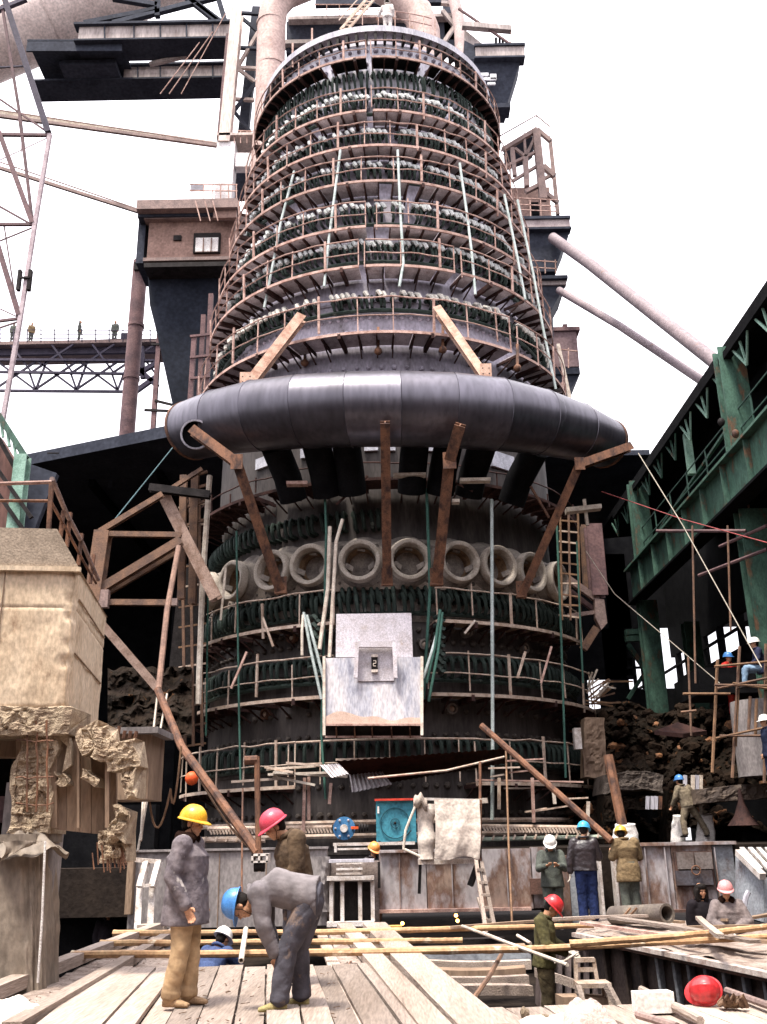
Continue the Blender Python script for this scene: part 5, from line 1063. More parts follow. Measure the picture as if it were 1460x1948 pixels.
# pulley block & pipes
pb = thing('pulley_block', 'small pale steel hook block hanging between the two standing men', 'hook block', at(494, 1655, 15))
for z_ in (1625, 1638): pbox(478, z_, 510, z_+4, 15, .3).build('block_plate', wpm, pb)
for x in (478, 491, 506): pbox(x, 1625, x+4, 1642, 15, .3).build('block_cheek', wpm, pb)
MB().tube([at(484, 1648, 15.1), at(504, 1648, 15.1)], .08, 12).build('sheave', dsteel, pb, True); MB().ball(at(494, 1653, 15.1), .05).build('hook_end', wpm, pb)
gp = 'long rusty poles leaning over the pit'
def pole(label, pts, r, mat=rust, name='long_pole', group=gp, cat='pole'): return single(MB().tube(pts, r, 8), name, mat, label, cat, group, True)
pole('long rusty pole slanting from the left block down to the hook block', [at(300, 1312, 19), at(345, 1420, 18), at(492, 1624, 15.2)], .075)
pole('upright rusty pole ending at the hook block', [at(489, 1440, 15.4), at(492, 1625, 15.2)], .045)
single(MB().tube([at(466, 1447, 15.4), at(490, 1446, 15.4)], .07, 8), 'pole_joint', rust, 'rusty pipe joint at the top of the upright pole', 'joint', smooth=True)
pole('thin pale pole rising along the left block from the slanting pole', [at(302, 1310, 19.0), at(318, 1160, 20), at(340, 1040, 21)], .06, M('brown_pole', (.25, .15, .11), (.15, .09, .07)))
cable('rope running beside the long slanting pole', [at(306, 1330, 18.9), at(380, 1480, 17.5), at(480, 1618, 15.3)], .018, hotm, 'rope', 'hanging_rope', sag=.1)
for k_, (a_, b_) in enumerate((((318, 1320, 19), (262, 1620, 17)), ((300, 1320, 19), (268, 1600, 17)), ((268, 1600, 17), (275, 1470, 17.8)))): cable('pale thin rope hanging beside the grey column, '+['right', 'left', 'short'][k_], [at(*a_), at(*b_)], .02, polew, 'rope', 'hanging_rope', 'ropes by the grey column')
cable('slack loop of rope at the grey column', [at(284, 1520, 17), at(325, 1500, 17), at(345, 1420, 17)], .018, hotm, 'rope', 'hanging_rope', sag=.55)
pole('long rusty pole slanting down right to the yellow helmet', [at(916, 1380, 22), at(975, 1432, 21.6), at(1164, 1600, 20.2)], .07)
pole('short thick rusty pole leaning behind the yellow helmet', [at(1158, 1438, 26), at(1185, 1572, 25.5)], .13)
single(MB().ball(at(365, 1481, 22), .15), 'orange_ball', orangep, 'small bright orange ball hanging at the left end of the lowest walkway', 'ball', smooth=True)
# white sacks
for k_, (x0, y0, x1, y1, Y_) in enumerate(((1165, 1568, 1216, 1606, 25.5), (1277, 1552, 1305, 1606, 27.8), (1325, 1550, 1361, 1606, 27.8))):
    def sf_(u, v):
        t = u*2*pi; w_ = (at(x1, y1, Y_).x-at(x0, y1, Y_).x)/2; k1 = 1-.18*v+.06*sin(v*5)
        n_ = .035*noise.noise(V((cos(t)*2+k_*5, sin(t)*2, v*5)))
        return at((x0+x1)/2, y1+(y0-y1)*v, Y_)+V((cos(t)*w_*k1+n_, sin(t)*w_*.7*k1+n_, .03*sin(t)*v*v))
    mb = MB().grid(sf_, 28, 16); mb.grid(lambda u, v: at((x0+x1)/2, y0, Y_)+(sf_(u, 1)-at((x0+x1)/2, y0, Y_))*v, 28, 3)
    single(mb, 'white_sack', bagm, ['white sack standing behind the yellow helmet', 'tall white sack left of the man standing on the wall', 'tall white sack right of the man standing on the wall'][k_], 'sack', 'white sacks', True)
# ============================================================ rubble at the right
def heap(u, v):
    x = 1085+420*u; y = 1575-230*v-30*noise.noise(V((u*6, 2, 0))); Y_ = 29.5+4*v+1.2*noise.fractal(V((u*7, v*4, 0)), .9, 2, 6)
    return at(x, y, Y_)
struct('rubble_slope', MB().grid(heap, 120, 70), rubble, False, 'stuff')
rk = [MB() for _ in range(4)]
for i, m_ in enumerate(rk):
    bm2 = bmesh.new(); bmesh.ops.create_icosphere(bm2, subdivisions=2, radius=1)
    for v_ in bm2.verts: v_.co *= 1+.45*noise.noise(v_.co*1.3+V((i*9, 0, 0)))
    m_.me = bpy.data.meshes.new('rock'); bm2.to_mesh(m_.me); bm2.free(); m_.me.materials.append((rubble, concr, rubble, M('orange_brick_rubble', (.24, .11, .05), (.10, .05, .03), sc_=6))[i])
rm_ = [MB(), MB()]
for i in range(420):
    u, v = random.random(), random.random(); p = heap(u, v); s_ = random.choice((.05, .07, .1, .13, .18, .24)); src = rk[i % 3].me; k_ = 1 if random.random() < .16 else 0
    rt_ = Matrix.Rotation(random.random()*6, 3, 'Z') @ Matrix.Rotation(random.random()*6, 3, 'X') @ Matrix.Diagonal((1.3, 1, .7)).to_3x3()
    rm_[k_].add([p+(rt_ @ v_.co)*s_ for v_ in src.vertices], [tuple(f.vertices) for f in src.polygons])
struct('loose_rubble', rm_[0], M('brown_rubble', (.026, .017, .012), (.012, .008, .006), rough=1, sc_=3, bump=1.2), False, 'stuff'); struct('orange_rubble', rm_[1], _M['orange_brick_rubble'], False, 'stuff')
ob_ = thing('broken_slab', 'broken concrete slab with dark openings under the rubble at the right', 'concrete slab', at(1280, 1600, 28))
rough('slab_piece', lambda u, v: at(1150+110*u, 1508-34*v-6*sin(u*3), 28), 40, 18, M('sooty_slab', (.15, .12, .10), (.07, .055, .045), sc_=3, bump=1), ob_, .12, 3, (0, 1.5, 0), 3)
rough('slab_piece', lambda u, v: at(1170+85*u, 1540-20*v, 28.2), 24, 10, rubble, ob_, .1, 4, (0, 1.0, 0), 3)
rough('pier_piece', lambda u, v: at(1150+26*u, 1605-90*v, 28), 14, 24, rubble, ob_, .12, 6, (0, 1, 0), 3)
rough('pier_piece', lambda u, v: at(1270+20*u, 1605-100*v, 28.6), 10, 24, rubble, ob_, .1, 7, (0, 1, 0), 3)
rough('slab_piece', lambda u, v: at(1325+175*u, 1530-16*u-28*v, 27), 40, 10, M('dark_slab', (.12, .09, .07), (.06, .045, .04), sc_=4), ob_, .07, 8, (0, 1.5, 0), 3)
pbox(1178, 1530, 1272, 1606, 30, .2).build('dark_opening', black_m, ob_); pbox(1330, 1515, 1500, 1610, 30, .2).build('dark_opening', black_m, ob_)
for x in (1232, 1241, 1248, 1256, 1303, 1318, 1326, 1333): MB().bar(at(x, 1540 if x < 1300 else 1555, 27.9), at(x+1, 1475 if x > 1290 else 1515, 27.9), .09).build('starter_bar', random.choice((pale_m, rust, polew)), ob_)
q = at(1407, 1500, 27.0); MB().lathe([(.05, 0), (.08, -.35), (.22, -.7), (.42, -.95)], 14, c=q).build('hanging_cone', drust, ob_, True)
rp2 = thing('brown_slab', 'flat brown broken wall piece right of the lowest walkway', 'concrete slab', at(1130, 1500, 29))
rough('slab_face', lambda u, v: at(1112+40*u, 1480-115*v, 29.2), 16, 30, formw, rp2, .08, 12, (0, .6, 0), 3); pbox(1094, 1385, 1107, 1425, 28.8, .3).build('pale_stub', wpm, rp2)
red = thing('fallen_plate', 'flat dark red plate lying over the rubble slope', 'steel plate', at(1300, 1390, 30))
MB().prism([at(1245, 1390, 29.5), at(1290, 1374, 30.5), at(1345, 1390, 30.5), at(1300, 1396, 29.5)], (0, 0, -.12)).build('plate_body', drust, red)
pil = thing('round_pillar', 'pale concrete round pillar behind scaffold poles at the right edge', 'pillar', at(1440, 1480, 26))
q = at(1440, 1478, 26.5); zt_ = at(1440, 1335, 26.5).z
MB().lathe([(.78, 0), (.78, zt_-q.z-.25), (.76, zt_-q.z), (.01, zt_-q.z)], 32, c=q+V((.35, 0, 0))).build('pillar_shaft', concg, pil, True)
MB().box((q.x, q.y+1, zt_+.6), (2.4, 2, .7)).build('dark_lintel', black_m, pil)
sc2 = thing('pole_scaffold', 'rough wooden pole scaffold in front of the pillar at the right edge', 'scaffold', at(1390, 1500, 25))
for (x0, y0, x1, y1) in ((1356, 1255, 1366, 1470), (1394, 1230, 1408, 1480), (1400, 1310, 1405, 1420), (1455, 1225, 1458, 1490), (1438, 1330, 1440, 1400), (1425, 1325, 1428, 1390)): MB().tube([at(x0, y1, 25), at(x1, y0, 25)], .042, 6).build('scaffold_post', random.choice((rst, hotm)), sc2)
for (x0, y0, x1, y1) in ((1300, 1320, 1390, 1320), (1360, 1303, 1475, 1305), (1365, 1310, 1460, 1290), (1362, 1405, 1475, 1380), (1370, 1400, 1465, 1400), (1360, 1268, 1470, 1258), (1395, 1300, 1475, 1312), (1296, 1355, 1325, 1352)): MB().tube([at(x0, y0, 24.9), at(x1, y1, 24.9)], .035, 6).build('scaffold_rail', random.choice((hotm, rst, hotm)), sc2)
for a_, b_ in (((1250, 1010), (1420, 1010)), ((1330, 1095), (1460, 1045)), ((1370, 1040), (1460, 1000))): cable('thin rusty rail under the green girder, '+['top', 'lower slanting', 'upper slanting'][[1250, 1330, 1370].index(a_[0])], [at(*a_, 27), at(*b_, 25)], .05, purp, 'rail', 'inner_rail', 'rails inside the green hall')
for k_, (x, y0, y1) in enumerate(((1318, 1000, 1300), (1385, 1000, 1200), (1425, 960, 1050), (1310, 1250, 1400))): cable('thin rod hanging inside the green hall, '+['left of the near column', 'beside the near column', 'at the right edge', 'low over the rubble'][k_], [at(x, y0, 26), at(x+6, y1, 26)], .03, rst, 'rod', 'hanging_rod', 'hanging rods inside the green hall')
# left background behind column: rubble
struct('left_rubble', MB().grid(lambda u, v: at(205+160*u, 1400-130*v+12*noise.noise(V((u*7, v*5, 0))), 24+4*v+.8*noise.fractal(V((u*6, v*6, 3)), 1, 2, 4)), 40, 30), rubble, False, 'stuff')
single(pbox(205, 1392, 330, 1404, 23.5, .6), 'rusty_beam', drust, 'dim rusty beam across behind the grey column at the left', 'beam')
# ============================================================ foreground timber
def board(label_, g0, g1, w, h=.05, mat=plank, name='plank', group=None, z=0, cat='plank', ends=None):
    p, q = V(g0), V(g1); d_ = (q-p).normalized(); s_ = V((d_.y, -d_.x, 0)); n_ = max(2, int((q-p).length/.25))
    mb = MB(); vs_ = []
    b1 = random.uniform(-.012, .012)
    for i in range(n_+1):
        t = i/n_; c_ = p.lerp(q, t)+V((0, 0, b1*sin(t*pi)*2))+s_*.004*noise.noise(V((t*6, p.x*9, 0)))
        ww = w/2+.006*noise.noise(V((t*9, p.y*5, 7)))
        vs_ += [c_-s_*ww, c_+s_*ww, c_+s_*ww+V((0, 0, h)), c_-s_*ww+V((0, 0, h))]
    fs = [(i*4+a_, i*4+(a_+1) % 4, i*4+4+(a_+1) % 4, i*4+4+a_) for i in range(n_) for a_ in range(4)]+[(0, 1, 2, 3), tuple(n_*4+k for k in (3, 2, 1, 0))]
    mb.add(vs_, fs); return mb
deck = thing('plank_deck', 'temporary deck of pale loose planks under the three men at the lower left', 'deck', G(450, 1900))
dirv = (G(439, 1846)-G(408, 1948)).normalized(); side = V((dirv.y, -dirv.x, 0))
o_ = G(408, 1948)
L0 = -3.2
i = 0
x = -1.52
while x < 1.75:
    w_ = random.choice((.22, .26, .3, .24)); c_ = o_+side*(x+w_/2)
    t1 = (13.25+random.uniform(-.22, .12)-c_.y)/dirv.y; 
    z_ = .012+random.choice((0, .006, .012))
    board('', c_+dirv*L0+V((0, 0, z_)), c_+dirv*t1+V((0, 0, z_)), w_-.012, .045).build('plank', plank, deck); x += w_+random.choice((.004, .012, .022)); i += 1
# slanting planks at left of deck
for a_, b_, w_ in (((205, 1960), (330, 1850), .24), ((120, 1985), (318, 1845), .10)):
    board('', G(*a_)+V((0, 0, .02)), G(*b_)+V((0, 0, .02)), w_, .04).build('plank', plank, deck)
MB().bar(o_+side*-1.5+dirv*.5-V((0, 0, .03)), o_+side*1.7+dirv*.5-V((0, 0, .03)), .08, .06).build('bearer', plank, deck)
gl = 'long timbers around the sandy floor'
single(board('', G(-70, 1925), G(300, 1772), .20, .14), 'timber', plank, 'outer of the two long timbers slanting up at the lower left', 'timber', gl)
single(board('', G(20, 1975), G(345, 1772), .17, .12), 'timber', plank, 'inner of the two long timbers slanting up at the lower left', 'timber', gl)
single(board('', G(838, 1985), G(655, 1768), .26, .10), 'timber', plank, 'left of the two long timbers running towards the barred frame', 'timber', gl)
single(board('', G(925, 1985), G(712, 1770), .40, .13), 'timber', plank, 'wide right timber running towards the barred frame, beside the pit', 'timber', gl)
single(board('', G(690, 1972), G(612, 1780), .16, .04), 'timber', plank, 'thin board along the right side of the plank deck', 'timber', gl)
# knot holes / bits
for k_, (px, py, r_) in enumerate(((650, 1857, .05), (760, 1938, .06), (735, 1935, .04), (655, 1852, .035), (100, 1925, .05), (75, 1940, .04), (215, 1885, .04), (1000, 1935, .07), (1040, 1945, .06))):
    o = bpy.data.objects.new('rock', rk[1].me); COL.objects.link(o); o.location = G(px, py)+V((0, 0, .02)); o.scale = (r_, r_*.8, r_*.6); o.rotation_euler = (k_, k_*2, k_)
    o['label'] = ['small lump near the right end of the plank deck', 'larger lump beside the right timbers at the bottom', 'small lump left of the larger one at the bottom', 'tiny lump near the right end of the plank deck', 'lump between the left timbers and the plank deck', 'lump near the bottom left cloth heap', 'lump on the sand by the yellow helmeted man', 'lump left of the flat pale rag', 'lump at the edge of the crumpled sack'][k_]; o['category'] = 'rock'; o['group'] = 'small lumps on the sandy floor'
mb = MB()
for i in range(900):
    px = random.choice((random.uniform(40, 330), random.uniform(640, 900))); py = random.uniform(1790, 1948)
    if px > 640 and (px-640)/260 > (py-1760)/190+.1: continue
    if px < 330 and px < (1940-py)*1.82-8: continue
    p = G(px, py); s_ = random.uniform(.006, .022); 
    if p.y > 18.5: continue
    mb.add([p+V((random.uniform(-1, 1), random.uniform(-1, 1), random.uniform(-.3, 1)))*s_ for _ in range(5)], [(0, 1, 2), (1, 2, 3), (2, 3, 4), (0, 3, 4), (0, 1, 4)])
struct('loose_grit', mb, M('grit', (.4, .3, .24), (.2, .14, .11), sc_=20), False, 'stuff')
# bamboo poles
gb = 'three long bamboo poles lying across the pit'
def bam(label, pts, r=.045, m_=bamboo):
    n_ = 30; P = []; rs = []
    for i in range(n_*3+1):
        t = i/(n_*3); k_ = t*(len(pts)-1); j = min(int(k_), len(pts)-2); p = pts[j].lerp(pts[j+1], k_-j); P.append(p+V((0, 0, .008*noise.noise(V((t*8, pts[0].z*9, 0)))))); rs.append(r*(1.12 if i % 6 == 0 else 1)*(1-.2*t))
    return single(MB().tube(P, r, 8, True, rs), 'bamboo_pole', m_, label, 'pole', gb, True)
bam('farthest of the three bamboo poles across the pit', [G(216, 1776, .12), G(600, 1774, .12), G(1130, 1744+17, .1)], .05)
bam('middle one of the three bamboo poles across the pit', [G(191, 1795, .12), G(640, 1792, .12), G(880, 1789, .1)], .045)
bam('nearest of the three bamboo poles across the pit', [G(136, 1817, .12), G(620, 1813, .12), G(1010, 1806, .14), G(1475, 1782, .2)], .05)
bam('bamboo pole continuing right from the red helmeted worker', [G(1085, 1796, .2), G(1300, 1780, .3), G(1475, 1762, .35)], .045)
for k_, pts in enumerate((((880, 1762), (1080, 1836)), ((920, 1775), (1010, 1812)), ((985, 1780), (1010, 1795)))): pole(['longest pale stick crossing the bamboo poles left of the olive worker', 'middle pale stick crossing the bamboo poles', 'shortest pale stick on the bamboo poles'][k_], [G(*pts[0], .2), G(*pts[1], .15)], .022, polew, 'thin_stick', 'thin sticks on the bamboo', 'stick')
tubeobj = thing('short_pipe', 'short pale pipe leaning on the bamboo behind the bending man', 'pipe', G(462, 1825, 0)); MB().pipe(at(468, 1768, 14.2), at(459, 1828, 13.2), .035, .026, 12).build('pipe_shell', polew, tubeobj, True)
# right: sand covered box girder with ribs, and boards on top
rg = thing('ribbed_girder', 'sand covered steel girder with upright ribs on its side at the lower right', 'girder', G(1250, 1830, 0))
g0, g1 = G(1095, 1782, 0), G(1500, 1868, 0)
dd = (g1-g0); 
far0, far1 = G(1120, 1745, 0)+V((0, .6, 0)), G(1620, 1775, 0)
MB().prism([g0, g1, far1+V((0, 0, 0)), far0], (0, 0, -.05)).build('top_plate', trough, rg)
MB().grid(lambda u, v: (g0.lerp(g1, u)).lerp(far0.lerp(far1, u), .06+.92*v)+V((0, 0, .012+.05*max(0, noise.fractal(V((u*9, v*7, 4)), 1, 2, 4)+.25))), 70, 40).build('sand_layer', sand, rg, True)
MB().bar(g0+V((0, 0, .03)), g1+V((0, 0, .03)), .12, .06).build('edge_flange', M('pale_flange_edge', (.5, .44, .40), (.3, .22, .19), sc_=6), rg)
MB().prism([g0+V((.1, .25, -.05)), g1+V((.1, .25, -.05)), g1+V((.1, .25, -1.3)), g0+V((.1, .25, -1.3))], (.04, .1, 0)).build('web_plate', M('dark_web', (.06, .045, .04), (.03, .025, .025)), rg)
for x in (1165, 1212, 1248, 1285, 1318, 1345, 1375, 1405, 1435, 1465):
    t = (x-1095)/405; p = g0.lerp(g1, t); MB().prism([p+V((0, .02, -.06)), p+V((.28, .24, -.06)), p+V((.28, .24, -1.05)), p+V((.06, .06, -1.0))], (.035, 0, 0)).build('rib', _M['dark_web'] if x < 1280 else bluegr, rg)
lbx = thing('left_ribs', 'row of dark curved steel ribs in the pit behind the chair', 'steel ribs', G(1080, 1830, -.5))
for i in range(7): p = at(1030+i*17, 1812, 17.2-i*.1); MB().prism([p, p+V((.05, 0, 0)), p+V((-.05, -.2, -.9)), p+V((-.12, -.2, -.9))], (0, .5, 0)).build('rib', M('rib_steel', (.12, .09, .085), (.07, .055, .055)), lbx)
gq = 'loose boards on the sandy girder'
for k_, (a_, b_, w_) in enumerate((((860, 1770), (1130, 1752), .10), ((1110, 1768), (1330, 1800), .10), ((1170, 1764), (1440, 1812), .16), ((1290, 1775), (1480, 1770), .10), ((1380, 1766), (1475, 1750), .12), ((1210, 1748), (1300, 1760), .1), ((1300, 1790), (1475, 1805), .2), ((1020, 1770), (1280, 1757), .09))):
    single(board('', G(*a_, .1)+V((0, 0, .02+.05*k_ % .12)), G(*b_, .1)+V((0, 0, .02+.04*k_ % .1)), w_, .04), 'loose_board', random.choice((plank, plank, rustrail, formw)), ['long loose board at the left end of the crossing pile by the wide pipe', 'loose board slanting down just right of the wide pipe', 'wide loose board slanting down the middle of the sandy girder', 'loose board lying level in front of the pink helmeted man', 'loose board at the right edge behind the pink helmeted man', 'short loose board in front of the dark hooded person', 'widest loose board at the right edge of the sandy girder', 'loose board running level under the wide grey pipe'][k_], 'board', gq)
single(board('', G(1330, 1750, .3), G(1372, 1786, .35), .09, .05), 'hand_board', plank, 'short board held by the man with the pink helmet', 'board')
bpipe = thing('big_pipe', 'short wide grey steel pipe lying on the boards at the right', 'pipe', at(1220, 1745, 17.5))
MB().pipe(at(1270, 1738, 17.2), at(1168, 1742, 18.6), .155, .115, 24).build('pipe_shell', M('pipe_grey_brown', (.19, .16, .13), (.11, .09, .08), sc_=3), bpipe, True)
for x0, x1 in ((1180, 1200), (1190, 1212)): MB().bar(at(x0, 1752, 17.6), at(x1, 1728, 17.7), .03).build('rope_wrap', hotm, bpipe)
# pit timbers
gt = 'stacked timbers in the pit'
for k_, (x0, y0, x1, y1, Y_, w_, m_) in enumerate(((770, 1818, 1000, 1812, 17, .3, formw), (790, 1832, 1010, 1826, 16.5, .3, bluegr), (810, 1843, 1010, 1843, 15.8, .2, plank), (830, 1860, 1000, 1856, 15.2, .35, formw), (860, 1877, 1005, 1873, 14.6, .16, plank), (880, 1893, 1010, 1893, 14.0, .22, plank), (1065, 1915, 1170, 1918, 13, .3, formw), (1020, 1860, 1105, 1885, 15, .16, plank), (740, 1800, 960, 1798, 17.5, .25, dsteel))):
    p, q = at(x0, y0, Y_), at(x1, y1, Y_+random.uniform(-.3, .3)); single(board('', p, q, w_, .12), 'pit_timber', m_, ['dark', 'second', 'pale', 'fourth', 'thin pale', 'lower pale', 'right end brown', 'slanting pale', 'top dark', 'front grey'][k_]+' timber lying across the pit left of the chair', 'timber', gt)
cable('bent dark pipe sticking up in the pit by the olive worker', [at(898, 1905, 13), at(930, 1860, 13.4), at(955, 1815, 14)], .03, rst, 'pipe', 'bent_pipe')
# chair
ch = thing('small_chair', 'small worn wooden chair standing in the pit at the lower right', 'chair', (at(1125, 1945, 13.0).x, 13.0, -1.05))
cw = M('worn_chair_wood', (.42, .34, .28), (.25, .18, .13), sc_=6)
cx, cy = at(1128, 1880, 13.0).x, 13.0; zs = at(1128, 1872, 13.0).z
MB().box((cx, cy, zs), (.40, .36, .05)).build('seat', cw, ch)
for sx in (-1, 1):
    MB().bar((cx+sx*.16, cy-.15, zs), (cx+sx*.19, cy-.16, zs-.5), .05).build('leg', cw, ch); MB().bar((cx+sx*.16, cy+.15, zs), (cx+sx*.17, cy+.17, zs-.5), .05).build('leg', cw, ch)
    MB().bar((cx-.04+sx*.13, cy+.14, zs), (cx-.04+sx*.11, cy+.17, zs+.26), .045).build('back_post', cw, ch)
MB().bar((cx-.16, cy+.17, zs+.25), (cx+.08, cy+.17, zs+.25), .07, .05).build('back_rail', cw, ch); MB().bar((cx-.16, cy+.165, zs+.14), (cx+.08, cy+.165, zs+.14), .05, .05).build('back_rail', cw, ch)
for k_, (a_, b_) in enumerate((((1100, 1878), (1113, 1922)), ((1155, 1875), (1182, 1925)))): single(MB().bar(at(*a_, 12.6), at(*b_, 12.4), .06, .08), 'leaning_stick', plank, ['left', 'right'][k_]+' pale stick leaning against the small chair', 'stick', 'sticks leaning on the chair')
# near platform planks and things on it
nd = thing('near_platform', 'pale dusty boards of the near platform along the bottom right', 'deck', G(1150, 1940))
yy = 6.6
xL, xR = G(862, 1917).x, G(1500, 1917).x
n_b = 0; x = xL-.25
while x < xR+1.2:
    w_ = random.choice((.3, .36, .42)); d0 = V((x+w_/2, 7.5, -.055)); d1 = V((x+w_/2+.0, 10.18+random.uniform(-.1, .1), -.055))
    board('', d0+V((.35, 0, 0)), d1, w_-.012, .045).build('plank', plank, nd); x += w_+.01
hel_m = M('helmet_red', (.52, .03, .035), (.42, .025, .03), rough=.3, bump=.03, sc_=3, var=0)
gl_o = MB()
for i in range(9): gl_o.tube([G(1370+i*4, 1912, .03)+V((0, -i % 3*.04, 0)), G(1376+i*5, 1905, .08)+V((0, i % 2*.05, .02*(i % 3))), G(1382+i*5, 1915, .02)], .022, 6)
single(gl_o, 'work_gloves', M('brown_glove', (.30, .2, .13), (.16, .1, .07), sc_=8), 'crumpled brown work gloves beside the loose red helmet', 'gloves', smooth=True)
wb = MB()
def pl(px, py, z): return G(px, py, z)
q = G(1245, 1926, 0); wb.box(q+V((0, 0, .085)), (.34, .16, .17), Matrix.Rotation(.1, 3, 'Z')); single(wb, 'white_block', M('white_foam', (.75, .71, .67), (.70, .65, .61), sc_=3, bump=.1), 'white rectangular block on the near platform at the lower right', 'block')
pole('round steel bar lying right of the white block', [G(1222, 1893, 0)+V((0, 0, .05)), G(1335, 1955, 0)+V((0, 0, .05))], .035, plank, 'platform_bar', 'bars on the near platform', 'bar')
pole('grey bar at the bottom edge left of the white block', [G(1215, 1938, 0)+V((0, 0, .03)), G(1290, 1962, 0)+V((0, 0, .03))], .035, cagem, 'platform_bar', 'bars on the near platform', 'bar')
pole('round bar lying at the right edge behind the gloves', [G(1385, 1896, 0)+V((0, 0, .05)), G(1490, 1935, 0)+V((0, 0, .05))], .035, cagem, 'platform_bar', 'bars on the near platform', 'bar')
def lumpf(cx_, cy_, wx_, wy_, hz, seed):
    c_ = G(cx_, cy_, 0)
    return MB().grid(lambda u, v: c_+V(((u-.5)*wx_, (v-.5)*wy_, hz*max(0, (1-(2*u-1)**2)*(1-(2*v-1)**2))**.8*(1+.45*noise.noise(V((u*4, v*4, seed))))+.012*noise.noise(V((u*14, v*14, seed))))), 36, 36)
single(lumpf(1118, 1945, .46, .4, .17, 3), 'crumpled_sack', M('pinkish_sack', (.5, .4, .36), (.35, .26, .23), sc_=5, bump=.6), 'crumpled pale sack heaped on the near platform below the chair', 'sack', smooth=True)
single(lumpf(1065, 1944, .7, .3, .06, 5), 'flat_rag', M('pale_rag', (.6, .5, .45), (.45, .36, .32), sc_=5), 'flat pale rag spread left of the crumpled sack', 'rag', smooth=True)
single(lumpf(15, 1945, .7, .5, .2, 8), 'white_cloth_heap', cloth_m, 'bright white cloth heap in the bottom left corner', 'cloth', smooth=True)
lr = lumpf(95, 1862, .34, .3, .15, 9)
for x0 in (1148,): cable('pale cord lying from the chair to the worker', [at(1055, 1832, 13), at(1075, 1828, 13), at(1100, 1812, 13.4)], .012, polew, 'cord', 'thin_line')
single(MB().bar(G(648, 1862, .03), G(668, 1830, .03), .02), 'thin_nail_bar', rust, 'small rusty bar lying on the sand right of the bending man', 'bar')

# scattered scraps of wood and nails on deck and sand
chip = MB()
for i in range(170):
    px, py = random.uniform(200, 900), random.uniform(1800, 1945)
    if py < 1846 and 320 < px < 655: continue
    if px > 640 and (px-650)/250 > (py-1768)/190: continue
    p = G(px, py, .065 if 320 < px < 660 else .02); a_ = random.uniform(0, 3.1); L_ = random.uniform(.02, .09)
    chip.bar(p, p+V((cos(a_)*L_, sin(a_)*L_, random.uniform(0, .01))), random.uniform(.004, .014), .006)
struct('wood_chips', chip, M('chip_brown', (.22, .14, .09), (.08, .05, .04), sc_=20), False, 'stuff')
# work clutter on the walkways of the lower furnace: leaning sticks and rags
for k_, (x0, y0, x1, y1, m_) in enumerate(((500, 1175, 520, 1230, railp), (905, 1180, 885, 1205, polew), (1050, 1230, 1030, 1300, rustrail), (470, 1240, 440, 1310, rustrail), (700, 905, 640, 960, drust), (900, 935, 840, 905, drust), (1010, 925, 1045, 985, rust), (430, 1080, 420, 1180, polew), (985, 1290, 1000, 1240, railp))):
    single(MB().bar(at(x0, y0, 26.9), at(x1, y1, 27.0), .06), 'leaning_bar', m_, ['bar leaning under the left upper pale walkway', 'pale bar lying under the right upper pale walkway', 'rusty bar propping the right upper pale walkway', 'rusty bar propping the left upper pale walkway', 'dark bar left of the middle under the bent main', 'dark bar right of the middle under the bent main', 'rusty bar near the right end under the bent main', 'pale bar beside the leftmost round opening', 'pale bar at the rails right of the steel box'][k_], 'bar')
for k_, (x, y, w_, h_, m_) in enumerate(((780, 902, 62, 5, polew), (905, 912, 58, 6, polew), (565, 918, 40, 6, rustrail), (868, 952, 14, 6, polew))):
    single(pbox(x-w_/2, y-h_/2, x+w_/2, y+h_/2, 26.2, .25), 'small_board', m_, ['pale yellow board on the shaded walkway, middle', 'pale yellow board on the shaded walkway, right of the thick beam', 'dim board on the shaded walkway, left', 'short bright board end beside the thick beam'][k_], 'board')
# ============================================================ people
skinm = M('skin', (.50, .27, .16), (.42, .21, .125), rough=.55, sc_=6, bump=.05, var=.05)
hairm = M('black_hair', (.012, .01, .01), (.02, .016, .014), rough=.6, sc_=20)
eyem = M('eye_dark', (.02, .015, .012), (.015, .01, .01), rough=.3)
def loft(mb, secs, n=20):
    vs_ = []
    for c, x, y, a, b in secs:
        for k_ in range(n):
            t = 2*pi*k_/n; ct, st_ = cos(t), sin(t); f = lambda q: (abs(q)**.85)*(1 if q > 0 else -1)
            vs_.append(V(c)+x*(a*f(ct))+y*(b*f(st_)))
    m = len(secs); fs = [(i*n+k_, i*n+(k_+1) % n, (i+1)*n+(k_+1) % n, (i+1)*n+k_) for i in range(m-1) for k_ in range(n)]
    fs += [tuple(range(n))[::-1], tuple((m-1)*n+k_ for k_ in range(n))]; mb.add(vs_, fs)
def limb(mb, pts, rs, n=12):
    pts = [V(p) for p in pts]
    for i, (p, r) in enumerate(zip(pts, rs)): mb.ball(p, r*1.0, n, 8)
    for i in range(len(pts)-1):
        d = pts[i+1]-pts[i]
        mb.tube([pts[i], pts[i]+d*.5, pts[i+1]], 0, n, True, [rs[i], (rs[i]+rs[i+1])/2, rs[i+1]])
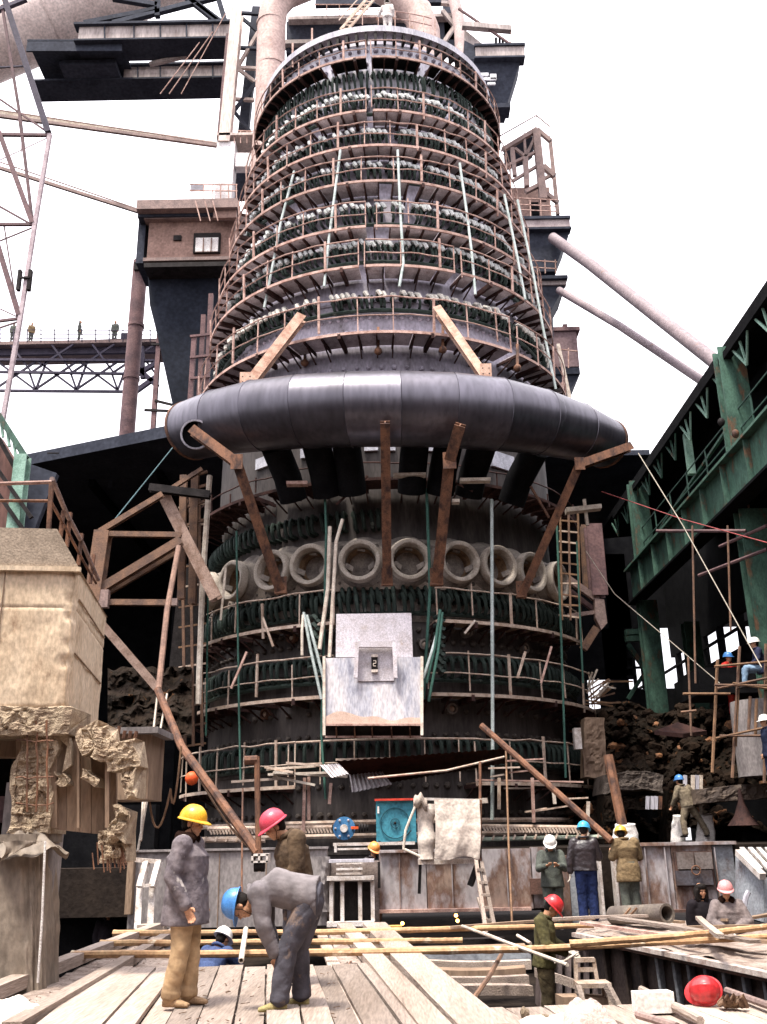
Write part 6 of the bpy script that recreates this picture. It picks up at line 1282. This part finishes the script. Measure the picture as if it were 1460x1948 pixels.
def fuse(mb, name, mat, parent, vox, smooth=2, wr=0, seed=0, wfreq=7, post=None):
    me = mb.mesh('tmp', mat, False, None, True); o = bpy.data.objects.new('tmp', me); COL.objects.link(o)
    m = o.modifiers.new('r', 'REMESH'); m.mode = 'VOXEL'; m.voxel_size = vox; m.adaptivity = 0
    if smooth: s_ = o.modifiers.new('s', 'SMOOTH'); s_.factor = .5; s_.iterations = smooth
    ev = o.evaluated_get(bpy.context.evaluated_depsgraph_get()); out = bpy.data.meshes.new_from_object(ev)
    bpy.data.objects.remove(o); bpy.data.meshes.remove(me); out.name = name
    if wr:
        nn = [v.normal.copy() for v in out.vertices]
        for v, n_ in zip(out.vertices, nn):
            p = v.co*wfreq; q = noise.noise(V((p.x, p.y, p.z*2.2))+V((seed, 0, 0)))+.5*noise.noise(V((p.x*2, p.y*2, p.z*3.5))+V((seed, 5, 0)))
            q2 = (1-abs(noise.noise(V((p.x*.9, p.y*.9, p.z*1.6))+V((seed, 9, 4))))*2.2)
            cr = 1-abs(noise.noise(V((v.co.x*2.2, v.co.y*2.2, v.co.z*6+v.co.x*4))+V((seed, 2, 7))))*3.2
            v.co += n_*(wr*.8*q + wr*.4*q2 - wr*.9*max(0, cr)**2)
    if post: post(out)
    out.materials.clear(); out.materials.append(mat); out.polygons.foreach_set('use_smooth', [True]*len(out.polygons))
    ob = bpy.data.objects.new(name, out); COL.objects.link(ob); ob.parent = parent; return ob
def helmet_mesh(name, mat, r=(.135, .118, .125), seg=36):
    mb = MB(); rings = 12
    vs_ = []
    for j in range(rings+1):
        t = (pi/2)*(j/rings); 
        for k_ in range(seg):
            a = 2*pi*k_/seg; rr = sin(t)**.85 if t else 0.001; ridge = .006*max(0, cos(a*2))**6 if 0 else 0
            bump_ = .007*math.exp(-(sin(a)*rr/.10)**2)*(1 if j < rings-1 else 0)
            vs_.append(V((r[0]*rr*cos(a), r[1]*rr*sin(a), r[2]*cos(t)+bump_)))
    # brim
    for (ex_, dz) in ((.012, -.008), (.014, -.018), (-.002, -.014)):
        for k_ in range(seg):
            a = 2*pi*k_/seg; fr_ = max(0, cos(a))**3
            w_ = ex_+(.042*fr_ if ex_ > 0 else 0)
            vs_.append(V(((r[0]+w_)*cos(a), (r[1]+w_*.9)*sin(a), dz-.012*fr_*(1 if ex_ > 0 else 0))))
    m = rings+4
    fs = [(i*seg+k_, i*seg+(k_+1) % seg, (i+1)*seg+(k_+1) % seg, (i+1)*seg+k_) for i in range(m-1) for k_ in range(seg)]+[tuple(range(seg))[::-1]]
    # inner closure
    fs.append(tuple((m-1)*seg+k_ for k_ in range(seg)))
    mb.add(vs_, fs); return mb
_HM = {}
def helmet(parent, col, Mx, name='helmet'):
    if col not in _HM: _HM[col] = helmet_mesh('helmet', col).mesh('helmet', col, True)
    o = bpy.data.objects.new(name, _HM[col]); COL.objects.link(o); o.parent = parent; o.matrix_local = Mx; return o
H = {k_: M('helmet_'+k_, c, tuple(v*.75+.02 for v in c), rough=.36, bump=.08, sc_=9, var=0, lo=.45, hi=.75) for k_, c in dict(yellow=(.78, .42, .03), blue=(.06, .22, .55), white=(.8, .78, .74), pink=(.68, .30, .30), orange=(.72, .28, .07), skyblue=(.05, .35, .60), pinkred=(.58, .06, .10), dirtyyellow=(.6, .36, .05)).items()}
H['red'] = hel_m
def hand(mb, w, d, side, curl=.4, s=1.0, palmn=None):
    """w wrist, d direction, side = lateral direction of the thumb"""
    d = V(d).normalized(); sd_ = V(side); sd_ = (sd_-d*sd_.dot(d)).normalized(); nrm = d.cross(sd_)
    p = V(w); loft(mb, [(p, sd_, nrm, .026*s, .019*s), (p+d*.03*s, sd_, nrm, .036*s, .017*s), (p+d*.085*s, sd_, nrm, .042*s, .014*s), (p+d*.095*s, sd_, nrm, .036*s, .010*s)], 12)
    for i, (off, ln) in enumerate(((.031, .068), (.010, .078), (-.011, .072), (-.031, .056))):
        b = p+d*.085*s+sd_*off*s; d1 = (d+nrm*curl*.6+sd_*off*.8).normalized(); d2 = (d+nrm*curl*1.8).normalized(); d3 = (d*.6+nrm*curl*2.6).normalized()
        q1 = b+d1*ln*.45*s; q2 = q1+d2*ln*.32*s; q3 = q2+d3*ln*.25*s
        limb(mb, [b-d*.02*s, q1, q2, q3], [.0098*s, .0092*s, .0085*s, .0075*s], 8)
    b = p+d*.025*s+sd_*.028*s; q1 = b+(d*.6+sd_*.75+nrm*.3).normalized()*.038*s; q2 = q1+(d+nrm*.6+sd_*.15).normalized()*.032*s
    limb(mb, [b-sd_*.01*s, q1, q2], [.013*s, .0115*s, .009*s], 8)
def headpts(mb, hc, Rm, s=1.0):
    T = lambda x, y, z: V(hc)+Rm @ V((x*s, y*s, z*s))
    mb.ball(T(-.012, 0, .025), (.098*s, .077*s, .098*s), 16, 12, Rm)          # cranium
    mb.ball(T(.022, 0, -.035), (.066*s, .060*s, .080*s), 16, 12, Rm)          # face
    mb.ball(T(.045, 0, -.088), (.034*s, .036*s, .026*s), 12, 8, Rm)           # chin
    mb.ball(T(.076, 0, .018), (.018*s, .050*s, .012*s), 10, 6, Rm)            # brow
    for sy in (-1, 1):
        mb.ball(T(.058, sy*.036, -.028), (.026*s, .022*s, .022*s), 10, 6, Rm)  # cheek
        mb.ball(T(-.006, sy*.078, -.008), (.017*s, .010*s, .030*s), 10, 6, Rm)  # ear
    mb.tube([T(.082, 0, .012), T(.098, 0, -.018), T(.104, 0, -.032)], 0, 8, True, [.008*s, .010*s, .014*s])
    mb.ball(T(.088, 0, -.036), (.012*s, .017*s, .008*s), 8, 6, Rm)
    mb.ball(T(.082, 0, -.058), (.010*s, .024*s, .006*s), 8, 6, Rm); mb.ball(T(.080, 0, -.068), (.009*s, .020*s, .006*s), 8, 6, Rm)
def person(label, loc, h, hel, jm, tm, J=None, jl=.14, vox=.014, cat='person', group=None, shoe=None, collar=None, gloves=None, s=1.0, thick=1.0, nod=0, turn=0, tilt=0, hood=False, legs=True, hands=(1, 1), seed=0, belt=False, deep=1.0):
    j = dict(hip=(0, 0, .93), chest=(.0, 0, 1.30), neck=(-.01, 0, 1.47), head=(.02, 0, 1.62),
             sl=(0, .175, 1.40), el=(-.03, .235, 1.13), wl=(.05, .23, .90), sr=(0, -.175, 1.40), er=(-.03, -.235, 1.13), wr=(.05, -.23, .90),
             hl=(0, .09, .90), kl=(.02, .10, .49), al=(-.02, .10, .09), hr=(0, -.09, .90), kr=(.02, -.10, .49), ar=(-.02, -.10, .09), fl=(1, .1, 0), fr=(1, -.1, 0))
    j.update(J or {}); j = {k_: V(v)*(s if k_ not in ('fl', 'fr') else 1) for k_, v in j.items()}
    root = thing('person', label, cat, loc, group, rz=h); root['_o'] = [0., 0., 0.]
    Rm = Matrix.Rotation(R(turn), 3, 'Z') @ Matrix.Rotation(R(nod), 3, 'Y') @ Matrix.Rotation(R(tilt), 3, 'X')
    near = vox <= .012
    b = MB(); sh = (j['sl']-j['sr']).normalized()
    headpts(b, j['head'], Rm, s*1.02)
    hb = j['head']+Rm @ V((-.015, 0, -.07))*s
    limb(b, [hb, j['neck'], j['chest'].lerp(j['neck'], .5)], [.052*s, .056*s, .07*s])
    fw_ = ((j['neck']-j['hip']).cross(sh)).normalized()*-1
    loft(b, [(j['hip']-(j['chest']-j['hip'])*.15, sh, fw_, .13*s, .09*s), (j['hip'].lerp(j['chest'], .5), sh, fw_, .12*s, .085*s), (j['chest'], sh, fw_, .15*s, .095*s), (j['chest'].lerp(j['neck'], .7), sh, fw_, .10*s, .07*s)])
    for sd_ in 'lr':
        limb(b, [j['s'+sd_], j['e'+sd_], j['w'+sd_]], [.05*s, .036*s, .025*s], 10)
        if legs: limb(b, [j['h'+sd_], j['k'+sd_], j['a'+sd_]], [.07*s, .045*s, .032*s], 10)
        k_ = 0 if sd_ == 'l' else 1
        if hands[k_]:
            d = (j['w'+sd_]-j['e'+sd_]).normalized(); hd_ = j.get('d'+sd_, d)
            gs = 1.12*s if gloves else 1.02*s
            tgt = MB() if gloves else b
            hand(tgt, j['w'+sd_], hd_, (1, 0, 0) if abs(V(hd_).normalized().x) < .8 else (0, -1 if sd_ == 'l' else 1, 0), .35 if sd_ == 'r' else -.35, gs)
            if gloves: fuse(tgt, 'glove', gloves, root, max(.006, vox*.5), 1)
    bv = .0065 if near else (.010 if vox < .02 else .018)
    body = fuse(b, 'body', skinm, root, bv, 1)
    if near or vox < .02:
        for sy in (-1, 1):
            ey = MB().ball(j['head']+Rm @ V((.0845, sy*.030, -.004))*s, (.006*s, .012*s, .0055*s), 8, 6, Rm); ey.build('eye', eyem, root, True)
            ey = MB().ball(j['head']+Rm @ V((.090, sy*.031, .012))*s, (.006*s, .016*s, .0035*s), 8, 6, Rm); ey.build('eyebrow', hairm, root, True)
    hr_ = MB(); T = lambda x, y, z: j['head']+Rm @ V((x*s, y*s, z*s))
    hr_.ball(T(-.026, 0, .022), (.094*s, .083*s, .098*s), 14, 10, Rm); hr_.ball(T(-.055, 0, -.03), (.055*s, .068*s, .055*s), 12, 8, Rm)
    if hood:
        hr_.ball(T(-.03, 0, -.03), (.115*s, .105*s, .15*s), 14, 10, Rm); hr_.ball(T(.03, 0, .07), (.08*s, .09*s, .06*s), 12, 8, Rm)
        for sy in (-1, 1): hr_.tube([T(.03, sy*.085, .03), T(.02, sy*.095, -.1), T(.03, sy*.07, -.17)], .035*s, 8)
    fuse(hr_, 'hair' if not hood else 'hood', hairm, root, .012 if near else .018, 1, .004, 2, 30)
    if hel is not None:
        Mx = Matrix.Translation(T(-.008, 0, .045)) @ (Rm @ Matrix.Rotation(R(4), 3, 'Y')).to_4x4() @ Matrix.Scale(s*1.03, 4); helmet(root, hel, Mx)
        if near: MB().tube([T(.03, .075, .035), T(.02, .078, -.04), T(.045, .05, -.105), T(.05, 0, -.12), T(.045, -.05, -.105), T(.02, -.078, -.04), T(.03, -.075, .035)], .0035, 5).build('chin_strap', hairm, root, True)
    # trousers
    if legs:
        t = MB(); k_ = thick
        loft(t, [(j['hip']+(j['chest']-j['hip']).normalized()*.12*s, sh, fw_, .155*s*k_, .115*s*k_), (j['hip'], sh, fw_, .175*s*k_, .13*s*k_), (j['hip']-(j['chest']-j['hip']).normalized()*.08*s, sh, fw_, .165*s*k_, .12*s*k_)])
        for sd_ in 'lr':
            a_ = j['a'+sd_]; kn = j['k'+sd_]; hp = j['h'+sd_]; sk = (kn-hp).normalized()
            limb(t, [hp, hp.lerp(kn, .5), kn, kn.lerp(a_, .5), a_+V((0, 0, .02))], [.108*s*k_, .098*s*k_, .080*s*k_, .079*s*k_, .074*s*k_], 14)
            t.tube([a_.lerp(kn, .12), a_-V((0, 0, .015))], .078*s*k_, 14)
        fuse(t, 'trousers', tm, root, vox, 3, .0065 if near else .006, seed+3, 5)
        for sd_ in 'lr':
            f = V(j['f'+sd_]).normalized(); a_ = j['a'+sd_]; z0 = a_.z-.09*s; lat = V((-f.y, f.x, 0))
            sh_ = MB(); c_ = V((a_.x, a_.y, z0))
            loft(sh_, [(c_-f*.07*s+V((0, 0, .035)), V((0, 0, 1)), lat, .032*s, .030*s), (c_-f*.03*s+V((0, 0, .05)), V((0, 0, 1)), lat, .048*s, .040*s), (c_+f*.05*s+V((0, 0, .045)), V((0, 0, 1)), lat, .042*s, .044*s), (c_+f*.13*s+V((0, 0, .03)), V((0, 0, 1)), lat, .028*s, .047*s), (c_+f*.185*s+V((0, 0, .022)), V((0, 0, 1)), lat, .018*s, .034*s)], 14)
            sh_.tube([a_+V((0, 0, .03)), c_+V((0, 0, .05))], .044*s, 12)
            fuse(sh_, 'shoe', shoe or dsteel, root, .009 if near else .016, 1)
    # jacket
    jk = MB(); k_ = thick; up = (j['chest']-j['hip']).normalized(); hem = j['hip']-up*jl*s
    dp = deep
    loft(jk, [(hem, sh, fw_, .205*s*k_, .150*s*k_*dp), (j['hip'], sh, fw_, .195*s*k_, .14*s*k_*dp), (j['hip'].lerp(j['chest'], .45), sh, fw_, (.155 if belt else .180)*s*k_, (.11 if belt else .13)*s*k_*dp), (j['chest'], sh, fw_, .195*s*k_, .135*s*k_*dp), (j['chest'].lerp(j['neck'], .55), sh, fw_, .165*s*k_, .105*s*k_), (j['chest'].lerp(j['neck'], .95), sh, fw_, .078*s, .075*s)], 22)
    for sd_ in 'lr':
        sp, ep, wpp = j['s'+sd_], j['e'+sd_], j['w'+sd_]
        limb(jk, [sp, sp.lerp(ep, .5), ep, ep.lerp(wpp, .5), ep.lerp(wpp, .93)], [.088*s*k_, .078*s*k_, .068*s*k_, .060*s*k_, .050*s*k_], 14)
        jk.tube([ep.lerp(wpp, .8), ep.lerp(wpp, .99)], .053*s*k_, 14)
    fuse(jk, 'jacket', jm, root, vox, 3, .006 if near else .006, seed, 5)
    cm = collar or jm
    c_ = MB(); cc = j['chest'].lerp(j['neck'], 1.05); nx = (j['head']-j['neck']).normalized().lerp(up, .5).normalized()
    ring = []
    for q in range(15):
        t_ = R(-150+q*300/14)+pi; ring.append(cc + sh*(.088*s*sin(t_)) + fw_.cross(V((0, 0, 0)))+ (sh.cross(nx)).normalized()*(.082*s*cos(t_))+nx*(.012*s-.02*s*(1 if abs(q-7) > 6 else 0)))
    c_.tube(ring, .052*s if collar else .026*s, 8); fuse(c_, 'collar', cm, root, .012 if near else .018, 1, .006 if collar else .002, 5, 30)
    if belt: pass
    return root
Q = lambda *a: G(*a)
jgrey = M('padded_grey_jacket', (.17, .145, .155), (.105, .088, .10), rough=.9, sc_=5, bump=.3, fine=3, c3=(.40, .36, .34), lo=.46, hi=.60, var=0)
jbrown = M('brown_wool_jacket', (.10, .066, .04), (.065, .043, .028), rough=.95, sc_=6, bump=.3, fine=3, var=0)
jblue = M('grey_blue_jacket', (.185, .165, .17), (.125, .112, .122), rough=.9, sc_=3, bump=.3, fine=3, var=0, c3=(.24, .2, .19))
tkh = M('khaki_trousers', (.48, .33, .19), (.33, .22, .125), rough=.9, sc_=3, bump=.3, fine=3, var=0)
tgr = M('grey_trousers', (.085, .082, .10), (.055, .052, .065), rough=.9, sc_=3, bump=.3, fine=3, var=0, c3=(.20, .14, .11), hi=.60)
olive = M('olive_jacket', (.085, .075, .03), (.05, .045, .02), rough=.9, sc_=7, bump=.3, fine=3, var=0)
olivet = M('olive_trousers', (.11, .085, .045), (.065, .052, .03), rough=.9, sc_=7, bump=.3, fine=3, var=0)
tan = M('tan_shoe', (.40, .26, .15), (.28, .18, .1), sc_=9, bump=.3, var=0)
yshoe = M('yellow_green_shoe', (.38, .32, .14), (.24, .2, .09), sc_=9, bump=.3, var=0)
fur_ = M('dark_fur_collar', (.05, .025, .018), (.03, .015, .012), rough=1, sc_=25, bump=1.5, var=0)
gwh = M('white_glove', (.68, .62, .54), (.5, .45, .38), rough=.95, sc_=12, bump=.5, var=0)
leather = M('black_leather', (.03, .022, .026), (.018, .014, .017), rough=.42, sc_=5, bump=.3, fine=3, var=0)
jeans = M('navy_jeans', (.018, .028, .085), (.012, .018, .05), rough=.9, sc_=8, bump=.3, fine=3, var=0)
khcoat = M('khaki_coat', (.20, .14, .075), (.13, .09, .05), rough=.9, sc_=6, bump=.3, fine=3, var=0)
gywork = M('dusty_work_suit', (.22, .18, .125), (.14, .11, .08), rough=.95, sc_=6, bump=.3, fine=3, var=0)
gysuit = M('grey_green_suit', (.09, .10, .085), (.05, .055, .05), rough=.9, sc_=6, var=0)
bluew = M('blue_work_suit', (.06, .09, .20), (.035, .055, .13), rough=.9, sc_=6, var=0)
# 1 yellow helmet, side view facing right
q = G(345, 1928)
person('man in yellow hard hat and dirty padded grey jacket standing in profile', q+V((0, 0, .06)), R(-8), H['yellow'], jgrey, tkh,
       dict(head=(.035, 0, 1.60), neck=(-.01, 0, 1.455), el=(-.04, .24, 1.13), wl=(.07, .20, .92), er=(-.06, -.26, 1.13), wr=(.09, -.25, .86), kl=(.03, .09, .49), kr=(-.0, -.10, .49), al=(.03, .08, .09), ar=(-.08, -.09, .09)), jl=.24, vox=.0105, shoe=tan, collar=fur_, nod=8, turn=-6, s=1.025, thick=1.14, deep=1.28, seed=1)
# 2 red helmet brown jacket, looking down left
q = G(556, 1900)
person('man in pinkish red hard hat and brown jacket looking down', V((q.x, 11.3, .02)), R(200), H['pinkred'], jbrown, tgr,
       dict(head=(.24, .0, 1.50), neck=(.12, 0, 1.41), chest=(.06, 0, 1.27), sl=(.06, .19, 1.38), sr=(.06, -.19, 1.38), el=(.06, .235, 1.12), wl=(.2, .15, .93), er=(.04, -.24, 1.12), wr=(.2, -.15, .93)), jl=.16, vox=.0115, nod=30, s=1.10, thick=1.12, deep=1.15, seed=4)
# 3 bending man, blue helmet, facing left
q = G(548, 1935)
person('man in blue hard hat bending over with hanging arms on the plank deck', q+V((0, 0, .06)), R(178), H['blue'], jblue, tgr,
       dict(hip=(-.22, 0, .93), chest=(.14, 0, 1.02), neck=(.33, 0, .955), head=(.45, 0, .86), sl=(.25, .18, .985), sr=(.25, -.18, .985), el=(.20, .20, .70), er=(.24, -.19, .69), wl=(.10, .14, .46), wr=(.12, -.13, .42),
            hl=(-.20, .09, .88), hr=(-.19, -.09, .88), kl=(.0, .12, .50), kr=(-.08, -.11, .50), al=(.06, .13, .09), ar=(-.10, -.16, .09)), jl=.05, vox=.0105, shoe=yshoe, nod=78, s=1.03, thick=1.15, deep=1.1, seed=8)
# 4 squatting behind, white helmet blue suit
q = at(405, 1765, 14.6)
person('worker in white hard hat and blue suit crouching behind the bamboo poles', V((q.x, 14.7, -1.0)), R(60), H['white'], bluew, bluew,
       dict(hip=(-.25, 0, .62), chest=(.0, 0, .98), neck=(.1, 0, 1.12), head=(.2, 0, 1.22), sl=(.08, .18, 1.06), sr=(.08, -.18, 1.06), el=(.28, .22, .9), er=(.28, -.22, .9), wl=(.42, .12, .72), wr=(.42, -.12, .72),
            hl=(-.24, .1, .6), hr=(-.24, -.1, .6), kl=(.1, .18, .45), kr=(.1, -.18, .45), al=(-.05, .16, .09), ar=(-.05, -.16, .09)), vox=.016, nod=30, thick=1.1, seed=11)
# 5 orange helmet peeking over wall
q = at(711, 1612, 21.9)
person('worker in orange hard hat with only head and shoulders showing over the barred frame', V((q.x, 21.9, q.z-1.68)), R(-60), H['orange'], leather, leather, vox=.02, nod=25, seed=12)
# 6 olive worker with red helmet
q = at(1040, 1715, 15.9)
person('worker in red hard hat and olive suit tying the bamboo poles', V((at(1035, 1800, 14.0).x, 14.0, -.89)), R(-14), H['red'], olive, olivet,
       dict(head=(.15, 0, 1.56), neck=(.06, 0, 1.44), chest=(.03, 0, 1.28), el=(.10, .25, 1.12), wl=(.34, .10, 1.0), er=(.06, -.27, 1.10), wr=(.32, -.14, 1.0)), jl=.12, vox=.0125, nod=42, gloves=gwh, s=.96, thick=1.1, seed=14)
# 7 white helmet at the wall
q = at(1046, 1600, 20.4)
person('worker in white hard hat and grey green suit at the rusty plates', V((q.x, 20.4, q.z-1.66)), R(-95), H['white'], gysuit, gysuit, dict(head=(.1, 0, 1.6), el=(.15, .25, 1.15), er=(.15, -.25, 1.15), wl=(.35, .12, 1.2), wr=(.35, -.12, 1.2)), vox=.018, nod=30, seed=16, thick=1.15)
MB().build
# 8 leather jacket, blue helmet, back view
q = G(1123, 1757)
person('man in sky blue hard hat, black leather jacket and navy jeans', q, R(84), H['skyblue'], leather, jeans, dict(head=(.05, -.03, 1.62), er=(.05, -.27, 1.14), wr=(.25, -.25, 1.22), el=(-.02, .27, 1.12), wl=(0, .29, .88)), jl=.02, vox=.015, gloves=gwh, turn=-15, nod=12, s=1.0, thick=1.15, seed=18)
# 9 khaki coat yellow helmet
q = G(1200, 1745)
person('man in dusty yellow hard hat and belted khaki coat seen from behind', V((q.x, 20.3, -.02)), R(100), H['dirtyyellow'], khcoat, gysuit, dict(head=(.08, .05, 1.56), neck=(.03, .02, 1.45), wl=(.28, .2, 1.22), el=(.06, .28, 1.13), wr=(.25, -.2, 1.1), er=(.05, -.28, 1.13)), jl=.26, vox=.015, turn=-20, nod=18, s=1.0, thick=1.22, belt=True, seed=20)
# 10 man on the wall
q = at(1318, 1603, 27.4)
person('man in blue hard hat striding on the wall edge between the white sacks', V((q.x, 27.4, 1.44)), R(112), H['blue'], gywork, gywork, dict(hip=(0, 0, .82), hl=(0, .09, .8), hr=(0, -.09, .8), chest=(.06, .06, 1.20), neck=(.08, .09, 1.36), head=(.12, .12, 1.5), sl=(.06, .24, 1.29), sr=(.06, -.11, 1.31), el=(.1, .33, 1.04), wl=(.25, .34, .85), er=(.02, -.27, 1.08), wr=(.02, -.32, .82), kl=(.05, .18, .45), al=(0, .2, .09), kr=(-.02, -.32, .47), ar=(-.05, -.50, .09)), jl=.02, vox=.018, thick=1.1, seed=22, s=.98)
# 11 woman with dark hood
q = at(1333, 1700, 17.6)
person('person in a black hood and dark coat beside the pink helmet', V((q.x, 17.6, q.z-1.58)), R(-75), None, M('black_coat', (.02, .016, .02), (.012, .01, .012), var=0), gysuit, vox=.018, nod=5, hood=True, seed=24, thick=1.1)
# 12 pink helmet
q = at(1384, 1690, 16.6)
person('man in pink hard hat and grey padded jacket leaning on boards', V((q.x, 16.7, q.z-1.62)), R(-100), H['pink'], M('dusty_padded_jacket', (.19, .155, .15), (.12, .10, .10), rough=.95, sc_=6, bump=.3, fine=3, var=0, c3=(.3, .26, .24)), gysuit, dict(head=(.04, 0, 1.62), el=(.1, .30, 1.16), er=(.1, -.30, 1.16), wl=(.30, .02, 1.05), wr=(.30, -.05, 1.02)), vox=.0135, nod=10, collar=fur_, gloves=gwh, thick=1.18, seed=26, s=.97)
# 13 red suit in hall
q = at(1385, 1250, 27)
person('worker in red suit and blue hard hat sitting inside the green hall', V((q.x, 27, q.z-1.65)), R(-60), H['blue'], M('red_suit', (.55, .03, .02), (.4, .025, .02), var=0), M('red_trousers', (.4, .03, .02), (.3, .02, .02), var=0), vox=.022, seed=28)
q = at(1443, 1222, 25.5)
person('worker in white hard hat and pale jeans sitting on the scaffold', V((q.x, 25.5, q.z-1.20)), R(170), H['white'], M('dark_navy_jacket', (.03, .035, .07), (.02, .02, .04), var=0), M('pale_jeans', (.20, .30, .42), (.12, .2, .3), var=0),
       dict(hip=(0, 0, .5), chest=(.05, 0, .86), neck=(.08, 0, 1.02), head=(.1, 0, 1.17), sl=(.05, .18, .95), sr=(.05, -.18, .95), el=(.12, .24, .7), er=(.12, -.24, .7), wl=(.3, .1, .6), wr=(.3, -.1, .6), hl=(0, .09, .48), hr=(0, -.09, .48), kl=(.42, .12, .52), kr=(.42, -.12, .5), al=(.5, .12, .12), ar=(.45, -.12, .1)), vox=.02, seed=30)
q = at(738, 58, 30.6)
person('small figure in pale clothes standing on the rim at the very top of the furnace', V((q.x, 30.4, q.z-.35)), R(80), H['white'], M('pale_clothes', (.6, .55, .52), (.45, .4, .38), var=0), _M['pale_clothes'], dict(el=(.05, .3, 1.2), wl=(.1, .4, 1.05)), vox=.025, seed=32, nod=15)
for k_, (x, m_, lab) in enumerate(((20, 'a', 'leftmost person on the footbridge, mostly hidden by the mast'), (55, 'b', 'person in pale clothes bending on the footbridge'), (147, 'c', 'dark person leaning on the footbridge railing near its middle'), (215, 'd', 'dark person standing on the footbridge, nearest the round post'))):
    q = at(x, 650, 50.6); person(lab, V((q.x, 50.8, q.z+.05)), R((-90, -60, 10, -90)[k_]), None, khcoat if k_ == 1 else gysuit, gysuit, vox=.035, seed=40+k_, s=.78 if k_ < 2 else .85)
q = at(1456, 1370, 23.5)
person('person in dark blue clothes cut off by the right edge of the picture', V((q.x, 23.5, q.z-1.66)), R(180), H['white'], M('navy_clothes', (.025, .03, .06), (.015, .02, .04), var=0), _M['navy_clothes'], vox=.022, seed=50)
q = at(206, 1732, 23)
person('distant worker with a white hard hat deep in the dark gap at the left', V((q.x, 23, q.z-1.66)), R(-60), H['white'], _M['black_coat'], _M['black_coat'], vox=.025, seed=52)
# loose helmet on the platform
lh_ = bpy.data.objects.new('hard_hat', _HM[hel_m].copy()); COL.objects.link(lh_); q = G(1345, 1912, 0)
lh_.location = q+V((0, 0, .12)); lh_.rotation_euler = (R(-62), R(8), R(150)); lh_.scale = (1.08, 1.08, 1.1)
lh_['label'] = 'loose shiny red hard hat lying on its side on the near platform'; lh_['category'] = 'helmet'
# tidy
for o in bpy.data.objects:
    if '_o' in o: del o['_o']
